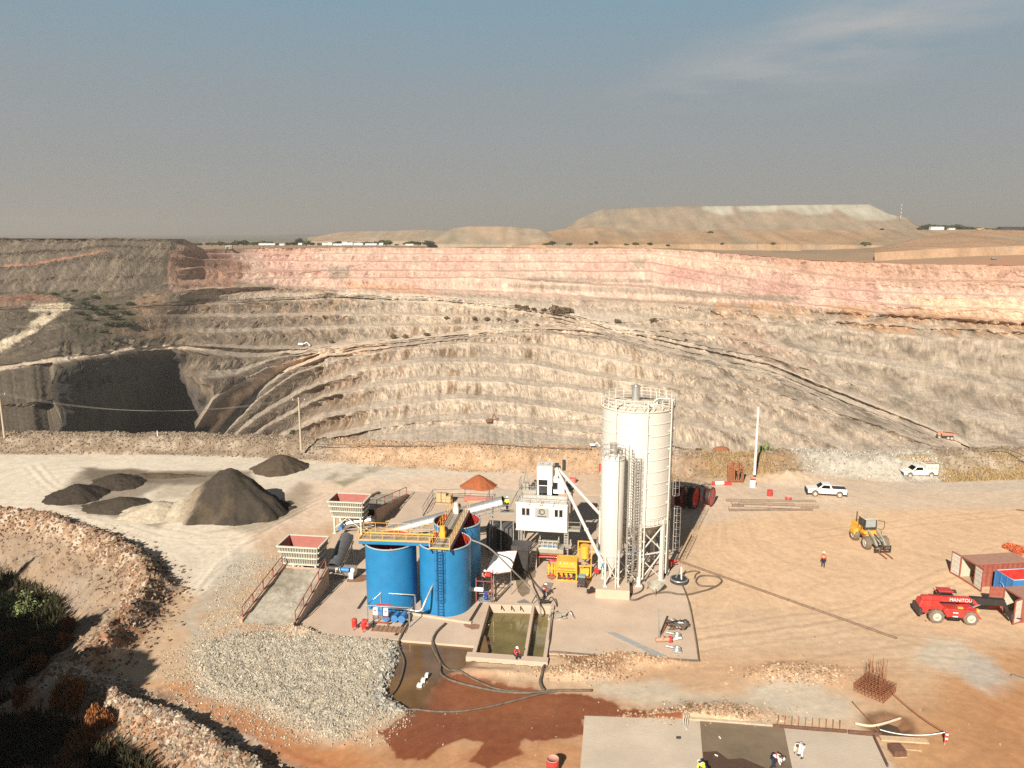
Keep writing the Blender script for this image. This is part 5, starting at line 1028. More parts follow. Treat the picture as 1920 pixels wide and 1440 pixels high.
def tower():
    t = thing('weigh_tower', 'white boxy weigh tower rising behind the control cabin roof', 'tower', (CB.x, CB.y, 0), R(-7.5)); x0, x1, y0, y1, z0, z1 = 1.95, 3.66, 2.75, 4.7, 7.0, 10.35
    x0, x1 = 2.0, 3.75
    b = MB().use(m_cab); zc = z0 + 1.05
    b.box(((x0 + x1) / 2, (y0 + y1) / 2, (z1 + zc) / 2), (x1 - x0, y1 - y0, z1 - zc))
    for x, y in ((x0 + .12, y0 + .12), (x1 - .3, y0 + .12), (x0 + .12, y1 - .12), (x1 - .12, y1 - .12)): b.box((x, y, (z0 + zc) / 2), (.24 if x < 3 else .5, .24, zc - z0 - .01))
    b.build('housing', None, t)
    o_ = MB(); o_.box(((x0 + x1) / 2 - .18, y0 - .01, zc + .42), (1.0, .05, .62)); o_.build('opening', m_glass, t); o_ = MB(); o_.box(((x0 + x1) / 2 - .18, y0 + .5, z0 + .55), (1.1, .5, .9)); o_.build('opening', m_glass, t)
    e = MB(); e.tube([(2.95 + .42 * math.cos(a), 3.75 + .5 * math.sin(a), z1 + .01) for a in np.linspace(0, 2 * math.pi, 26)[:-1]], .05, 5, closed=True); e.box((2.3, 3.8, z1 + .01), (.06, .9, .03)); e.build('emblem', m_grey, t)
    b = MB().use(m_cab); b.box((4.5, 3.4, 8.15), (1.25, 1.2, 1.9)); b.add([(3.87, 2.8, 9.1), (5.12, 2.8, 9.1), (5.12, 4.0, 9.1), (3.87, 4.0, 9.1), (4.2, 3.1, 9.4), (4.8, 3.1, 9.4), (4.8, 3.7, 9.4), (4.2, 3.7, 9.4)], [(0, 1, 5, 4), (1, 2, 6, 5), (2, 3, 7, 6), (3, 0, 4, 7), (4, 5, 6, 7)]); b.build('side_housing', None, t)
    q = MB(); q.box((4.1, 2.78, 8.1), (.5, .05, .8)); q.build('opening', m_glass, t); q = MB(); q.box((5.55, 3.5, 7.9), (.6, .9, .9)); q.build('opening', m_glass, t)
    g = MB(); g.box((1.0, 3.6, 7.35), (1.9, 2.2, .3)); g.box((.7, 3.2, 7.9), (.7, .7, .8)); g.build('platform', m_hoppp, t); g = MB(); g.box((5.6, 4.3, 7.3), (1.2, 2.0, .2)); g.build('platform', m_hoppp, t)
    g = MB(); railing(g, [(.0, 2.5, 7.5), (1.9, 2.5, 7.5)], 1.05, .03, step=.6); railing(g, [(0, 2.5, 7.5), (0, 4.7, 7.5)], 1.05, .03, step=.8); g.bar((.25, 3.5, 7.5), (.65, 3.9, 9.7), .05); g.bar((1.0, 3.5, 7.5), (.65, 3.9, 9.7), .05); g.bar((.3, 4.3, 7.5), (.65, 3.9, 9.7), .05); railing(g, [(5.1, 3.2, 7.4), (6.2, 3.2, 7.4)], 1.05, .03, step=.6); g.build('railing', m_grey, t)
    d = MB(); d.cyl((1.6, 3.2, 7.9), (2.0, 3.2, 8.4), .35, n=14); d.cyl((4.3, 4.3, 9.4), (4.3, 4.3, 10.0), .28, n=12); d.cyl((4.95, 4.4, 9.5), (4.95, 4.4, 10.7), .2, n=12); d.box((4.1, 4.6, 9.6), (.5, .5, 1.2)); d.build('machinery', m_dark, t)
    f = MB()
    for x, y in ((.3, 2.9), (5.9, 2.9), (.3, 5.0), (5.9, 5.0)): f.box((x, y, 3.6), (.16, .16, 7.2))
    f.bar((.3, 2.9, 3.4), (5.9, 2.9, 3.4), .16); f.bar((.3, 5, 3.4), (5.9, 5, 3.4), .16); f.build('support_frame', m_grey, t)
    ch = MB(); ch.add([(1.8, 2.9, 6.9), (4.4, 2.9, 6.9), (4.4, 4.8, 6.9), (1.8, 4.8, 6.9), (2.6, 3.4, 4.6), (3.6, 3.4, 4.6), (3.6, 4.2, 4.6), (2.6, 4.2, 4.6)], [(0, 1, 5, 4), (1, 2, 6, 5), (2, 3, 7, 6), (3, 0, 4, 7), (7, 6, 5, 4)]); ch.build('chute', m_dark, t)
tower()
def mixer():
    q = P(1008, 1036, 1.6); t = thing('pan_mixer', 'grey pan mixer skid with railing under the control cabin', 'mixer', (q.x, q.y, 0), R(-9))
    b = MB().use(m_hoppp); b.box((1.4, .8, 1.85), (2.9, 1.7, .5)); b.box((1.2, .8, 2.35), (1.8, 1.2, .5)); b.build('pan', None, t, bevel=.04)
    g = MB(); railing(g, [(.1, .0, 2.1), (2.2, .0, 2.1)], .9, .03, step=.5); railing(g, [(.1, .0, 2.1), (.1, 1.5, 2.1)], .9, .03); railing(g, [(2.2, .0, 2.1), (2.2, 1.5, 2.1)], .9, .03); g.build('railing', m_flange, t)
    g = MB(); [g.box((x, y, .8), (.2, .2, 1.6)) for x in (.1, 2.7) for y in (.15, 1.5)]; g.bar((0, 0, 1.5), (2.8, 0, 1.5), .2); g.build('stand', m_rust, t)
    mo = MB(); mo.cyl((.5, .3, 2.4), (1.9, .3, 2.4), .16, n=10); mo.build('motor', m_sky, t); p = MB(); p.tube(bend([(0, -.2, 1.2), (1.5, -.3, 1.3), (2.6, -.4, 1.25), (3.0, -.6, .9), (3.1, -.9, .7)], 4), .1, 8); p.build('pipe', m_red, t)
    l = MB(); ladder(l, (-.35, -.9, 0), (-.35, -.35, 2.3), .6, (1, 0, 0), .03); l.build('ladder', m_flange, t)
mixer()
# black sheet-covered bin, dark container, canopy
q = P(975, 1084); t = thing('black_bin', 'black rubber skirted discharge bin left under the cabin', 'bin', (q.x, q.y, 0), R(-9)); b = MB(); b.add([(-1.0, 0.4, 2.9), (.9, .4, 2.9), (.9, 2.0, 2.9), (-1.0, 2.0, 2.9), (-.75, 0, .5), (.55, 0, .5), (.5, 1.4, .5), (-.7, 1.4, .5)], [(0, 4, 5, 1), (1, 5, 6, 2), (2, 6, 7, 3), (3, 7, 4, 0), (4, 7, 6, 5)]); [b.bar(a, c, .08) for a, c in (((-.9, .3, 0), (-1.0, .4, 3.4)), ((.7, .1, 0), (.85, .4, 3.6)), ((-.7, 1.5, 0), (-.9, 1.9, 3.4)), ((.6, 1.5, 0), (.8, 1.9, 3.4)))]; b.build('skirt', m_black, t); b = MB(); b.box((0, 1.2, 3.2), (2.0, 1.7, .5)); b.build('hood', m_dark, t)
q = P(912, 1031); t = thing('control_container', 'dark grey steel container shaded behind the blue tanks', 'container', (q.x, q.y, 0), R(-7.5)); b = MB(); m_cg = mat('container_grey', (.09, .09, .088), .6, var=.15, dust=.1); b.box((1.5, 1.2, 1.35), (3.0, 2.4, 2.6)); b.build('body', m_cg, t, bevel=.03); b = MB(); [b.box((x, -.03, 1.3), (.07, .06, 2.3)) for x in (1.3, 1.5, 1.9, 2.4)]; b.box((1.7, -.02, 1.3), (.9, .03, 2.1)); b.build('door', m_dark, t); b = MB(); b.box((1.5, 1.2, 2.69), (3.05, 2.45, .08)); b.build('roof', m_cg, t)
def canopy():
    A, B, C_, D_ = P(927, 1036, 2.9), P(970, 1032, 2.9), P(958, 1072, 2.55), P(906, 1080, 2.2); t = thing('sheet_canopy', 'white sheet canopy on thin poles right of the middle blue tank', 'canopy', (B.x, B.y - 1, 0)); o_ = t.location; n = 12; vs = []
    for i in range(n + 1):
        for j in range(n + 1):
            u, v = i / n, j / n; p = A.lerp(B, u).lerp(D_.lerp(C_, u), v); p.z -= .25 * math.sin(math.pi * u) * math.sin(math.pi * v) + .04 * float(vn(u * 5, v * 5, 3)); vs.append(p)
    b = MB(); fs = [(i * (n + 1) + j, i * (n + 1) + j + 1, (i + 1) * (n + 1) + j + 1, (i + 1) * (n + 1) + j) for i in range(n) for j in range(n)]; b.add(vs, fs, True); b.add([v - Vector((0, 0, .03)) for v in vs], [f[::-1] for f in fs], True); b.build('sheet', m_tarp, t, o_)
    for p in (A, B, C_, D_): q_ = MB(); q_.cyl((p.x, p.y, 0), (p.x, p.y, p.z), .04, n=8); q_.build('pole', m_galv, t, o_)
    q_ = MB(); q_.bar(D_, C_, .06); q_.bar(A, D_, .06); q_.bar(B, C_, .06); q_.bar(A, B, .06); q_.build('frame', m_rust, t, o_)
canopy()
# ================================================================== YELLOW PUMP SETS
def pumpset():
    q = P(1044, 1089); t = thing('pump_set', 'yellow framed concrete pump with lettering on its front panel', 'pump', (q.x, q.y, .03), R(-7.5))
    f = MB(); W, D, Z = 2.05, 1.6, 2.15
    for x in (0, W):
        for y in (0, D): f.box((x, y, Z / 2), (.12, .12, Z))
    for z in (.08, Z): 
        for y in (0, D): f.bar((0, y, z), (W, y, z), .12)
        for x in (0, W): f.bar((x, 0, z), (x, D, z), .12)
    f.build('frame', m_yel, t)
    p = MB(); p.box((W / 2, .06, 1.62), (W - .14, .06, .95)); p.box((W / 2, D / 2, Z + .0), (W - .14, D - .14, .08)); p.box((W / 2, .0, 1.02), (W - .1, .18, .1)); pn = p.build('panel', m_yel, t)
    text('lettering', 'Putzmeister', .38, m_dark, pn, (W / 2, .015, 1.42), (math.pi / 2, 0, 0), .005, .95)
    p = MB(); [p.box((x, -.0, 2.0), (.16, .05, .12)) for x in (.35, .8, 1.1, 1.6)]; p.build('gauge', m_flange, pn)
    for x in (.45, .95, 1.45): c = MB(); c.cyl((x, .5, .15), (x, .5, .95), .2, n=14); c.cyl((x, .5, .95), (x, .5, 1.05), .12, n=10); c.build('cylinder', m_yel, t)
    c = MB(); [c.box((x, .3, .35), (.25, .3, .4)) for x in (.25, .75, 1.25, 1.8)]; c.box((1, 1, .5), (1.8, .9, .7)); c.build('pump_block', m_dark, t); c = MB(); c.tube(bend([(.2, .2, .3), (.6, -.02, .45), (1.1, .1, .3), (1.8, 0, .5)], 4), .05, 6); c.build('hose', m_red, t)
pumpset()
def mixset():
    q = P(1082, 1088); t = thing('grout_mixer', 'yellow grout mixer with upright drum frame and blue motor', 'mixer', (q.x, q.y + .3, .03), R(-7.5)); W, D = 1.45, 2.2; f = MB()
    for x in (0, W):
        f.box((x, 0, .75), (.12, .12, 1.5)); f.box((x, D, 1.7), (.12, .12, 3.4)); f.bar((x, 0, 1.5), (x, D, 1.5), .12); f.bar((x, 0, .1), (x, D, .1), .12)
    for y, z in ((0, .1), (0, 1.5), (D, 1.5), (D, 3.35), (D, 2.45)): f.bar((0, y, z), (W, y, z), .12)
    f.build('frame', m_yel, t)
    d = MB(); d.cyl((W / 2, D - .3, 1.65), (W / 2, D - .3, 3.05), .48, n=22); d.cyl((W / 2, D - .3, 1.4), (W / 2, D - .3, 1.65), .2, .48, 22); d.build('drum', m_yel, t)
    d = MB(); d.box((W + .5, D - .2, 2.35), (1.0, .18, .2)); d.build('arm', mat('arm_yellow', (.62, .42, .15), .6), t); d = MB(); d.cyl((W + .95, D - .2, 2.0), (W + .95, D - .2, 2.75), .28, n=14); d.cyl((W + .6, D - .3, 2.3), (W + 1.3, D - .3, 2.3), .22, n=12); d.build('motor', m_sky, t)
    d = MB(); d.box((W / 2, .7, .8), (1.1, .9, .6)); d.cyl((.4, .35, .4), (1.2, .35, .4), .22, n=12); d.build('gearbox', m_yel, t); d = MB(); d.cyl((W / 2, .9, 1.1), (W / 2, .9, 1.45), .35, n=16); d.box((.5, .2, 1.35), (.5, .3, .2)); d.build('hopper', m_galv, t)
mixset()
q = P(1026, 1084); t = thing('valve_manifold', 'yellow and red valve manifold left of the yellow pump', 'manifold', (q.x, q.y, .03), R(-7.5)); b = MB()
for x in (.15, .5, .8): b.cyl((x, .3, 0), (x, .3, 1.5), .12, n=10); b.cyl((x, .3, .9), (x, .3, 1.2), .2, n=10)
b.bar((0, .0, .4), (.95, 0, .4), .1); b.bar((0, .6, 1.3), (.95, .6, 1.3), .1); b.build('column', m_yel, t); b = MB(); b.tube(bend([(.15, .3, 1.5), (.3, .2, 1.9), (.8, .3, 1.9), (1.1, .5, 1.5)], 4), .09, 8); b.tube(bend([(.0, .1, .3), (.5, -.1, .5), (.9, 0, .2)], 4), .08, 8); b.build('pipe', m_red, t); b = MB(); b.box((.45, .35, .12), (.9, .7, .2)); b.build('base', m_rust, t)
q = P(1082, 1106); t = thing('welding_generator', 'dark wheeled welding generator with a pale top by the plinth', 'generator', (q.x, q.y, .03), R(-12)); b = MB(); b.box((.45, .45, .85), (.75, .8, 1.0)); b.build('case', m_dark, t, bevel=.05); b = MB(); b.box((.45, .45, 1.4), (.7, .75, .12)); b.build('top', mat('pale_top', (.25, .33, .35), .5), t)
for x in (.0, .9): w_ = MB(); w_.cyl((x - .05, .6, .25), (x + .05, .6, .25), .25, n=16); w_.build('wheel', m_black, t)
b = MB(); b.bar((.2, 0, .4), (.15, -.45, .75), .05); b.bar((.7, 0, .4), (.75, -.45, .75), .05); b.bar((.15, -.45, .75), (.75, -.45, .75), .05); b.build('handle', m_rust, t)
q = P(1118, 1080); t = thing('fire_extinguisher', 'red fire extinguisher cabinet beside the plinth', 'extinguisher', (q.x, q.y, .03)); b = MB(); b.box((0, 0, .6), (.45, .35, .55)); b.build('box', m_red, t, bevel=.03); b = MB(); b.bar((0, 0, 0), (0, 0, .4), .06); b.build('post', m_dark, t)
for (px_, py_, lab) in ((1108, 1112, 'small black hand pump on the slab in front of the plinth'), (1127, 1118, 'small yellow hand pump on the slab in front of the plinth')):
    q = P(px_, py_); t = thing('hand_pump', lab, 'pump', (q.x, q.y, .03), R(20)); mm = m_black if px_ < 1120 else m_yel; b = MB(); b.cyl((-.4, 0, .25), (.3, 0, .25), .2, n=12); b.box((.1, 0, .5), (.3, .3, .2)); b.build('pump_body', mm, t); b = MB(); b.bar((-.5, .2, .05), (.5, .2, .05), .07); b.bar((-.5, -.2, .05), (.5, -.2, .05), .07); b.build('skid', m_rust, t)
# pump frame before the left blue tank
def pumpframe():
    q = P(690, 1172); t = thing('pump_station', 'white pipe frame with control boxes and blue pumps before the left tank', 'pump station', (q.x, q.y, .03), R(-7.5)); f = MB(); W, D, Z = 4.0, 2.6, 2.0
    f.tube([(0, 0, Z), (W, 0, Z), (W - .1, D, Z), (.5, D, Z)], .06, 8, closed=True); [f.cyl((x, y, 0), (x, y, Z), .06, n=8) for x, y in ((0, 0), (W, 0), (W - .1, D), (.5, D))]; f.build('frame', m_galv, t)
    r_ = MB(); r_.box((1.6, .1, Z + .08), (1.5, .2, .08)); r_.build('canopy_strip', m_red, t)
    for x in (.75, 1.75): c = MB(); c.box((x, .1, 1.35), (.45, .25, .75)); cb = c.build('control_box', m_hat, t, bevel=.02); d = MB(); d.box((x, -.04, 1.5), (.2, .03, .12)); d.build('label_plate', m_redc, cb)
    c = MB(); c.box((1.25, .1, 1.2), (.35, .2, .5)); c.build('meter_box', m_sky, t)
    for x in (1.6, 2.4, 3.1): c = MB(); c.use(m_sky).cyl((x, .8, .5), (x, 1.7, .5), .25, n=14); c.use(m_sky).cyl((x, .5, .5), (x, .8, .5), .35, .3, 14); c.build('pump', None, t)
    c = MB(); [c.bar((x, 0, 0), (x, 0, 1.1), .09) for x in (.55, 1.9)]; c.bar((.5, 0, .35), (2.0, 0, .35), .09); c.bar((.5, .0, 1.0), (2.0, 0, 1.0), .08); c.build('stand', m_rrail, t)
    c = MB(); c.tube(bend([(2.0, 1.2, 1.2), (3.0, 1.2, 1.25), (4.3, 1.0, 1.2), (4.9, 1.1, 1.3), (5.2, 1.4, 2.0), (5.7, 2.6, 3.2)], 5), .11, 8); c.tube([(.3, .9, .3), (3.8, .9, .3)], .1, 8); c.build('pipe', m_galv, t)
    c = MB(); c.box((2.2, -.6, .02), (3.2, 1.1, .04)); [c.box((x, -.6, .06), (.06, 1.1, .06)) for x in np.arange(.7, 3.9, .45)]; c.build('floor_grate', mat('grate_brown', (.30, .17, .10), .8, var=.2), t)
pumpframe()
for (px_, py_, lab) in ((665, 1180, 'squat red pressure vessel, left of the pair by the pump frame'), (683, 1184, 'red three legged pump, right of the pair by the pump frame')):
    q = P(px_, py_); t = thing('red_pump', lab, 'pump', (q.x, q.y, .03), R(-7)); b = MB(); b.cyl((0, 0, .35), (0, 0, .95), .26, n=14); b.sphere((0, 0, .95), .26, 12, 6, (1, 1, .5)); b.build('vessel', m_red, t); b = MB(); [b.bar((.2 * math.cos(a), .2 * math.sin(a), .4), (.3 * math.cos(a), .3 * math.sin(a), 0), .07) for a in (0.5, 2.6, 4.7)]; b.build('leg', m_red, t)
    if px_ > 670: b = MB(); b.cyl((-.35, 0, .6), (.45, 0, .6), .14, n=10); b.box((.1, 0, 1.05), (.45, .3, .25)); b.build('motor', m_red, t)
# second frame right of the middle tank
def frame2():
    q = P(893, 1130); t = thing('dosing_rig', 'rust coloured dosing rig with blue pump right of the middle tank', 'rig', (q.x, q.y, .03), R(-7.5)); f = MB()
    for x, y, z in ((0, 0, 2.6), (1.55, 0, 3.0), (0, 1.2, 2.6), (1.5, 1.2, 3.0)): f.bar((x, y, 0), (x, y, z), .09)
    f.bar((0, 0, 2.3), (1.5, 0, 2.3), .08); f.bar((0, 1.2, 2.3), (1.5, 1.2, 2.3), .08); f.bar((0, 0, 1.2), (1.5, 0, 1.2), .08); f.bar((0, 0, 2.3), (0, 1.2, 2.3), .08); f.build('frame', m_rrail, t)
    b = MB(); b.cyl((-.7, -.1, 1.45), (.75, -.1, 1.45), .22, n=14); b.build('white_tank', m_hat, t); b = MB(); b.cyl((1.0, .1, .5), (1.0, .1, 1.2), .2, n=12); b.sphere((1.0, .1, .5), .24); b.build('pump', mat('deep_blue', (.02, .06, .26), .5), t)
    b = MB(); b.box((.8, .5, .08), (1.5, 1.1, .1)); b.bar((.3, 0, 1.0), (1.3, 0, 1.0), .07); b.cyl((1.7, .1, 0), (1.75, .1, 2.9), .05); b.build('base', m_galv, t); b = MB(); b.box((1.2, .2, 3.0), (.45, .4, .35)); b.build('junction_box', m_red, t); b = MB(); b.box((1.9, .4, 1.4), (.12, .3, 2.6)); b.build('cable_tray', m_black, t)
frame2()
q = P(643, 1086); t = thing('galvanised_tank', 'shiny galvanised drum tank lying by the short dark conveyor', 'tank', (q.x, q.y, .03), R(-7.5)); b = MB(); b.cyl((0, .5, .75), (1.25, .5, .75), .62, n=24); b.build('drum', m_galv, t); b = MB(); b.box((.2, .5, .1), (.15, 1.0, .2)); b.box((1.05, .5, .1), (.15, 1.0, .2)); b.build('cradle', m_dark, t); b = MB(); b.box((.95, -.1, .5), (.45, .1, .8)); b.build('plate', m_hat, t)
# steel yard with pallet of cartons behind the tanks
def cage_yard():
    q = P(793, 962); t = thing('pipe_railing', 'blue grey pipe railing round a pit behind the tanks', 'railing', (q.x, q.y, 0)); o_ = t.location; f = MB(); pts = [P(793, 968), P(812, 936), P(872, 934), P(918, 936), P(912, 955)]
    railing(f, [(p.x, p.y, .05) for p in pts], 1.3, .035, step=3.2); f.build('rail', mat('rail_bluegrey', (.12, .15, .16), .6), t, o_)
    q = P(818, 945); t = thing('carton_pallet', 'pallet stacked with tan cartons inside the pipe railing', 'pallet', (q.x, q.y, .0), R(-8)); b = MB(); [b.box((1.0, y, .08), (2.2, .12, .16)) for y in (0, .7, 1.4)]; [b.box((x, .7, .2), (.14, 1.6, .05)) for x in np.arange(0, 2.2, .25)]; b.build('pallet', m_wood, t)
    k = 0; mc_ = mat('carton', (.48, .35, .19), .85, var=.12)
    for z in (.5, .95, 1.35):
        for x in (.35, 1.05, 1.7):
            for y in (.3, 1.1):
                if z > 1.2 and (x > 1.5 or y > .5): continue
                b = MB(); b.box((x, y, z + .0), (.62, .72, .42)); b.build('carton', mc_, t, bevel=.01)
    q = P(870, 941); t = thing('pink_plank_stack', 'stack of long pinkish steel channels behind the rear blue tank', 'stack', (q.x, q.y, 0), R(-5)); [MB().box((2.2, y, .3 + .1 * (i % 2)), (4.6, .22, .16)).build('channel', mat('pink_steel', (.50, .18, .13), .6, dust=.2), t) for i, y in enumerate((0, .3, .6, .9))]; MB().box((2.2, .45, .1), (3.4, 1.0, .2)).build('bearer', m_wood, t)
cage_yard()
o = shade_slab('ramp_slab', wpoly([(905, 955), (955, 953), (970, 922), (928, 915)]), -.2, .12, m_conc2); tag(o, 'pale concrete ramp slab left of the control cabin', 'ramp')
# ================================================================== STOCKPILES
m_heap = groundmat('heap_sand', 2.5, .9, .10, .2)
def gz(x, y): return float(ground_height(np.array([x]), np.array([y]))[0])
def pile(name, label, c, rx, ry, h, colf, peaks=None, rough=.12, sharp=1.0, group=None):
    cx, cy = c; n = 70; g = np.linspace(-1.25, 1.25, n); A, B = np.meshgrid(g, g, indexing='ij'); A, B = A.ravel(), B.ravel(); x, y = A * rx, B * ry; Z = np.full(len(x), -9.)
    for (px_, py_, pr, ph) in (peaks or [(0, 0, 1, 1)]):
        d = np.sqrt(((A - px_) / pr) ** 2 + ((B - py_) / pr) ** 2); d = d * (1 + .22 * fbm(np.arctan2(B - py_, A - px_) * 2.2 + 5 + cx, d * 1.2, o=3, s=301)); Z = np.maximum(Z, ph * h * (1.06 - np.power(d, sharp) - .06 * np.exp(-(d / .12) ** 2)))
    Z += rough * fbm(x / 1.1 + cx, y / 1.1, o=4, s=302) + rough * .5 * fbm(x / .35 + cx, y / .35, o=2, s=303); base = ground_height(x + cx, y + cy); keep = Z > -.15
    Z = np.maximum(Z, -.25) + base; C = colf(A, B, x, y, Z - base); C *= (1 + .14 * fbm(x / .6, y / .6, o=3, s=304) + .12 * fbm(x / 2.5, y / 2.5, o=3, s=305))[:, None]
    f = gridfaces(n, n); f = f[keep[f].any(1)]; o = npmesh(name, np.c_[x, y, Z], f, m_heap, C, np.zeros(len(x))); o.location = (cx, cy, 0); return tag(o, label, 'heap', group)
def solid(c): return lambda A, B, x, y, z: np.tile(np.array(c, float), (len(A), 1))
def c_main(A, B, x, y, z):
    q = fbm(x / 2.2, y / 2.2, o=4, s=311); C = np.tile(np.array([.055, .046, .036]), (len(A), 1)); m = sstep(.06, .22, -A - .10 + .25 * q + .12 * B); C = mixc(C, m * .9, (.26, .205, .145)); C = mixc(C, sstep(.30, .5, -A - .1 + .2 * q) * .95, (.45, .385, .29)); return mixc(C, sstep(.1, .4, q) * (1 - m) * .4, (.13, .095, .06))
a = P(420, 955); pile('sand_stockpile', 'big dark sand stockpile with a pale dug out left flank', (a.x, a.y), 8.4, 6.6, 5.9, c_main, [(.12, 0, .86, 1), (.0, -.3, .5, .45), (.42, .1, .45, .5), (-.50, -.18, .52, .36), (.78, .2, .3, .15)], .34)
for (px_, py_, rx, ry, h, lab, cc) in ((145, 930, 3.9, 3.8, 1.8, 'low dark sand heap at the left end of the stained ground', (.050, .040, .031)), (220, 906, 3.8, 4.0, 1.5, 'low dark sand heap at the back of the stained ground', (.058, .046, .035)), (228, 950, 4.6, 3.2, 1.4, 'long dark sand heap touching the pale one', (.062, .050, .038)), (300, 962, 4.8, 3.6, 1.7, 'pale sand heap between the dark heaps and the big stockpile', (.43, .37, .275)), (527, 878, 4.3, 3.8, 2.3, 'dark sand heap alone on the pale haul surface', (.085, .064, .045)), (297, 893, 6.5, 1.3, .45, 'thin dark sand windrow behind the big stockpile', (.11, .08, .055))):
    a = P(px_, py_); pile('sand_heap', lab, (a.x, a.y), rx, ry, h, solid(cc), rough=.13, group='sand heaps on the haul surface')
a = P(898, 911); pile('red_earth_heap', 'neat cone of red earth behind the pipe railing', (a.x, a.y), 2.5, 2.1, 1.75, solid((.33, .105, .045)), rough=.04)
# ================================================================== LOOSE ROCK
m_rock = groundmat('loose_rock', 4, .6, .05, .2)
CUBE = np.array([[x, y, z] for x in (-1, 1) for y in (-1, 1) for z in (-1, 1)], float); CF = np.array([(0, 1, 3, 2), (4, 6, 7, 5), (0, 4, 5, 1), (2, 3, 7, 6), (0, 2, 6, 4), (1, 5, 7, 3)])
def rocks(name, label, x, y, size, col, cat='rubble', hs=.7, sink=.25, z=None, cvar=.25):
    n = len(x); s = size[:, None, None]; v = CUBE[None] * (.35 + .45 * rng.random((n, 8, 3))); v[:, :, 2] *= hs; a = rng.random(n) * 6.28; c_, s_ = np.cos(a)[:, None], np.sin(a)[:, None]
    t = rng.normal(0, .35, (n, 1)); v = np.stack([v[..., 0] * c_ - v[..., 1] * s_, v[..., 0] * s_ + v[..., 1] * c_, v[..., 2] + v[..., 0] * t], -1) * s
    z = ground_height(x, y) if z is None else z; v += np.stack([x, y, z + size * sink], -1)[:, None, :]
    f = (CF[None] + (np.arange(n) * 8)[:, None, None]).reshape(-1, 4); C = np.repeat(col * (1 + cvar * rng.normal(0, 1, (n, 1))).clip(.35, 1.7), 8, 0)
    o = npmesh(name, v.reshape(-1, 3), f, m_rock, C, np.zeros(n * 8), smooth=False); return tag(o, label, cat, kind='stuff')
def pick(n, *cs):
    cs = np.array(cs, float); return cs[rng.integers(0, len(cs), n)]
def sizes(n, lo, hi, p=2.6): return lo + (hi - lo) * rng.random(n) ** p
def inpoly(poly, n, m=0.0):
    p = np.array(poly); lo, hi = p.min(0), p.max(0); x = rng.uniform(lo[0], hi[0], n * 3); y = rng.uniform(lo[1], hi[1], n * 3); k = sdpoly(x, y, poly) > m - .8 * rng.random(n * 3) ** 2; return x[k][:n], y[k][:n]
x, y = inpoly(W_RUBBLE, 24000); x0_, y0_ = inpoly(wpoly([(430, 1060), (530, 1040), (545, 1180), (760, 1190), (780, 1345), (700, 1400), (500, 1385), (330, 1320), (300, 1240), (380, 1180)]), 9000); x, y = np.r_[x, x0_], np.r_[y, y0_]; x = np.r_[x, rng.normal(0, 1, 500) * 1.2 + P(470, 1140).x]; y = np.r_[y, rng.normal(0, 1, 500) * 3 + P(470, 1140).y]
rocks('crushed_rock', 'grey crushed rock apron in front of the tank slab', x, y, sizes(len(x), .022, .095, 1.8), pick(len(x), (.44, .405, .32), (.48, .44, .355), (.36, .33, .265), (.45, .36, .26)), hs=.9)
ed = [P(*q).xy for q in ((745, 1215), (738, 1250), (718, 1290), (722, 1318), (760, 1332))]; k = 420; t_ = rng.random(k) * 4; i_ = t_.astype(int).clip(0, 3); e_ = np.array(ed); xy = e_[i_] + (e_[i_ + 1] - e_[i_]) * (t_ - i_)[:, None] + rng.normal(0, .35, (k, 2)) - [.35, 0]
rocks('crushed_rock', 'bigger grey rocks along the left shore of the muddy pond', xy[:, 0], xy[:, 1], sizes(k, .07, .24, 1.6), pick(k, (.40, .385, .33), (.45, .42, .36), (.30, .29, .26)))
n = 26000; x = rng.uniform(-98, 96, n); b0, b1 = np.interp(x, RIMX, RIMB), np.interp(x, RIMX, RIMT); y = b0 - .8 + (b1 - b0 + 3.5) * rng.random(n) ** .8
colr = pick(n, (.27, .21, .15), (.33, .265, .19), (.20, .155, .11)); mm = (x > -30) & (x < 27); colr[mm] = pick(mm.sum(), (.44, .31, .20), (.46, .35, .25), (.40, .26, .15)); mm = (x > 44) & (x < 66); colr[mm] = pick(mm.sum(), (.46, .43, .36), (.40, .37, .31))
rocks('rim_rubble', 'loose rock along the bank at the pit edge', x, y, sizes(n, .04, .21, 2.6), colr, cvar=.18)
def along(pts, n, sp):
    p = np.array(pts); L = np.r_[0, np.cumsum(np.linalg.norm(np.diff(p, axis=0), axis=1))]; s = rng.random(n) * L[-1]; return np.interp(s, L, p[:, 0]) + rng.normal(0, sp, n), np.interp(s, L, p[:, 1]) + rng.normal(0, sp, n)
x, y = along(BERM1, 8000, 1.6); rocks('berm_rubble', 'tan and red rubble on the curved earth berm at the left', x, y, sizes(len(x), .04, .24, 2.4), pick(len(x), (.29, .20, .135), (.33, .25, .18), (.24, .14, .085), (.19, .13, .085)))
x, y = along(BERM2, 6000, .95); rocks('berm_rubble', 'pale rubble on the straight earth berm at the bottom left', x, y, sizes(len(x), .04, .22, 2.4), pick(len(x), (.34, .27, .20), (.30, .225, .155), (.27, .15, .09), (.40, .35, .28)))
x, y = inpoly(HOLLOW, 16000); d = sdpoly(x, y, HOLLOW); k = d < 10.5; x, y = x[k], y[k]; rocks('bank_rubble', 'brown rubble on the slope down into the overgrown hollow', x, y, sizes(len(x), .03, .17, 2.6), pick(len(x), (.29, .215, .15), (.34, .26, .19), (.22, .165, .12)))
for hp in HEAPS[:6]:
    k = int(900 * hp[2] * .5); x = rng.normal(hp[0], hp[2] * .55, k); y = rng.normal(hp[1], hp[3] * .55, k); rocks('clods', 'clods of tan earth and stone on the disturbed ground', x, y, sizes(k, .03, .15, 2.8), pick(k, (.44, .30, .19), (.47, .36, .25), (.36, .22, .13)))
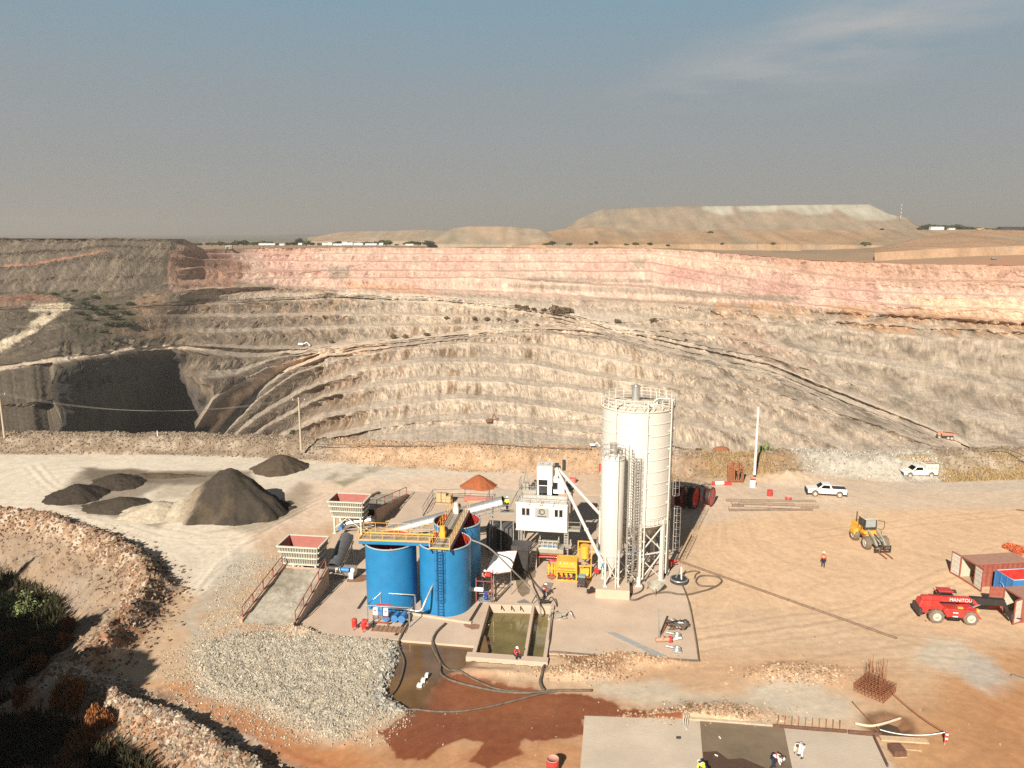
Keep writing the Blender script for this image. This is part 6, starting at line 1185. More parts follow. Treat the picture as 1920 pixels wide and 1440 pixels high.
x = rng.uniform(-60, 80, 6000); y = 46 + 78 * rng.random(6000) ** 1.2; k = (sdpoly(x, y, W_SLAB) < -.3) & (sdpoly(x, y, W_SLAB2) < -.3) & (sdpoly(x, y, POND) < -.3); x, y = x[k], y[k]; rocks('pebbles', 'scattered stones on the bare yard', x, y, sizes(len(x), .02, .10, 5), pick(len(x), (.44, .32, .22), (.36, .25, .16), (.46, .38, .29)))
# ================================================================== VEGETATION
def leafmat(name, c, c2):
    m = bpy.data.materials.new(name); m.use_nodes = True; t = m.node_tree; b = t.nodes['Principled BSDF']; b.inputs['Roughness'].default_value = .7; b.inputs['Specular IOR Level'].default_value = .2
    g = N(t, 'ShaderNodeNewGeometry'); r = N(t, 'ShaderNodeValToRGB'); r.color_ramp.elements[0].color = (*c, 1); r.color_ramp.elements[1].color = (*c2, 1); t.links.new(g.outputs['Random Per Island'], r.inputs[0]); t.links.new(r.outputs[0], b.inputs['Base Color']); return m
l_green = leafmat('leaf_green', (.05, .065, .022), (.13, .145, .055)); l_pale = leafmat('leaf_pale', (.13, .16, .06), (.24, .27, .12)); l_rust = leafmat('leaf_rust', (.16, .055, .02), (.36, .15, .05)); l_reed = leafmat('reed', (.022, .022, .011), (.062, .052, .024)); l_straw = leafmat('straw', (.30, .20, .085), (.48, .34, .16)); l_dk = leafmat('leaf_dark', (.03, .042, .022), (.075, .085, .045)); l_brown = leafmat('leaf_brown', (.10, .07, .035), (.20, .14, .07))
m_bark = mat('bark', (.16, .12, .085), .9, var=.3)
def leaves(n, r, sz, flat=.8, lo=.15, clumps=22, up=0.0, seed=0):
    g = np.random.default_rng(seed); cc = g.normal(0, 1, (clumps, 3)); cc /= np.linalg.norm(cc, axis=1)[:, None]; cc *= (.35 + .5 * g.random(clumps))[:, None]; cc[:, 2] = np.abs(cc[:, 2]) * .9
    k = g.integers(0, clumps, n); d = g.normal(0, 1, (n, 3)); d /= np.linalg.norm(d, axis=1)[:, None]; p = cc[k] + d * (.17 + .17 * g.random((n, 1))); p[:, 2] = p[:, 2] * flat + lo; p *= r
    u = g.normal(0, 1, (n, 3)); u /= np.linalg.norm(u, axis=1)[:, None]; w_ = np.cross(u, g.normal(0, 1, (n, 3))); w_ /= np.linalg.norm(w_, axis=1)[:, None]; u[:, 2] += up; s = sz * (.6 + .8 * g.random((n, 1)))
    V = np.stack([p - u * s, p + w_ * s * .5, p + u * s, p - w_ * s * .5], 1).reshape(-1, 3); return V, np.arange(4 * n).reshape(n, 4)
def bush(name, label, cat, loc, r, m, n=700, sz=.12, trunk=.5, flat=.85, group=None, seed=0, up=0.0):
    t = thing(name, label, cat, loc, 0, group); V, f = leaves(n, r, sz, flat, .25 + trunk / r * .6, seed=seed, up=up); me = npmesh('crown', V, f, m, smooth=False, parent=t)
    b = MB(); g = random.Random(seed); b.cyl((0, 0, -.3), (0, 0, trunk + r * .3), r * .07, r * .04, 7)
    for i in range(5): a = g.random() * 6.28; b.cyl((0, 0, trunk * .6), (math.cos(a) * r * .5, math.sin(a) * r * .5, trunk + r * (.3 + .4 * g.random())), r * .035, r * .012, 5)
    b.build('trunk', m_bark, t); return t
def blades(x, y, h, w_, lean=.35):
    n = len(x); z = ground_height(x, y); a = rng.random(n) * 6.28; d = np.stack([np.cos(a), np.sin(a)], -1); l = rng.normal(0, lean, (n, 2)) * h[:, None]; b = np.stack([x, y, z - .05], -1); s = np.c_[d * w_, np.zeros(n)]
    tp = b + np.c_[l, h]; md = b + np.c_[l * .4, h * .6]; V = np.stack([b - s, b + s, md + s * .8, md - s * .8, tp + s * .12, tp - s * .12], 1).reshape(-1, 3); k = (np.arange(n) * 6)[:, None]; return V, np.r_[k + [0, 1, 2, 3], k + [3, 2, 4, 5]]
deep = lambda n, d0: (lambda xy: (xy[0][sdpoly(xy[0], xy[1], HOLLOW) > d0], xy[1][sdpoly(xy[0], xy[1], HOLLOW) > d0]))(inpoly(HOLLOW, n))
def grass(name, label, x, y, h0, h1, m, w_=.05, lean=.25): V, f = blades(x, y, rng.uniform(h0, h1, len(x)), w_, lean); o = npmesh(name, V, f, m, smooth=False); return tag(o, label, 'grass', kind='stuff')
x, y = deep(60000, 6.5); k = fbm(x / 3, y / 3, o=3, s=401) > -.25; grass('reeds', 'dark reeds filling the floor of the hollow', x[k], y[k], .5, 1.5, l_reed, .07)
k = sdpoly(x, y, wpoly([(-100, 1080), (180, 1080), (190, 1150), (90, 1190), (-100, 1180)])) > 0; grass('reeds', 'taller green reeds at the top of the hollow', x[k], y[k], .9, 2.0, leafmat('reed2', (.022, .025, .011), (.060, .056, .022)), .08)
x, y = inpoly(wpoly([(-300, 1330), (60, 1345), (150, 1368), (240, 1420), (330, 1480), (300, 1560), (-300, 1560)]), 22000); k = fbm(x / 2, y / 2, o=3, s=402); grass('undergrowth', 'dark undergrowth in the shaded bottom left corner', x[k > -.15], y[k > -.15], .3, 1.1, l_reed, .07); grass('dry_weeds', 'rusty dry weeds among the dark undergrowth', x[k < -.2], y[k < -.2], .2, .8, l_rust, .05)
x = rng.uniform(30, 40, 2500); y = np.interp(x, RIMX, RIMB) + rng.uniform(0, 7, 2500); x2 = rng.uniform(64, 92, 5200); y2 = np.interp(x2, RIMX, RIMB) + rng.uniform(-1.0, 2.6, 5200) ; x3 = rng.uniform(17, 25, 1800); y3 = rng.uniform(110, 120, 1800)
grass('dry_grass', 'dry straw grass on the bank along the pit edge', np.r_[x, x2, x3], np.r_[y, y2, y3], .15, .55, l_straw, .04, .5)
k = rng.normal(0, 1, (260, 2)) * [2.2, .6] + list(P(1720, 884).xy); grass('dry_grass', 'golden tufts at the foot of the pale bank', np.r_[k[:, 0], k[:, 0] + 14], np.r_[k[:, 1], k[:, 1] + 1.2], .2, .5, l_straw, .06, .5)
for i, (px_, py_, r, m, lab, nm) in enumerate(((38, 1150, 2.6, l_pale, 'pale green leafy shrub among the reeds of the hollow', 'shrub'), (80, 1212, 1.15, l_rust, 'rust brown bush directly below the pale green shrub', 'bush'), (33, 1232, 1.1, l_rust, 'rust brown bush at the left edge below the pale green shrub', 'bush'), (128, 1185, 1.05, l_rust, 'tall rust brown bush under the reeds, right of the pale shrub', 'bush'), (120, 1225, 1.0, l_rust, 'small rust brown bush low on the hollow slope', 'bush'), (72, 1262, 1.1, l_rust, 'rust brown bush second from the bottom of the hollow', 'bush'), (10, 1200, 1.2, l_rust, 'rust brown bush cut by the left edge of the view', 'bush'), (145, 1385, 1.5, l_rust, 'wide rust brown bush in the shade below the straight berm', 'bush'), (190, 1420, 1.1, l_rust, 'rust brown bush lowest in the shaded corner', 'bush'), (50, 1368, .9, l_rust, 'small rust brown bush near the bottom left corner', 'bush'))):
    q = P(px_, py_, -3.2 if py_ < 1300 else -2.6); bush(nm, lab, 'bush', (q.x, q.y, gz(q.x, q.y) - .1), r, m, int((500 if m is l_pale else 2600) * r * r), .16 if m is l_pale else .085, .25, .9 if m is l_pale else 1.3, None, 40 + i, 0 if m is l_pale else 1.6)
q = P(1438, 876); bush('cactus_bush', 'spiky green bush on the orange bank beside the white pole', 'bush', (q.x + .6, q.y + 2.6, 1.2), 1.2, l_pale, 260, .28, .3, 1.0, None, 77, 1.2)
q = P(544, 838); bush('bush', 'small green bush at the pit edge beside the left-centre pole', 'bush', (q.x, q.y + 2, 1.6), .8, l_green, 240, .14, .2, .9, None, 78)
# far trees on the rim
protos = [bush('tree', '', 'tree', (0, 0, 0), 4.2, l_dk, 520, .75, 1.5, .85, None, 91), bush('tree', '', 'tree', (0, 0, 0), 4.0, l_green, 420, .75, .8, .6, None, 92), bush('tree', '', 'tree', (0, 0, 0), 3.2, l_dk, 420, .6, 3.4, 1.5, None, 93)]
used = [False] * 3
def far_tree(px_, base, Y, hpx, k, label, group, wide=1.0):
    q = PY(px_, base, Y); H0 = (6.6, 4.3, 9.3)[k]; s = hpx * Y / F / H0
    if used[k]: o = dup(protos[k], q, random.random() * 6.28, label, group, (s * wide, s * wide, s))
    else: o = protos[k]; used[k] = True; o.location = q; o['label'] = label; o['group'] = group; o.scale = (s * wide, s * wide, s)
    return o
def zpl(px_, base): return 12
GL = 'trees on the far left rim'
for px_, hp, k in ((357, 5, 1), (366, 6, 1), (374, 7, 0), (390, 8, 0), (398, 7, 1), (412, 8, 1), (415, 10, 0), (424, 7, 1), (436, 7, 1), (446, 12, 0), (456, 13, 0), (463, 9, 0), (476, 8, 1), (487, 10, 0), (497, 11, 0), (504, 9, 1), (516, 6, 1), (530, 6, 1), (540, 8, 0), (550, 9, 0), (557, 12, 2), (562, 20, 2), (568, 14, 2), (575, 10, 1), (585, 8, 0)):
    far_tree(px_, 461, 1165, hp, k, 'dark trees in the line beyond the far rim, left of the white sheds', GL, 1.35)
for px_, hp, k in ((612, 7, 1), (624, 9, 0), (634, 11, 0), (648, 9, 0), (657, 9, 1), (668, 8, 0), (680, 9, 0), (690, 10, 0), (698, 9, 0), (706, 10, 0), (718, 13, 0), (724, 11, 1), (762, 9, 0), (772, 11, 0), (784, 10, 0), (802, 12, 0), (808, 11, 0), (744, 4, 1), (600, 6, 1)):
    far_tree(px_, 461, 1190, hp, k, 'round dark trees behind the white sheds on the far rim', 'trees behind the sheds', 1.3)
for px_, by, hp, k, lab in ((1036, 461, 11, 0, 'dark round tree at the left foot of the orange terrace'), (1024, 461, 6, 1, 'low shrub left of the tree at the terrace foot'), (1068, 461, 6, 1, 'low wide shrub at the terrace foot, left of a taller one'), (1118, 460, 12, 2, 'upright dark tree at the middle of the terrace foot'), (1108, 461, 7, 0, 'low shrub leaning on the upright dark tree'), (1192, 461, 7, 1, 'wide low shrub right of the upright dark tree'), (1218, 461, 8, 0, 'shrub at the right end of the row at the terrace foot'), (1252, 463, 6, 0, 'small lone shrub at the terrace foot above the silo'), (1174, 461, 5, 1, 'thin low shrub in the middle of the terrace foot'), (1330, 443, 12, 0, 'dark tree high on the orange terrace'), (1354, 460, 6, 0, 'small dark shrub right below the tree on the terrace'), (1450, 460, 7, 0, 'single dark shrub on the terrace foot, well right of the silo'), (1653, 433, 6, 0, 'small tree on top of the terrace under the spoil hill end'), (1622, 462, 9, 1, 'green bush on the terrace foot near the embankment'), (1690, 462, 6, 1, 'low bush left of the big round tree'), (1708, 462, 5, 1, 'lowest bush left of the big round tree'), (1736, 461, 13, 0, 'dark bush touching the left side of the big round tree'), (1767, 460, 21, 0, 'big round dark tree before the embankment'), (1782, 460, 9, 1, 'bush at the right foot of the big round tree'), (1762, 474, 9, 1, 'leaning dark bush below the big round tree')):
    far_tree(px_, by, 1120 if by > 455 else (1300 if by > 440 else 1330), hp, k, lab, 'bushes along the spoil terrace', 1.2)
for px_, hp in zip(range(1728, 1830, 7), (10, 14, 15, 13, 14, 13, 12, 13, 12, 15, 13, 11, 10, 9, 8)): far_tree(px_, 433, 1500, hp, 0, 'dense dark trees on the skyline at the foot of the spoil hill', 'skyline trees at the right', 1.3)
for px_, hp in zip(range(1836, 1990, 12), (8, 7, 6, 7, 6, 6, 5, 6, 5, 6, 6, 6, 6)): far_tree(px_, 434, 1900, hp, 1, 'low hazy trees on the skyline at the far right', 'low skyline trees', 1.6)
GP = 'brown bushes on the pit benches'
for px_, py_, hp, k in ((1042, 588, 26, 0), (1063, 590, 20, 1), (1052, 590, 14, 1), (985, 583, 14, 1), (1000, 584, 12, 0), (970, 578, 10, 1), (968, 606, 16, 2), (1158, 606, 11, 1), (1225, 606, 12, 1), (836, 601, 12, 0), (890, 601, 12, 0), (912, 603, 13, 0), (935, 603, 10, 0), (738, 636, 16, 0), (760, 635, 13, 0), (800, 631, 10, 1), (622, 643, 10, 0), (1285, 640, 8, 0), (1008, 612, 9, 0), (1310, 848, 12, 1), (1240, 828, 12, 1), (1020, 584, 9, 1)):
    q = pit_at(px_, py_); H0 = (6.6, 4.3, 9.3)[k]; s = .78 * hp * q.y / F / H0; o = dup(protos[k], q, random.random() * 6, 'dull brown green bushes growing on ledges of the pit wall', GP, (s, s, s))
    for c in o.children:
        if c.name.startswith('crown'): c.data = c.data.copy(); c.data.materials[0] = l_brown
for px_, py_, hp in ((160, 572, 14), (175, 582, 16), (190, 590, 18), (205, 578, 14), (215, 600, 16), (150, 590, 12), (235, 590, 14), (230, 612, 16), (125, 562, 10), (180, 560, 12), (245, 572, 12), (205, 612, 16), (250, 610, 14), (140, 548, 9), (100, 552, 9), (165, 600, 14), (193, 625, 12), (220, 640, 12)):
    q = pit_at(px_, py_); s = .55 * hp * q.y / F / 4.3; dup(protos[0], q, random.random() * 6, 'dark green scrub in the gully left of the pit', 'scrub in the left gully', (s * 1.5, s * 1.5, s * .8))
# ================================================================== FAR SHEDS AND MAST
m_shed = mat('shed_white', (.75, .73, .68), .6, var=.05)
for i, (x0, x1, by, h, Y, lab) in enumerate(((485, 515, 459.5, 3, 1090, 'long low white shed left of the tall trees on the far rim'), (524, 533, 460, 3, 1090, 'small white shed between the tree groups on the far rim'), (559, 566, 459, 3, 1090, 'small white hut under the tallest far trees'), (604, 613, 459.5, 3.5, 1090, 'leftmost hut of the white shed row on the far rim'), (614, 622, 459.5, 4.5, 1090, 'second hut of the white shed row, taller'), (624, 641, 460, 3, 1090, 'long low unit of the white shed row'), (642, 652, 459.5, 5, 1090, 'tall hut in the middle of the white shed row'), (653, 661, 459.5, 4.5, 1090, 'hut right of the tallest in the white shed row'), (663, 680, 459.5, 3.5, 1090, 'grey white unit right of the middle of the shed row'), (685, 706, 459.5, 3, 1090, 'long low white shed at the right of the row'), (711, 718, 459.5, 3.5, 1090, 'last small hut of the white shed row'), (760, 775, 460, 2.4, 1090, 'flat white shed below the pair of round trees'), (1746, 1770, 431, 5, 1430, 'white roofed shed before the skyline trees'), (1780, 1791, 431, 3, 1430, 'small white shed right of the white roofed one'), (1876, 1990, 430, 5, 1200, 'long dark shed with pale roof at the far right'))):
    a, b = PY(x0, by, Y), PY(x1, by, Y); W = b.x - a.x; hh = h * Y / F; t = thing('shed', lab, 'shed', (a.x, Y, a.z)); q = MB(); q.box((W / 2, 4, hh * .45), (W, 8, hh * .9)); q.build('wall', m_shed if i < 14 else m_dark, t); q = MB(); q.add([(-.4, -.5, hh * .9), (W + .4, -.5, hh * .9), (W + .4, 8.5, hh * .9), (-.4, 8.5, hh * .9), (-.4, 4, hh * 1.15), (W + .4, 4, hh * 1.15)], [(0, 1, 5, 4), (2, 3, 4, 5), (0, 4, 3), (1, 2, 5)]); q.build('roof', m_shed if i != 14 else m_galv, t)
a = PY(1689, 407, 1600); t = thing('lattice_mast', 'thin red and white mast on the end of the spoil hill', 'mast', tuple(a)); q = MB(); q.cyl((0, 0, -3), (0, 0, 26), .5, .3, 4); q.build('mast', m_polew, t); q = MB(); [q.cyl((0, 0, z), (0, 0, z + 3), .55, .5, 4) for z in (4, 11, 18)]; q.build('band', m_redc, t)
for i, px_ in enumerate((1290, 1340, 1420, 1475, 1662, 1716, 1797, 1843, 1873, 1905)):
    a = PY(px_, 468 if px_ < 1600 else 474, 880 - i * 4); tag(MB().cyl((0, 0, 0), (0, 0, 9), .22, .15, 6).build('far_pole', m_bark), 'thin wooden poles of the power line beyond the right rim', 'pole', 'power poles beyond the right rim').location = a
# ================================================================== POLES AND WIRES
def pole(label, px_, by, zb, Yb, top, m, arm=True):
    a = PY(px_, by, Yb); t = thing('utility_pole', label, 'pole', (a.x, a.y, zb - .2)); q = MB(); q.box((0, 0, 0), (.01, .01, .01)); q = MB(); q.cyl((0, 0, 0), (0, 0, top - zb), .21, .13, 10); q.build('post', m, t)
    if arm:
        q = MB(); q.box((0, 0, top - zb - .5), (2.2, .12, .12)); q.build('crossarm', m_bark, t)
        for x in (-.95, 0, .95): q = MB(); q.cyl((x, 0, top - zb - .44), (x, 0, top - zb - .2), .05, n=8); q.build('insulator', m_hat, t)
    return Vector((a.x, a.y, top - .2))
p1 = pole('tapered concrete power pole at the left edge of the view', 10, 830, 1.8, 130, 9.9, m_pole); p2 = pole('concrete power pole at the pit edge, left of centre', 565, 846, 1.3, 124, 10.2, m_pole); pole('plain white pole at the pit edge right of the silos', 1414.5, 891, .9, 112, 11.3, m_polew, False)
q = P(308, 832); tag(MB().cyl((0, 0, 0), (0, 0, 1.3), .1, .08, 8).build('survey_post', m_polew), 'short white survey post on the left rim berm', 'post').location = (q.x, 130, 1.6)
t = thing('power_line', 'sagging power wires between the two concrete poles and beyond', 'wires', tuple(p1))
for dx, dz in ((-.95, -.15), (0, -.15), (.95, -.15)):
    for a, b, sag in ((p1, p2, 2.6), (p2, Vector((14, 113, 9.5)), 2.4), (p1 - Vector((50, 0, -1)), p1, 1.5)):
        q = MB(); q.tube([a.lerp(b, s) + Vector((dx, 0, dz - sag * 4 * s * (1 - s))) for s in np.linspace(0, 1, 24)], .013, 4); q.build('wire', m_wire, t, tuple(p1))
# ================================================================== PEOPLE
def person(label, loc, face, pose='stand', top=m_orange, trous=m_navy, hat=m_hat, sleeves=True, scale=1.0, vest=None):
    t = thing('person', label, 'person', loc, face); J = {}; 
    # joints, figure facing -y, z up, metres
    if pose in ('stand', 'walk', 'work'):
        s = {'stand': .06, 'walk': .26, 'work': .12}[pose]
        J = dict(pel=(0, 0, .93), sp=(0, -.01, 1.15), ch=(0, -.01, 1.36), nk=(0, -.015, 1.49), hd=(0, -.04, 1.60), ht=(0, -.03, 1.74), Ls=(.19, 0, 1.42), Rs=(-.19, 0, 1.42), Lh=(.10, 0, .90), Rh=(-.10, 0, .90), Lk=(.11, -s, .49), Rk=(-.11, s * .3, .49), La=(.11, -s * .9, .09), Ra=(-.11, s * 1.2, .09), Lf=(.12, -s * .9 - .17, .04), Rf=(-.12, s * 1.2 - .15, .04))
        if pose == 'work': J.update(Le=(.27, -.14, 1.18), Re=(-.27, -.14, 1.18), Lw=(.18, -.36, 1.10), Rw=(-.20, -.36, 1.06), sp=(0, -.03, 1.15), ch=(0, -.06, 1.35), nk=(0, -.09, 1.47), hd=(0, -.16, 1.56), ht=(0, -.17, 1.70))
        else: J.update(Le=(.25, .04 + s * .3, 1.15), Re=(-.25, .02 - s * .4, 1.15), Lw=(.27, -.03 + s * .4, .90), Rw=(-.27, -.05 - s * .8, .92))
    elif pose == 'bend':
        J = dict(pel=(0, .12, .88), sp=(0, -.06, 1.02), ch=(0, -.26, 1.08), nk=(0, -.38, 1.05), hd=(0, -.50, 1.00), ht=(0, -.62, .96), Ls=(.18, -.30, 1.03), Rs=(-.18, -.30, 1.03), Le=(.22, -.36, .76), Re=(-.22, -.36, .76), Lw=(.14, -.46, .54), Rw=(-.14, -.44, .52), Lh=(.10, .12, .86), Rh=(-.10, .12, .86), Lk=(.14, -.06, .47), Rk=(-.14, .04, .47), La=(.15, .06, .09), Ra=(-.15, .16, .09), Lf=(.17, -.12, .04), Rf=(-.17, -.02, .04))
    else:  # sit / crouch
        J = dict(pel=(0, .08, .26), sp=(0, .04, .47), ch=(0, -.03, .66), nk=(0, -.07, .78), hd=(0, -.13, .88), ht=(0, -.15, 1.02), Ls=(.18, -.03, .71), Rs=(-.18, -.03, .71), Le=(.25, -.2, .5), Re=(-.25, -.2, .5), Lw=(.12, -.40, .46), Rw=(-.14, -.38, .42), Lh=(.10, .06, .22), Rh=(-.10, .06, .22), Lk=(.18, -.36, .42), Rk=(-.18, -.34, .40), La=(.15, -.30, .09), Ra=(-.15, -.26, .09), Lf=(.17, -.46, .04), Rf=(-.17, -.42, .04))
    def skin(name, E, Rd, material, extra=(), root='pel'):
        keys = []; [keys.append(k) for e in E for k in e if k not in keys]
        if root in keys: keys.remove(root); keys.insert(0, root)
        pts = [Vector(J[k]) for k in keys]; rad = [Rd[k] for k in keys]; ed = [(keys.index(a), keys.index(b)) for a, b in E]
        for a, p, r_ in extra: ed.append((keys.index(a) if isinstance(a, str) else a, len(pts))); pts.append(Vector(p)); rad.append(r_)
        me = bpy.data.meshes.new(name); me.from_pydata([tuple(p) for p in pts], ed, []); me.materials.append(material); o = bpy.data.objects.new(name, me); COL.objects.link(o); o.parent = t; md = o.modifiers.new('skin', 'SKIN')
        for i, r_ in enumerate(rad): me.skin_vertices[0].data[i].radius = (r_, r_) if not isinstance(r_, tuple) else r_
        me.skin_vertices[0].data[0].use_root = True; md.use_smooth_shade = True; md.branch_smoothing = .4; sb = o.modifiers.new('sub', 'SUBSURF'); sb.levels = 1; sb.render_levels = 1; return o
    ex = []
    for s_, w_, el in (('L', 'Lw', 'Le'), ('R', 'Rw', 'Re')):
        W = Vector(J[w_]); d = (W - Vector(J[el])).normalized(); sd_ = Vector((0, 0, 1)).cross(d); sd_ = sd_.normalized() if sd_.length > .1 else Vector((1, 0, 0)); palm = W + d * .07; ex.append((w_, palm, (.035, .03)))
        nrm = d.cross(sd_)
        for i, (o_, L) in enumerate(((-.03, .065), (-.01, .075), (.01, .07), (.03, .055))): ex.append((w_, palm + sd_ * o_ + d * L - nrm * .015 * i * .4, .009))
        ex.append((w_, W + d * .05 + sd_ * (.055 if s_ == 'L' else -.055), .011))
    skin('body', [('pel', 'sp'), ('sp', 'ch'), ('ch', 'nk'), ('nk', 'hd'), ('hd', 'ht'), ('ch', 'Ls'), ('ch', 'Rs'), ('Ls', 'Le'), ('Rs', 'Re'), ('Le', 'Lw'), ('Re', 'Rw'), ('pel', 'Lh'), ('pel', 'Rh'), ('Lh', 'Lk'), ('Rh', 'Rk'), ('Lk', 'La'), ('Rk', 'Ra'), ('La', 'Lf'), ('Ra', 'Rf')],
         dict(pel=.13, sp=.12, ch=.14, nk=.06, hd=.095, ht=.075, Ls=.065, Rs=.065, Le=.045, Re=.045, Lw=.03, Rw=.03, Lh=.085, Rh=.085, Lk=.06, Rk=.06, La=.04, Ra=.04, Lf=.04, Rf=.04), m_skin, ex)
    skin('jacket', [('pel', 'sp'), ('sp', 'ch'), ('ch', 'Ls'), ('ch', 'Rs'), ('Ls', 'Le'), ('Rs', 'Re'), ('Le', 'Lw'), ('Re', 'Rw')], dict(pel=.165, sp=.16, ch=.175, Ls=.09, Rs=.09, Le=.07, Re=.07, Lw=.05, Rw=.05), top)
    skin('trousers', [('pel', 'Lh'), ('pel', 'Rh'), ('Lh', 'Lk'), ('Rh', 'Rk'), ('Lk', 'La'), ('Rk', 'Ra')], dict(pel=.155, Lh=.105, Rh=.105, Lk=.085, Rk=.085, La=.07, Ra=.07), trous)
    for a, b in (('La', 'Lf'), ('Ra', 'Rf')): q = MB(); A, B = Vector(J[a]), Vector(J[b]); q.tube([A + Vector((0, .04, .03)), A + Vector((0, .02, -.03)), (A + B) / 2, B], .05, 8, rs=[.06, .065, .06, .045]); q.build('boot', m_boot, t)
    hd, ht = Vector(J['hd']), Vector(J['ht']); d = (ht - hd).normalized(); M_ = d.to_track_quat('Z', 'Y').to_matrix(); q = MB(); c = hd + d * .06; prof = [(.135, 0), (.13, .04), (.11, .09), (.07, .125), (.001, .14)]
    n = 16; vs = [c + M_ @ Vector((r_ * math.cos(2 * math.pi * i / n), r_ * math.sin(2 * math.pi * i / n), z)) for r_, z in prof for i in range(n)]; q.add(vs, [(j * n + i, j * n + (i + 1) % n, (j + 1) * n + (i + 1) % n, (j + 1) * n + i) for j in range(4) for i in range(n)], True)
    fwd = Vector((0, -1, 0)) if abs(d.z) > .5 else Vector((0, 0, -1)); q.add([c + fwd * .12 + M_ @ Vector((-.08, 0, 0)), c + fwd * .12 + M_ @ Vector((.08, 0, 0)), c + fwd * .2 + M_ @ Vector((.05, 0, 0)), c + fwd * .2 + M_ @ Vector((-.05, 0, 0))], [(0, 1, 2, 3)]); q.build('helmet', hat, t)
    fc = MB(); f0 = hd + fwd * .10; side = Vector((1, 0, 0)); fc.sphere(f0 + Vector((0, 0, -.005)) + fwd * .012, .018, 6, 4); fb = fc.build('nose', m_skin, t); fc = MB(); [fc.sphere(f0 + side * s_ * .035 + Vector((0, 0, .025)), .012, 6, 4) for s_ in (-1, 1)]; fc.build('eyes', m_hat, t)
    if vest is not None:
        q = MB(); sp, ch = Vector(J['sp']), Vector(J['ch']); mid = (sp + ch) / 2; ax = (ch - sp).normalized(); q.cyl(mid - ax * .035, mid + ax * .035, .195, n=14, cap=False); q.build('reflective_band', vest, t)
    if scale != 1: t.scale = (scale,) * 3
    return t
q = P(1543, 1063); person('person in an orange jacket and white helmet standing alone on the open yard', q, R(160), 'stand', m_orange, m_navy, vest=m_stripe)
q = P(1020, 1124, .03); person('person in a red vest working with hoses above the basin', q, R(100), 'work', m_redc, m_navy, vest=m_stripe)
q = P(968, 1232, .285); person('person in a red vest crouching on the front wall of the basin', q, R(30), 'sit', m_redc, m_navy, vest=m_stripe)
q = Vector((-.55, 83.6, 5.35)); person('person in a yellow vest standing at the head of the long conveyor', q, R(150), 'stand', m_hiv, m_navy, vest=m_stripe)
q = P(902, 1128, .03); person('person in a pinkish shirt up on the dosing rig', q + Vector((.25, .3, 1.55)), R(60), 'work', mat('pink_cloth', (.70, .25, .18), .8), m_navy)
q = P(1318, 1462, .06); person('person in a bright yellow jacket bending at the bottom edge of the slab', q, R(200), 'bend', m_hiv, m_navy, vest=m_stripe)
q = P(1451, 1441, .06); person('person in a white shirt with red braces bending over the wet concrete', q, R(60), 'bend', m_whc, m_navy, hat=m_whc, vest=m_redc)
q = P(1500, 1420, .06); person('person in a white shirt bending on the dry concrete right of the wet strip', q, R(-60), 'bend', m_whc, m_whc, hat=mat('cream_hat', (.8, .62, .38), .6))
t = thing('platform', 'small grated platform at the head of the long conveyor', 'platform', (-.55, 83.6, 5.3)); q = MB(); q.box((0, 0, 0), (1.6, 1.5, .08)); railing(q, [(-.8, -.7, .04), (.8, -.7, .04)], 1.0, .025); q.build('deck', m_grey, t); q = MB(); [q.bar((x, y, 0), (x, y, -5.3), .1) for x in (-.7, .7) for y in (-.65, .65)]; q.build('frame', m_grey, t)
# ================================================================== VEHICLES
def wheel(par, x, y, z, r, w_, hub=m_hub, lugs=0, name='wheel'):
    q = MB(); q.lathe([(r * .58, -w_ / 2), (r * .92, -w_ / 2), (r, -w_ * .38), (r, w_ * .38), (r * .92, w_ / 2), (r * .58, w_ / 2)], n=28)
    for i in range(lugs): a = 2 * math.pi * i / lugs; q.box((r * math.cos(a), r * math.sin(a), w_ * (.22 if i % 2 else -.22)), (.07, r * .16, w_ * .5), rz=a)
    o = q.build(name, m_tyre, par); o.location = (x, y, z); o.rotation_euler = (math.pi / 2, 0, 0)
    h = MB(); h.lathe([(r * .6, -w_ * .45), (r * .5, -w_ * .38), (r * .2, -w_ * .36), (r * .2, -w_ * .46), (.001, -w_ * .46)], n=20); h.lathe([(r * .6, w_ * .45), (r * .5, w_ * .38), (r * .2, w_ * .36), (r * .2, w_ * .46), (.001, w_ * .46)], n=20); h.build('rim', hub, o); return o
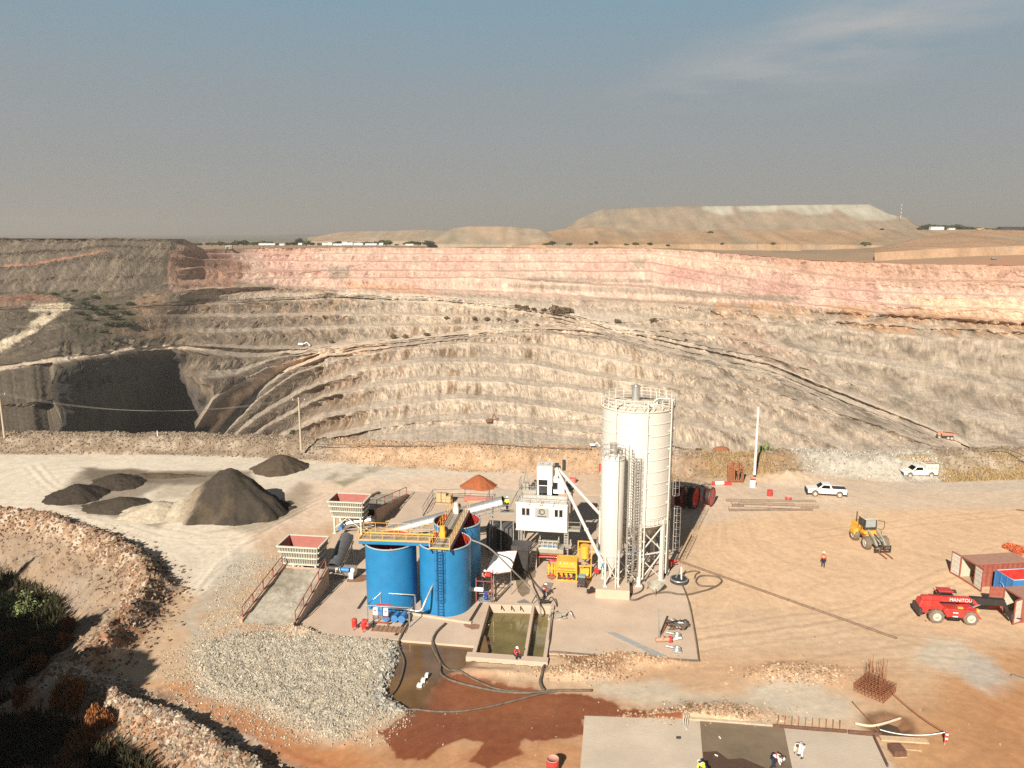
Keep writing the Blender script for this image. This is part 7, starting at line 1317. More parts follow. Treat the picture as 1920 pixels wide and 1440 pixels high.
def pickup(label, loc, rz, kind):
    t = thing('pickup_truck', label, 'pickup truck', loc, rz, 'white pickup trucks'); W = 1.78; mb = MB().use(m_cw)
    # nose towards -x; side profile with wheel arches
    def arch(cx, r, z0, n=8): return [(cx - r * math.cos(math.pi * i / n) * 1, z0 + r * math.sin(math.pi * i / n)) for i in range(n + 1)]
    low = .48; prof = [(-2.62, low), (-2.62, .95), (-2.45, 1.06), (-1.25, 1.16)] + ([(2.55, 1.16), (2.55, low)]) ; ar = arch(1.62, .45, low); af = arch(-1.62, .45, low)
    prof = prof + ar[::-1] + af[::-1]; mb.slab([(a, b) for a, b in prof], W, 'y'); mb.build('body', None, t, bevel=.04)
    c = MB().use(m_cw); xs = [(-1.35, 1.12), (-.62, 1.74), (.38, 1.76), (.62, 1.14)]; n = 4; vs = []
    for s_, ww in ((-1, W / 2 - .03), (1, W / 2 - .03)):
        for a, b in xs: vs.append((a, s_ * (ww - (.16 if b > 1.5 else 0)), b))
    c.add(vs, [(0, 3, 2, 1), (4, 5, 6, 7), (0, 1, 5, 4), (1, 2, 6, 5), (2, 3, 7, 6)], False); c.build('cab', None, t, bevel=.03)
    g = MB(); e = .012
    g.add([(-1.24 - e, -.72, 1.22 + e), (-1.24 - e, .72, 1.22 + e), (-.68 - e, .64, 1.70 + e), (-.68 - e, -.64, 1.70 + e)], [(0, 3, 2, 1), (0, 1, 2, 3)]); g.build('windscreen', m_glass, t)
    for s_ in (-1, 1):
        g = MB(); yy = lambda z: s_ * (W / 2 - .03 - .16 * (z - 1.12) / .62 + .012)
        g.add([(-.95, yy(1.22), 1.22), (.35, yy(1.22), 1.22), (.25, yy(1.66), 1.66), (-.60, yy(1.66), 1.66)], [(0, 1, 2, 3), (3, 2, 1, 0)]); g.build('side_window', m_glass, t)
        d = MB(); d.box((-1.05, s_ * (W / 2 + .08), 1.2), (.1, .18, .14)); d.build('mirror', m_dark, t); d = MB(); d.box((-2.6, s_ * .68, .86), (.08, .3, .18)); d.build('headlight', m_glassl, t)
        d = MB(); d.box((2.56, s_ * .78, .85), (.04, .12, .3)); d.build('tail_light', m_red, t)
        d = MB(); d.box((-.2, s_ * (W / 2 + .005), .8), (.02, .02, .6)); d.box((.1, s_ * (W / 2 + .015), 1.0), (.16, .03, .03)); d.build('door_handle', m_dark, t)
    d = MB(); d.box((-2.68, 0, .62), (.16, W, .42)); d.tube([(-2.78, -.6, .5), (-2.8, -.6, 1.0), (-2.8, .6, 1.0), (-2.78, .6, .5)], .04, 6); d.build('bull_bar', m_black, t); d = MB(); d.box((2.62, 0, .58), (.12, W, .18)); d.build('rear_bumper', m_dark, t)
    for x in (-1.62, 1.62):
        for s_ in (-1, 1): wheel(t, x, s_ * (W / 2 - .14), .38, .38, .24, m_hub)
    if kind == 'bed': d = MB(); d.box((1.62, 0, 1.17), (1.75, W - .2, .05)); d.build('bed_cover', m_dark, t); d = MB(); d.box((1.62, -W / 2 + .05, 1.2), (1.8, .05, .06)); d.box((1.62, W / 2 - .05, 1.2), (1.8, .05, .06)); d.build('bed_rail', m_cw, t)
    else:
        d = MB(); d.box((1.62, 0, 1.65), (1.9, W - .04, .95)); cp_ = d.build('canopy', m_cream, t, bevel=.03)
        for i in range(3): d = MB(); d.box((1.05 + i * .57, -W / 2 - .0, 1.55), (.42, .03, .35)); d.box((1.05 + i * .57, W / 2, 1.55), (.42, .03, .35)); d.build('side_flap', mat('flap', (.55, .42, .28), .7, dust=.3), cp_)
        d = MB(); [d.box((.9 + .5 * i, 0, 2.16), (.06, W - .1, .06)) for i in range(4)]; [d.box((1.65, s_ * .7, 2.2), (1.7, .06, .06)) for s_ in (-1, 1)]; d.build('roof_rack', m_rust, t)
    return t
m_cw = mat('car_white', (.80, .77, .72), .3, var=.03, dust=.12, coat=.3); m_cream = mat('canopy_cream', (.78, .70, .58), .5, dust=.1)
a, b = P(1531, 931), P(1575, 933.5); c = (a + b) / 2; pickup('white pickup with an open load bed parked before the orange bank', (c.x, c.y + .8, .02), math.atan2(b.y - a.y, b.x - a.x), 'bed')
a, b = P(1705, 897), P(1746, 897); c = (a + b) / 2; pickup('white pickup with a cream canopy and roof rack before the pale bank', (c.x, c.y + .8, .05), R(1), 'canopy')
def telehandler():
    a, b = P(1757, 1167), P(1822, 1172); c = (a + b) / 2; t = thing('telehandler', 'red telescopic handler with white boom lettering reaching into the rear container', 'telehandler', (c.x, c.y + 1.0, .0), math.atan2(b.y - a.y, b.x - a.x) * .8)
    wb = (b - a).length; x0, x1 = -wb / 2, wb / 2
    h = MB(); h.slab([(x0 - 1.35, .75), (x0 - 1.45, 1.5), (x0 - 1.3, 1.9), (x0 + .2, 1.95), (x0 + .9, 1.35), (x1 - .6, 1.3), (x1 + .1, 1.55), (x1 + .55, 1.35), (x1 + .85, .7), (x1 + .5, .6), (x1 + .45, .95), (x1 - .35, 1.05), (x1 - .75, .55), (x0 + .85, .5), (x0 + .4, 1.1), (x0 - .5, 1.1), (x0 - .75, .7)], 1.1, 'y'); h.build('chassis', m_red, t, bevel=.05)
    h = MB(); h.slab([(x0 + .8, 1.5), (x1 - .6, 1.45), (x1 - .55, .75), (x1 - .8, .55), (x0 + .95, .55), (x0 + .55, 1.2)], .55, 'y', (0, -.82, 0)); ec = h.build('engine_cover', m_red, t, bevel=.05)
    for z_ in (1.15, .78): d = MB(); d.box((.1, -1.105, z_), (.45, .02, .09)); d.build('decal', m_hat, ec); d = MB(); d.slab([(x0 + .9, .72), (x1 - .75, .68), (x1 - .9, .45), (x0 + 1.05, .45)], .6, 'y', (0, -.82, 0)); d.build('step', m_dark, t)
    d = MB(); d.box((x0 - 1.38, 0, .95), (.3, 1.9, .65)); d.build('counterweight', m_dark, t, bevel=.05)
    bm = MB(); A, B = Vector((x0 - 1.2, -.1, 2.05)), Vector((x1 + .3, -.1, 2.1)); bm.bar(A, B, .42, .5); bm.add([(x1 + .3, -.31, 2.35), (x1 + .3, .11, 2.35), (x1 + .9, .11, 1.7), (x1 + .9, -.31, 1.7), (x1 + .3, -.31, 1.75), (x1 + .3, .11, 1.75)], [(0, 3, 2, 1), (0, 4, 3), (1, 2, 5), (4, 5, 2, 3)]); bo = bm.build('boom', m_red, t, bevel=.03)
    text('lettering', 'MANITOU', .46, m_hat, bo, (x1 - .75, -.33, 2.08), (math.pi / 2, 0, 0), .004, .95); d = MB(); d.bar(B - Vector((.2, 0, 0)), Vector((x1 + 3.2, .1, 1.95)), .45, .62); d.bar((x1 + 3.2, .1, 1.95), (x1 + 3.6, .1, 1.1), .3); d.build('boom_extension', m_black, t)
    d = MB(); d.box((x1 + 3.7, .1, .9), (.12, 1.6, .6)); [d.box((x1 + 4.2, y, .62), (1.1, .13, .06)) for y in (-.35, .55)]; d.build('fork_carriage', m_dark, t); d = MB(); d.bar((x1 + .2, -.1, 1.2), (x1 + 1.2, -.1, 1.8), .14); d.build('lift_cylinder', m_galv, t)
    cb = MB(); cb.slab([(x0 + .35, 1.1), (x0 + .35, 2.25), (x0 + .75, 2.55), (x0 + 1.65, 2.55), (x0 + 2.15, 1.9), (x0 + 2.15, 1.1)], .85, 'y', (0, .72, 0)); cc = cb.build('cab', m_black, t, bevel=.04); d = MB(); d.slab([(x0 + .5, 1.7), (x0 + .5, 2.2), (x0 + .8, 2.42), (x0 + 1.6, 2.42), (x0 + 2.0, 1.9), (x0 + 2.0, 1.7)], .87, 'y', (0, .72, 0)); d.build('window', m_glass, cc)
    d = MB(); d.box((x0 + 1.15, .72, 2.6), (1.3, .95, .12)); d.bar((x0 + .3, .3, 2.5), (x0 + .3, 1.15, 2.5), .08); d.build('cab_roof', m_red, t, bevel=.03); d = MB(); [d.box((x0 + 1.9 + .05 * i, .35 + .22 * i, 2.5), (.5, .08, .06)) for i in range(4)]; d.build('roof_guard', m_dark, t)
    for x in (x0, x1):
        for s_ in (-1, 1): wheel(t, x, s_ * .95, .66, .66, .46, m_hub, 22)
    for x in (x1 - .05,): f = MB(); f.slab([(x - .75, 1.25), (x - .3, 1.5), (x + .3, 1.5), (x + .95, .7), (x + .8, .65), (x + .25, 1.38), (x - .25, 1.38), (x - .7, 1.15)], .5, 'y', (0, -.93, 0)); f.build('mudguard', m_red, t)
    d = MB(); d.box((x1 + .55, -.9, 1.45), (.25, .3, .22)); d.box((.55, -.86, 1.58), (.45, .2, .14)); d.build('lamp', mat('amber', (.8, .4, .1), .4), t)
telehandler()
def loader():
    c = P(1630, 1022); t = thing('wheel_loader', 'yellow wheel loader with pallet forks facing the camera', 'wheel loader', (c.x, c.y, 0), R(4))
    h = MB(); h.box((.1, 2.0, 1.55), (1.5, 2.6, 1.0)); h.add([(-.65, 3.3, 1.05), (.85, 3.3, 1.05), (.75, 3.45, 1.9), (-.55, 3.45, 1.9)], [(0, 1, 2, 3)]); h.box((.1, .4, 1.2), (1.2, 1.2, .7)); h.build('rear_body', m_yel, t, bevel=.08)
    h = MB(); h.box((.1, .35, 1.6), (1.9, 1.1, .35)); h.slab([(-1.35, .9), (-1.45, 1.55), (-.85, 1.65), (-.8, 1.0)], .9, 'y', (0, 1.6, 0)); h.slab([(1.0, 1.0), (1.05, 1.65), (1.6, 1.55), (1.55, .9)], .9, 'y', (0, 1.6, 0)); h.build('fender', m_yel, t, bevel=.04)
    cb = MB(); cb.box((.1, .95, 3.12), (1.55, 1.5, .14)); cb.build('cab_roof', mat('cab_tan', (.60, .47, .33), .6, dust=.4), t, bevel=.05)
    cb = MB(); [cb.bar((x, y, 1.8), (x * .95 + .005, y, 3.05), .12) for x in (-.6, .8) for y in (.3, 1.6)]; cb.box((.1, .95, 1.95), (1.45, 1.4, .35)); cb.build('cab_frame', m_dark, t); g = MB(); g.box((.1, .27, 2.55), (1.2, .04, .9)); g.build('windscreen', m_glassl, t); 
    for x in (-.62, .82): g = MB(); g.box((x, .95, 2.55), (.04, 1.1, .9)); g.build('side_window', m_glass, t)
    d = MB(); d.tube([(1.0, .3, 1.9), (1.55, .2, 1.8), (1.75, .2, 2.1), (1.75, .2, 2.8), (1.0, .3, 2.9)], .04, 6); d.build('door', m_dark, t); d = MB(); d.cyl((-.5, 2.4, 2.0), (-.5, 2.4, 3.3), .07, n=8); d.build('exhaust', m_dark, t); d = MB(); d.cyl((-.95, .4, 1.8), (-.9, .3, 2.8), .05); d.box((-.95, .3, 2.9), (.2, .1, .4)); d.build('mirror', m_dark, t)
    f = MB(); f.box((.15, -.9, .95), (1.0, 1.4, .6)); f.build('front_frame', m_hoppp, t, bevel=.05)
    for s_ in (-.42, .62): a_ = MB(); a_.bar((s_, -.2, 1.9), (s_, -1.6, 1.35), .16, .3); a_.bar((s_, -1.6, 1.35), (s_, -2.5, .55), .16, .3); a_.build('lift_arm', m_hoppp, t)
    for s_ in (-.1, .3): a_ = MB(); a_.cyl((s_, -.3, 1.5), (s_, -2.2, 1.1), .07, n=8); a_.build('cylinder', m_dark, t)
    a_ = MB(); a_.box((.15, -2.6, .85), (1.9, .12, .12)); a_.box((.15, -2.6, .3), (1.9, .12, .12)); [a_.box((x, -2.6, .6), (.12, .12, .8)) for x in (-.75, -.1, .45, 1.05)]; a_.build('fork_carriage', m_dark, t)
    for x in (-.25, .45): a_ = MB(); a_.box((x, -3.4, .12), (.14, 1.7, .07)); a_.box((x, -2.6, .45), (.14, .1, .7)); a_.build('fork', m_rust, t)
    for y in (-1.05, 1.75):
        for s_ in (-1, 1): w_ = wheel(t, .1 + s_ * 1.05, y, .75, .75, .55, m_hub, 20); w_.rotation_euler = (math.pi / 2, 0, math.pi / 2)
loader()
# ================================================================== CONTAINERS
def container(label, c, rz, L=6.06, dirs=((-.1, 1.15), (-.1, -1.15)), df=(None, None)):
    W, Hh = 2.35, 2.5; t = thing('shipping_container', label, 'container', (c[0], c[1], .0), rz, 'red shipping containers'); b = MB().use(m_cont)
    def corr(y):
        k = int(L / .14); vs = []
        for i in range(k + 1): o_ = .04 if (i // 2) % 2 else 0; vs += [(i * L / k, y + (o_ if y < .1 else -o_), .12), (i * L / k, y + (o_ if y < .1 else -o_), Hh - .08)]
        b.add(vs, [(2 * i, 2 * i + 2, 2 * i + 3, 2 * i + 1) for i in range(k)])
    corr(0); corr(W); b.box((L, W / 2, Hh / 2), (.06, W, Hh)); b.build('wall', None, t)
    f = MB(); 
    for x in (.05, L - .05):
        for y in (.05, W - .05): f.box((x, y, Hh / 2), (.16, .16, Hh))
        for z in (.08, Hh - .06): f.bar((x, 0, z), (x, W, z), .14)
    for y in (.04, W - .04):
        for z in (.08, Hh - .06): f.bar((0, y, z), (L, y, z), .13)
    f.build('frame', m_cont, t); f = MB(); f.box((L / 2, W / 2, Hh + .01), (L + .04, W + .04, .05)); f.build('roof', m_croof, t); f = MB(); f.box((L / 2, W / 2, .14), (L - .1, W - .1, .08)); f.build('floor', m_wood, t)
    il = MB(); il.box((L / 2, W - .12, Hh / 2), (L - .2, .03, Hh - .3)); il.box((L / 2, .12, Hh / 2), (L - .2, .03, Hh - .3)); il.box((L - .12, W / 2, Hh / 2), (.03, W - .3, Hh - .3)); il.build('lining', mat('container_inside', (.55, .50, .38), .7, var=.12), t)
    for (dx, dy), y, dm in zip(dirs, (W, 0), df):
        d = MB(); a, b2 = Vector((0, y, 0)), Vector((dx, y + dy, 0)); v = (b2 - a).normalized(); d.box(((a + b2) / 2 + Vector((0, 0, Hh / 2 + .05))), ((b2 - a).length, .07, Hh - .25), rz=math.atan2(v.y, v.x)); dr = d.build('door', dm or mat('door_face', (.55, .52, .45), .6, var=.1, dust=.2), t)
        nn = Vector((-v.y, v.x, 0)); d = MB()
        for s_ in (-1, 1):
            for z in (.55, 1.15, 1.75, 2.2): d.bar(a + v * .1 + nn * .05 * s_ + Vector((0, 0, z)), b2 - v * .1 + nn * .05 * s_ + Vector((0, 0, z)), .05, .1)
        d.build('door_rib', dm or m_flange, dr)
        d = MB(); d.bar(a + Vector((0, 0, .15)), b2 + Vector((0, 0, .15)), .12, .1); d.bar(a + Vector((0, 0, Hh - .05)), b2 + Vector((0, 0, Hh - .05)), .12, .1); d.bar(b2 + Vector((0, 0, .1)), b2 + Vector((0, 0, Hh)), .1); d.build('door_frame', m_cont, dr)
    return t
c = P(1826, 1101); container('red shipping container with its white doors open, behind the telehandler', (c.x, c.y), R(7))
c = P(1911, 1168); container('nearer red shipping container with a dusty roof at the right edge', (c.x, c.y), R(7), dirs=((-1.1, .35), (-.95, -.35)), df=(m_cont, None))
c = PY(1901, 1088, 72.6); t = thing('open_skip', 'blue open top skip lined red between the two red containers', 'skip', (c.x, c.y, 0), R(7)); z1 = c.z; b = MB(); W, D = 5.0, 2.4
for A, B in (((0, 0), (W, 0)), ((W, 0), (W, D)), ((W, D), (0, D)), ((0, D), (0, 0))): b.bar((*A, z1 / 2), (*B, z1 / 2), .08, z1)
[b.box((0 - .04, y, z1 / 2), (.1, .1, z1)) for y in (.0, .8, 1.6, 2.4)]; b.build('shell', m_sky, t); b = MB()
for A, B in (((.07, .07), (W - .07, .07)), ((W - .07, .07), (W - .07, D - .07)), ((W - .07, D - .07), (.07, D - .07)), ((.07, D - .07), (.07, .07))): b.bar((*A, z1 / 2 + .02), (*B, z1 / 2 + .02), .03, z1 - .06)
b.box((W / 2, D / 2, .1), (W - .2, D - .2, .05)); b.build('lining', m_red, t); b = MB(); b.tube([(0, 0, z1), (W, 0, z1), (W, D, z1), (0, D, z1)], .06, 6, closed=True); b.tube(bend([(-.15, 1.6, 1.2), (-.2, 1.2, 1.3), (-.2, .8, .9), (-.15, .4, .7)], 4), .035, 5); b.build('rim', mat('skip_rim', (.35, .45, .5), .5), t)
# ================================================================== YARD CLUTTER
def drum(label, px_, py_, m, m2=None, r=.32, h=.9, name='drum', z=0.0, sc=1.0):
    q = P(px_, py_, z); t = thing(name, label, 'drum', (q.x, q.y, gz(q.x, q.y) if z == 0 else z)); b = MB(); b.lathe([(r, 0), (r, h * .3), (r + .02, h * .33), (r, h * .36), (r, h * .63), (r + .02, h * .66), (r, h * .69), (r, h)], n=24); b.build('shell', m, t); b = MB(); b.lathe([(r + .015, h), (r + .015, h + .03), (r - .03, h + .03), (r - .03, h - .02), (.001, h - .02)], n=24); b.build('lid', m2 or m, t); return t
drum('white and red drum beside the foot of the white pole', 1411, 913, m_hat, m_red, .42, 1.1); drum('red plastic tub right of the white pole drum', 1443, 930, m_red, r=.38, h=.8); drum('small red tub lying nearest the pipe stack', 1478, 937, m_red, mat('pale_red', (.6, .3, .25), .6), .42, .4); drum('red drum alone on red earth at the bottom edge', 1036, 1447, m_red, mat('pale_pink', (.55, .27, .2), .6), .42, 1.0)
drum('pinkish red drum on the ground behind the white tower', 1074, 905, mat('faded_red', (.62, .16, .13), .6), r=.5, h=.7); drum('faded red drum at the foot of the bank behind the slim silo', 1127, 886, m_red, r=.35, h=1.1)
for i, (x0, x1, y0, y1, r, z) in enumerate(((1362, 1530, 938, 941, .16, .16), (1372, 1528, 943, 944, .18, .18), (1373, 1470, 948, 949, .17, .17), (1420, 1536, 950, 951, .15, .15), (1366, 1480, 952.5, 954, .16, .16), (1367, 1524, 956.5, 956, .12, .12), (1385, 1490, 944, 947, .16, .46), (1395, 1500, 949, 952, .15, .44))):
    a, b = P(x0, y0, z), P(x1, y1, z); c = (a + b) / 2; q = MB(); q.cyl(a - c, b - c, r * 1.3, n=10, cap=True); o = q.build('steel_pipe', mat('pipe_brown%d' % (i % 3), ((.20, .14, .10), (.30, .24, .18), (.13, .09, .07))[i % 3], .75, var=.2, dust=.4)); o.location = c; tag(o, 'long brown steel pipes lying in a loose stack right of the silo shadow', 'pipe', 'stacked steel pipes')
for i, (px_, py_, r, lab) in enumerate(((1278, 952, 1.5, 'red and black drum reel nearest the silo, in its shadow'), (1300, 954, 1.5, 'middle black drum reel in the silo shadow'), (1330, 950, 1.3, 'red ended drum reel at the sunlit end of the row'))):
    q = P(px_, py_); t = thing('cable_reel', lab, 'reel', (q.x, q.y + .5, r), R(-32), 'drum reels in the silo shadow'); b = MB(); b.cyl((-.38, 0, 0), (.38, 0, 0), r * .8, n=30); b.build('coil', m_black, t)
    for s_ in (-1, 1): b = MB(); b.cyl((s_ * .38, 0, 0), (s_ * .46, 0, 0), r, n=30); b.build('flange', m_red if (s_ > 0 or i != 1) else m_dark, t)
    b = MB(); b.tube([(s_ * .47, r * .97 * math.cos(a), r * .97 * math.sin(a)) for s_ in (1,) for a in np.linspace(0, 6.28, 26)[:-1]], .07, 6, closed=True); b.build('rim_ring', m_dark, t)
q = P(1378, 905); t = thing('scrap_frame', 'rusty upright scrap steel frame at the foot of the orange bank', 'scrap', (q.x, q.y, gz(q.x, q.y)), R(-6)); b = MB(); [b.bar((x, y, 0), (x + random.uniform(-.2, .2), y, 2.4 + random.random()), .16, .3) for x in (-.9, -.5, -.1, .5, 1.1) for y in (0, .7)]; b.bar((-1, 0, 2.3), (1.2, 0, 2.2), .2); b.bar((-1, 0, .3), (1.2, 0, .3), .2); b.bar((-.3, 0, 3.2), (.9, .3, 1.6), .15); b.add([(-.9, .1, .2), (-.1, .1, .2), (-.1, .1, 2.4), (-.9, .1, 3.1)], [(0, 1, 2, 3)]); b.build('frame', m_rust, t)
q = P(1362, 910); t = thing('hydraulic_drill', 'white and red drill head with a loose cable beside the scrap frame', 'machine part', (q.x - .8, q.y, gz(q.x, q.y))); b = MB(); b.cyl((-.9, 0, .3), (.4, 0, .35), .26, n=14); b.build('barrel', m_hat, t); b = MB(); b.cyl((-1.3, 0, .3), (-.9, 0, .3), .28, n=14); b.box((1.0, .1, .25), (1.0, .5, .4)); b.build('collar', m_redc, t); b = MB(); b.tube(bend([(-1.3, 0, .2), (-2.2, .3, .08), (-3.0, -.2, .08), (-2.4, -.6, .08), (-3.2, -.8, .08)], 5), .04, 5); b.build('cable', m_hose, t)
q = P(1345, 872); tag(MB().sphere((0, 0, 0), 1.4, 12, 8, (1, .5, .45)).build('boulder', m_rust), 'rusty brown boulder on the grey spoil above the scrap frame', 'boulder').location = (q.x + 1, q.y + 2, 1.9)
def hose(label, pts, r, z=None, m=m_hose, name='hose', n=5, cat='hose'):
    w_ = [P(p[0], p[1], p[2] if len(p) > 2 else 0.0) for p in pts]; b_ = bend(w_, n)
    if z is None:
        gh = ground_height(np.array([p.x for p in b_]), np.array([p.y for p in b_])); b_ = [Vector((p.x, p.y, (max(g, .03 if sdpoly(np.array([p.x]), np.array([p.y]), W_SLAB)[0] > 0 else -.16) + r + .01) if len(pts[0]) < 3 else p.z)) for p, g in zip(b_, gh)]
    c = b_[0].copy(); q = MB(); q.tube([p - c for p in b_], r, 8); o = q.build(name, m); o.location = c; return tag(o, label, cat)
hose('thick dark hose looping from the tank slab across the pond', [(835, 1172), (817, 1190), (811, 1212), (825, 1240), (826, 1260), (840, 1276), (890, 1290), (940, 1299), (990, 1301), (1040, 1297), (1110, 1297)], .11)
hose('second dark hose running beside the thick one over the mud', [(812, 1205), (830, 1246), (865, 1265), (902, 1282), (935, 1294), (985, 1299), (1030, 1298)], .09)
hose('hose hanging down the left side of the pond', [(776, 1136), (768, 1165), (752, 1195), (747, 1210), (757, 1235), (756, 1254), (745, 1287), (722, 1314)], .09)
hose('long hose sweeping under the pond over the red mud', [(723, 1316), (765, 1329), (815, 1336), (865, 1335), (915, 1327), (965, 1315), (1015, 1302), (1060, 1296)], .09)
hose('dark hose dropping down the right wall of the basin', [(1036, 1140), (1032, 1180), (1027, 1222), (1018, 1262), (1013, 1282), (1020, 1297)], .13)
hose('pale hose arching from the middle tank rim down to the basin', [(883, 1012, 6.8), (912, 1024, 6.2), (937, 1045, 5.0), (964, 1072, 3.2), (985, 1093, 1.6), (1004, 1116, .6), (1013, 1139, .5), (1013, 1156, -.3)], .08, 1, mat('hose_pale', (.25, .23, .20), .6))
hose('thin hose from the black bin across to the worker above the basin', [(988, 1078, .8), (1003, 1094, .3), (1014, 1106, .2), (1022, 1118, .1)], .07, 1)
hose('thick hose winding from the slim silo foot over the yard', [(1168, 1096), (1169, 1112), (1172, 1121), (1190, 1127), (1215, 1117), (1240, 1113), (1256, 1113), (1271, 1116), (1292, 1116), (1313, 1111), (1334, 1105), (1349, 1097), (1353, 1089), (1344, 1083), (1328, 1081), (1313, 1082), (1306, 1088), (1306, 1094), (1315, 1100), (1339, 1101)], .09)
hose('hose coil dropped in a loop right of the slim silo plinth', [(1172, 1100), (1182, 1094), (1196, 1094), (1206, 1100), (1202, 1110), (1186, 1116), (1174, 1110), (1176, 1100), (1190, 1096)], .08)
hose('short hose from the drain lid towards the big hose loop', [(1274, 1080), (1286, 1075), (1300, 1072), (1312, 1074), (1305, 1078), (1302, 1086)], .07)
hose('black drain hose lying round the edge of the slab', [(1027, 1223), (1100, 1229), (1180, 1233), (1260, 1237), (1306, 1240), (1310, 1234), (1302, 1180), (1292, 1130), (1278, 1096)], .08)
hose('thin dark hose on the bank crest at the pit edge', [(585, 832, 2), (640, 834, 2.2), (760, 836, 2.4), (860, 836, 2.6), (905, 832, 2.8), (1000, 838, 2.7), (1110, 842, 2.5)], .07, 1)
hose('black hose hanging over the pit edge at the far right', [(1848, 843, 3.2), (1880, 841, 3.3), (1910, 850, 3), (1935, 862, 2.6), (1990, 880, 2.0)], .07, 1)
for i, d in enumerate((0, 1)):
    a, b = P(1272, 1052, .12), P(1681 + d * 2, 1197 + d, .12); c = (a + b) / 2; off = Vector((.12, .16, 0)) * d; q = MB()
    for k in range(9): q.cyl((a - c).lerp(b - c, k / 9) + off, (a - c).lerp(b - c, (k + .985) / 9) + off, .085 - .02 * d, n=8); q.cyl((a - c).lerp(b - c, k / 9) + off, (a - c).lerp(b - c, (k + .02) / 9) + off, .12 - .02 * d, n=8)
    o = q.build('pipeline', mat('pipe_rusty', (.16, .10, .07), .7, var=.25, dust=.35)); o.location = c; tag(o, ('long jointed delivery pipe running from the silo across the yard', 'thin pipe lying tight along the far side of the delivery pipe')[i], 'pipe')
q = P(1273, 1092); t = thing('inspection_drum', 'round grey drum lid with levers beside the big silo', 'lid', (q.x, q.y, .03)); b = MB(); b.cyl((0, 0, .1), (0, 0, .4), .95, n=26); b.build('disc', m_dark, t); b = MB(); b.lathe([(.95, .38), (.95, .44), (.8, .44)], n=26); b.bar((-.3, .2, .4), (.4, .5, 1.6), .1); b.bar((.2, -.2, .4), (.3, .5, 1.5), .1); b.build('lever', m_galv, t)
for i in range(4):
    a, b = P(1137 + 5 * i, 1185 + .4 * i, .12), P(1232 + 5 * i, 1231 - .4 * i, .12); c = (a + b) / 2; q = MB(); q.cyl(a - c, b - c, .065, n=8); o = q.build('steel_tube', m_galv); o.location = c; tag(o, 'thin galvanised tubes laid side by side on the slab corner', 'tube', 'galvanised tubes on the slab')
for (px_, py_, lab) in ((1269, 1196, 'flanged galvanised valve plate upper of the two by the tangle'), (1269, 1222, 'flanged galvanised valve plate nearest the slab edge')):
    q = P(px_, py_); t = thing('valve_plate', lab, 'valve', (q.x, q.y, .03), R(-8)); b = MB(); b.box((0, 0, .15), (.8, .9, .12)); b.build('plate', m_galv, t, bevel=.02); b = MB(); b.lathe([(.32, .2), (.32, .4), (.22, .4), (.22, .2)], n=20); b.cyl((-.9, .3, .3), (-.3, .1, .3), .1, n=8); b.build('flange', m_galv, t)
q = P(1244, 1206); t = thing('pipe_valve', 'tan and red pipe valve lying beside the tube ends', 'valve', (q.x, q.y, .03)); b = MB(); b.cyl((-.7, 0, .3), (.5, .1, .3), .2, n=12); b.cyl((-.1, 0, .2), (-.1, 0, .7), .15, n=10); b.build('valve_body', mat('valve_tan', (.45, .27, .18), .6), t); b = MB(); b.cyl((.5, .1, .3), (.75, .1, .3), .3, n=12); b.build('flange', m_red, t); b = MB(); b.bar((.9, .1, .25), (1.7, .5, .25), .12); b.build('handle', m_hat, t)
q = P(1236, 1196); tag(MB().bar((0, 0, 0), (-.05, .2, 2.6), .16, .2).build('upright_post', m_galv), 'grey steel post standing on the slab near the valves', 'post').location = (q.x, q.y, .03)
q = P(1240, 1190); tag(MB().bar((0, 0, .1), (.9, 1.9, .1), .2, .12).build('timber_offcut', m_rust), 'dark flat bar lying behind the steel post', 'bar').location = (q.x, q.y, .03)
q = P(1268, 1176); t = thing('cable_tangle', 'tangled heap of cables and fittings at the slab right side', 'heap', (q.x, q.y, .03)); g = random.Random(5)
for k, mm in enumerate((m_black, m_hose, m_galv, m_rust)):
    b = MB()
    for _ in range(3): b.tube(bend([(g.uniform(-.9, 1.1), g.uniform(-.8, .8), g.uniform(.05, .5)) for _ in range(7)], 5), .05, 5)
    b.build('cable', mm, t)
b = MB(); b.sphere((.9, .3, .3), .3); b.box((-.2, .2, .25), (.5, .4, .4)); b.build('fitting', m_dark, t)
q = P(1180, 1106); t = thing('hopper_funnel', 'greenish steel funnel lying at the plinth corner', 'funnel', (q.x + 2.6, q.y - .5, .03), R(20)); b = MB(); b.lathe([(.25, 0), (.85, .9), (.88, .9), (.28, 0)], n=18); b.build('cone', m_hoppp, t); b = MB(); [b.bar((.7 * math.cos(a), .7 * math.sin(a), .8), (1.0 * math.cos(a), 1.0 * math.sin(a), 0), .07) for a in (0, 2.1, 4.2)]; b.build('leg', m_rust, t)
for i, (px_, py_, lab) in enumerate(((1017, 1134, 'small petrol pump with hose fittings beside the worker above the basin'), (1047, 1160, 'small pump with valves on the slab right of the basin'), (1258, 1060, 'rust red winch tangled with pipes at the big silo foot'))):
    q = P(px_, py_); t = thing('small_pump', lab, 'pump', (q.x, q.y, .03), R(15 * i)); b = MB(); b.box((0, 0, .35), (.5, .4, .4)); b.cyl((.2, 0, .35), (.7, 0, .35), .16, n=12); b.build('engine', (m_black, m_hoppp, m_redc)[i], t, bevel=.03); b = MB(); b.tube([(-.4, -.3, .05), (.8, -.3, .05), (.8, .3, .05), (-.4, .3, .05)], .035, 6, closed=True); b.tube(bend([(.6, 0, .4), (.9, .2, .7), (1.3, -.1, .3), (1.4, -.6, .1)], 5), .05, 6); b.tube(bend([(-.2, .1, .4), (-.5, .3, .9), (-.9, .0, .5), (-1.1, -.3, .1)], 5), .05, 6); b.build('frame', (m_black, m_galv, m_rust)[i], t)
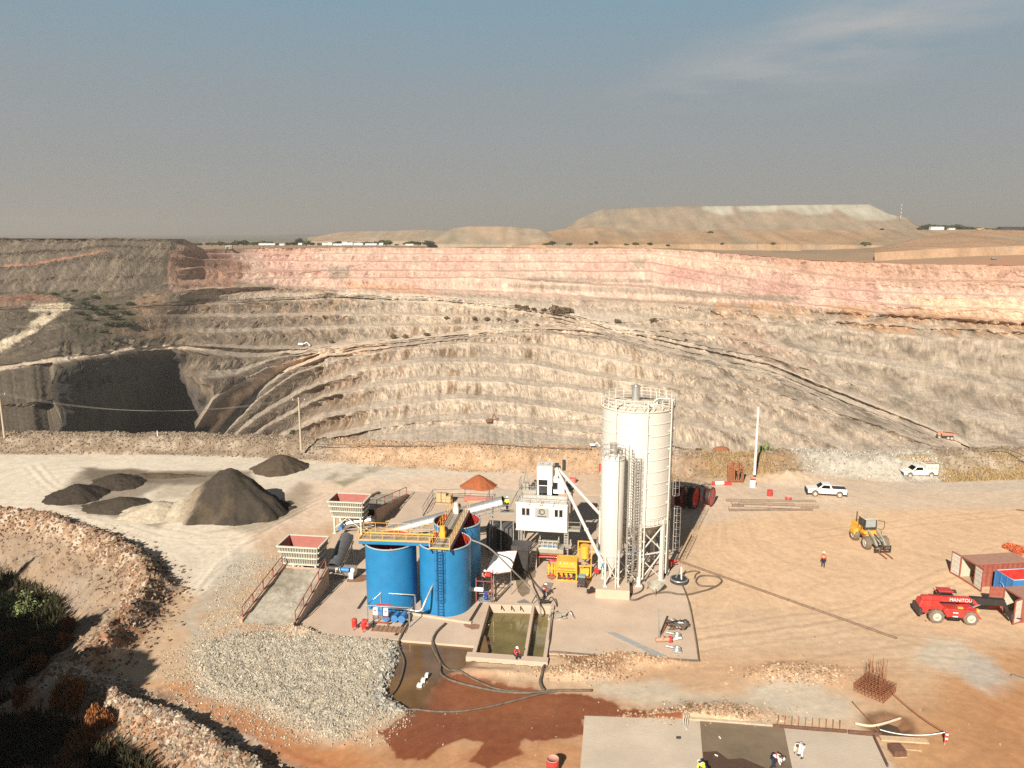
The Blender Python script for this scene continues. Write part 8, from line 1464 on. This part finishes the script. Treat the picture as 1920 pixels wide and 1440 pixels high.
for pts, lab, z in (([(1010, 1108), (1022, 1092), (1038, 1094), (1028, 1114)], 'grey rubber mat on the slab behind the worker at the basin', .05), ([(969, 1129), (983, 1124), (998, 1133), (979, 1136)], 'grey steel plate lying on the slab above the basin', .05)):
    o = shade_slab('floor_plate', wpoly(pts, .03), .036, .036 + z, mat('plate_grey', (.22, .21, .185), .7, var=.1)); tag(o, lab, 'plate')
q = P(787, 1283); t = thing('white_block', 'white blocks standing in the muddy pond', 'blocks', (q.x, q.y, -.45), R(-10)); [MB().box((0 + .12 * i, i * .62, .35 + .1 * i), (.4 - .08 * i, .38, .25)).build('block', m_hat, t) for i in range(3)]
# rebar cage, tape, timber, flooded pit edge
q = P(1640, 1298); t = thing('rebar_cage', 'rusty reinforcement cage with upright starter bars on the yard', 'rebar cage', (q.x, q.y, .0), R(42)); b = MB(); s_ = 1.15
for z in (.1, .45, .8):
    for k in np.linspace(-s_, s_, 9): b.bar((k, -s_, z), (k, s_, z), .035); b.bar((-s_, k, z), (s_, k, z), .035)
for x in np.linspace(-s_, s_, 9):
    for y in np.linspace(-s_, s_, 9):
        if abs(x) > s_ * .9 or abs(y) > s_ * .9: b.bar((x, y, .05), (x, y, .85), .035)
b.build('base_mat', m_rust, t); b = MB()
for x in np.linspace(-.55, .55, 5):
    for y in np.linspace(-.55, .55, 5):
        if abs(x) > .5 or abs(y) > .5: b.bar((x, y, .1), (x + random.uniform(-.05, .05), y + random.uniform(-.05, .05), 2.6 + random.uniform(-.3, .3)), .03)
for z in (1.0, 1.3, 1.6): b.tube([(-.56, -.56, z), (.56, -.56, z), (.56, .56, z), (-.56, .56, z)], .018, 4, closed=True)
b.build('starter_bars', m_rust, t)
q = P(1771, 1396); t = thing('tape_post', 'post wrapped in red and white warning tape on the orange earth', 'post', (q.x, q.y, 0)); b = MB(); b.cyl((0, 0, 0), (0.05, 0, 1.1), .05, n=8); b.build('post', m_wood, t); b = MB(); [b.box((.02, -.05, z), (.2, .1, .12)) for z in (.3, .7, 1.0)]; b.build('tape', m_redc, t); b = MB(); [b.box((.05, -.06, z), (.18, .1, .1)) for z in (.5, .85)]; b.build('tape', m_hat, t)
tp = Vector((q.x, q.y, 1.0))
for a_, m_, lab, sg in ((P(1668, 1292, .8), mat('tape_red', (.35, .10, .06), .7), 'dark rope from the rebar cage to the taped post', .3), (P(1650, 1368, .5), m_hat, 'white warning tape sagging round the flooded pit to the taped post', .35), (P(1598, 1315, .3), m_rust, 'thin rusty rope running to the edge of the flooded pit', .1)):
    e_ = tp if lab[:4] != 'thin' else P(1650, 1368, .4); c = (a_ + e_) / 2; q = MB(); q.tube([a_.lerp(e_, s) - c - Vector((0, 0, sg * 4 * s * (1 - s))) for s in np.linspace(0, 1, 14)], .035, 5); o = q.build('rope', m_); o.location = c; tag(o, lab, 'rope')
hose('white pipe bridging the flooded pit', [(1603, 1356, .25), (1630, 1361, .3), (1655, 1357, .4), (1690, 1346, .3)], .1, 1, mat('pipe_cream', (.62, .50, .36), .6), 'white_pipe', cat='pipe')
def plank(label, a, b, w_, h_, m, z=.0, name='timber_plank', cat='plank'):
    a, b = P(*a), P(*b); c = (a + b) / 2; q = MB(); q.box((0, 0, 0), ((b - a).length, w_, h_)); o = q.build(name, m, bevel=.01); o.location = (c.x, c.y, z + h_ / 2 + .02); o.rotation_euler = (0, 0, math.atan2(b.y - a.y, b.x - a.x)); return tag(o, label, cat)
plank('wide pale plank right of the new slab corner', (1650, 1388), (1739, 1394), .55, .12, mat('plank_pale', (.56, .40, .25), .8, var=.15, scale=5), .1); plank('narrow pale plank below the wide one', (1690, 1405), (1728, 1409), .12, .08, m_wood); plank('pale batten leaning along the right edge of the new slab', (1652, 1400), (1666, 1412), .1, .06, m_wood); plank('pale batten lower on the right edge of the new slab', (1662, 1424), (1678, 1436), .1, .06, m_wood)
plank('dark formwork board along the top right edge of the new slab', (1590, 1376), (1652, 1381), .1, .5, m_woodd, -.2, 'formwork_board', 'formwork'); plank('dark formwork board along the middle of the slab top edge', (1449, 1363), (1588, 1374), .1, .32, m_woodd, -.1, 'formwork_board', 'formwork'); plank('dark formwork board down the right side of the new slab', (1638, 1384), (1664, 1440), .12, .3, m_woodd, -.05, 'formwork_board', 'formwork'); plank('pale capping timber along the slab top edge before the wet strip', (1290, 1349), (1448, 1361), .3, .16, mat('cap_pale', (.48, .39, .28), .85, var=.15), 0, 'formwork_board', 'formwork')
for px_ in range(1460, 1590, 13): q = P(px_, 1361 + (px_ - 1450) * .08); tag(MB().cyl((0, 0, 0), (0, 0, .75), .03, n=6).build('steel_stake', m_rust), 'thin rusty stakes standing behind the dark formwork board', 'stake', 'stakes behind the formwork').location = (q.x, q.y + .25, 0)
plank('brick left on the dry concrete at the bottom', (1268, 1386), (1276, 1386), .16, .12, m_dark, .05, 'brick', 'brick'); plank('pale offcut on the wet concrete, upper', (1348, 1383), (1351, 1387), .08, .05, m_hat, .06, 'wood_offcut', 'offcut'); plank('pale offcut on the damp concrete, lower', (1340, 1417), (1346, 1420), .08, .05, m_hat, .06, 'wood_offcut', 'offcut')
q = P(1682, 1414); t = thing('timber_crate', 'small brown slatted crate beside the narrow plank', 'crate', (q.x, q.y, 0), R(3)); [MB().box((0, -.4 + .16 * i, .3), (.9, .05, .5)).build('slat', m_woodd, t) for i in range(6)]; MB().box((0, 0, .06), (.95, .9, .06)).build('base', m_wood, t)
q = P(1284, 1352); t = thing('cable_ends', 'pale cables curling over the top edge of the new slab', 'cable', (q.x, q.y, .05)); b = MB(); [b.tube(bend([(x, .6, .1), (x + .05, .1, .5), (x - .1, -.5, .12), (x - .15 * i, -1.2, .06)], 5), .03, 5) for i, x in enumerate((-.1, .05, .2))]; b.build('cable', m_flange, t)
for k, (px_, py_, rx) in enumerate(((1297, 1340, 1.3), (1330, 1342, 1.6), (1358, 1346, 1.2))):
    q = P(px_, py_); t = thing('dried_brush', 'clumps of dark dried brush along the slab top edge', 'brush', (q.x, q.y + .3, 0), 0, 'dried brush at the slab edge'); V, f = leaves(150, rx * .5, .12, .6, .2, seed=60 + k); npmesh('twigs', V, f, l_brown, smooth=False, parent=t)
q = P(1905, 1032); t = thing('orange_net', 'crumpled heap of orange netting at the right edge', 'netting', (q.x, q.y, 0)); V, f = leaves(3200, 1.7, .09, .35, .05, clumps=16, seed=66); npmesh('net', V, f, leafmat('net_orange', (.45, .10, .04), (.70, .20, .08)), smooth=False, parent=t)
plank('dark pole lying on the yard at the right edge, far', (1906, 957), (1930, 960), .15, .12, m_woodd, 0, 'ground_pole', 'pole'); plank('grey timber lying at the right edge, near the orange earth', (1897, 1268), (1935, 1282), .3, .2, mat('timber_grey', (.25, .2, .15), .8), 0, 'ground_timber', 'timber')
# ================================================================== MACHINES IN AND AROUND THE PIT
def haul(label, px_, py_, Lpx, m, rz, big=1.0):
    q = pit_at(px_, py_); L = Lpx * q.y / F; s = L / 9.0; t = thing('dump_truck', label, 'dump truck', tuple(q), rz); t.scale = (s,) * 3
    b = MB(); b.add([(-1.5, -1.8, 2.0), (4.3, -1.8, 2.6), (4.3, 1.8, 2.6), (-1.5, 1.8, 2.0), (-2.2, -2.1, 4.2), (4.8, -2.1, 4.0), (4.8, 2.1, 4.0), (-2.2, 2.1, 4.2)], [(0, 3, 2, 1), (0, 1, 5, 4), (1, 2, 6, 5), (2, 3, 7, 6), (3, 0, 4, 7)]); b.build('dump_body', m, t); b = MB(); b.add([(-1.3, -1.6, 3.9), (4.4, -1.7, 3.8), (4.4, 1.7, 3.8), (-1.3, 1.6, 3.9)], [(0, 1, 2, 3)]); b.build('load', m_dark, t)
    b = MB(); b.box((-3.1, .2, 2.7), (1.7, 2.2, 1.9)); b.build('cab', m, t, bevel=.1); b = MB(); b.box((-3.98, .2, 3.1), (.05, 1.8, .8)); b.build('windscreen', m_glass, t); b = MB(); b.box((0, 0, 1.4), (8.4, 1.8, .7)); b.box((-4.2, 0, 1.5), (.7, 3.2, 1.4)); b.build('chassis', m_dark, t)
    for x in (-2.9, 1.6, 3.4):
        for s_ in (-1, 1): wheel(t, x, s_ * 1.6, .95, .95, .75, m_hub)
    return t
haul('orange articulated dump truck climbing the ramp at the right of the pit', 1772, 821, 30, mat('truck_orange', (.50, .20, .11), .6, var=.1, dust=.4), R(-28))
haul('dark haul truck on the ramp at the left of the pit', 505, 692, 15, mat('truck_dark', (.16, .10, .07), .7, dust=.3), R(35))
haul('grey haul truck parked on the far rim under the left trees', 430, 463, 14, m_grey, 0); haul('rust coloured haul truck on the far rim right of the grey one', 488, 463, 10, m_rust, 0)
def rig(label, px_, py_, Lpx, m, rz=0.0, boom=(3, 0, 6), name='excavator', cat='excavator', q=None):
    q = q or pit_at(px_, py_); s = Lpx * q.y / F / 9.0; t = thing(name, label, cat, tuple(q), rz); t.scale = (s,) * 3
    for y in (-1.4, 1.4): b = MB(); b.slab([(-2.4, .2), (-2.0, 0), (2.0, 0), (2.4, .2), (2.4, .7), (2.0, 1.0), (-2.0, 1.0), (-2.4, .7)], .6, 'y', (0, y, 0)); b.build('track', m_dark, t)
    b = MB(); b.box((-.6, 0, 2.0), (4.0, 2.8, 1.6)); b.build('house', m, t, bevel=.1); b = MB(); b.box((1.6, .8, 2.3), (1.3, 1.1, 1.7)); b.build('cab', m_glass, t, bevel=.05); b = MB(); c = Vector(boom); b.bar((1.4, -.3, 2.0), c, .5, .7); b.bar(c, (c.x + 2.2, 0, 1.2), .35, .5); b.box((c.x + 2.2, 0, .8), (1.0, 1.2, .8)); b.build('boom', m, t); return t
rig('white drill rig on the bench road in the left half of the pit', 566, 650, 20, m_hat, 0, (4.6, 0, 3.5), 'drill_rig', 'drill rig'); rig('small rusty machine on the pit floor', 917, 794, 24, m_rust, R(20), (3.5, 0, 7))
rig('white and grey machine half hidden left of the slim silo', 0, 0, 22, m_hat, R(10), (3, 0, 3.5), 'mobile_crusher', 'machine', PY(1112, 838, 150)); rig('brown excavator on the skyline road at the right', 0, 0, 17, mat('exc_brown', (.42, .27, .14), .6, dust=.3), 0, (3.2, 0, 3.2), q=PY(1836, 433.5, 985))
rig('blue grey machine parked on the right rim', 0, 0, 14, mat('mach_blue', (.17, .22, .24), .6, dust=.3), 0, (3, 0, 3), 'pit_pump', 'machine', q=PY(1863, 487, 640))

# ================================================================== DUSTY AIR
hb = MB(); hb.box((0, 4700, -5), (11000, 9900, 420)); ho = hb.build('haze'); hm = bpy.data.materials.new('haze'); hm.use_nodes = True; ht_ = hm.node_tree; ht_.nodes.clear()
ho_ = ht_.nodes.new('ShaderNodeOutputMaterial'); hv = ht_.nodes.new('ShaderNodeVolumePrincipled'); hv.inputs['Color'].default_value = (.80, .76, .70, 1); hv.inputs['Density'].default_value = .00015; hv.inputs['Anisotropy'].default_value = .2
ht_.links.new(hv.outputs[0], ho_.inputs['Volume']); ho.data.materials.append(hm); ho['kind'] = 'stuff'; ho['label'] = 'thin dusty haze over the pit and the far country'; ho['category'] = 'haze'
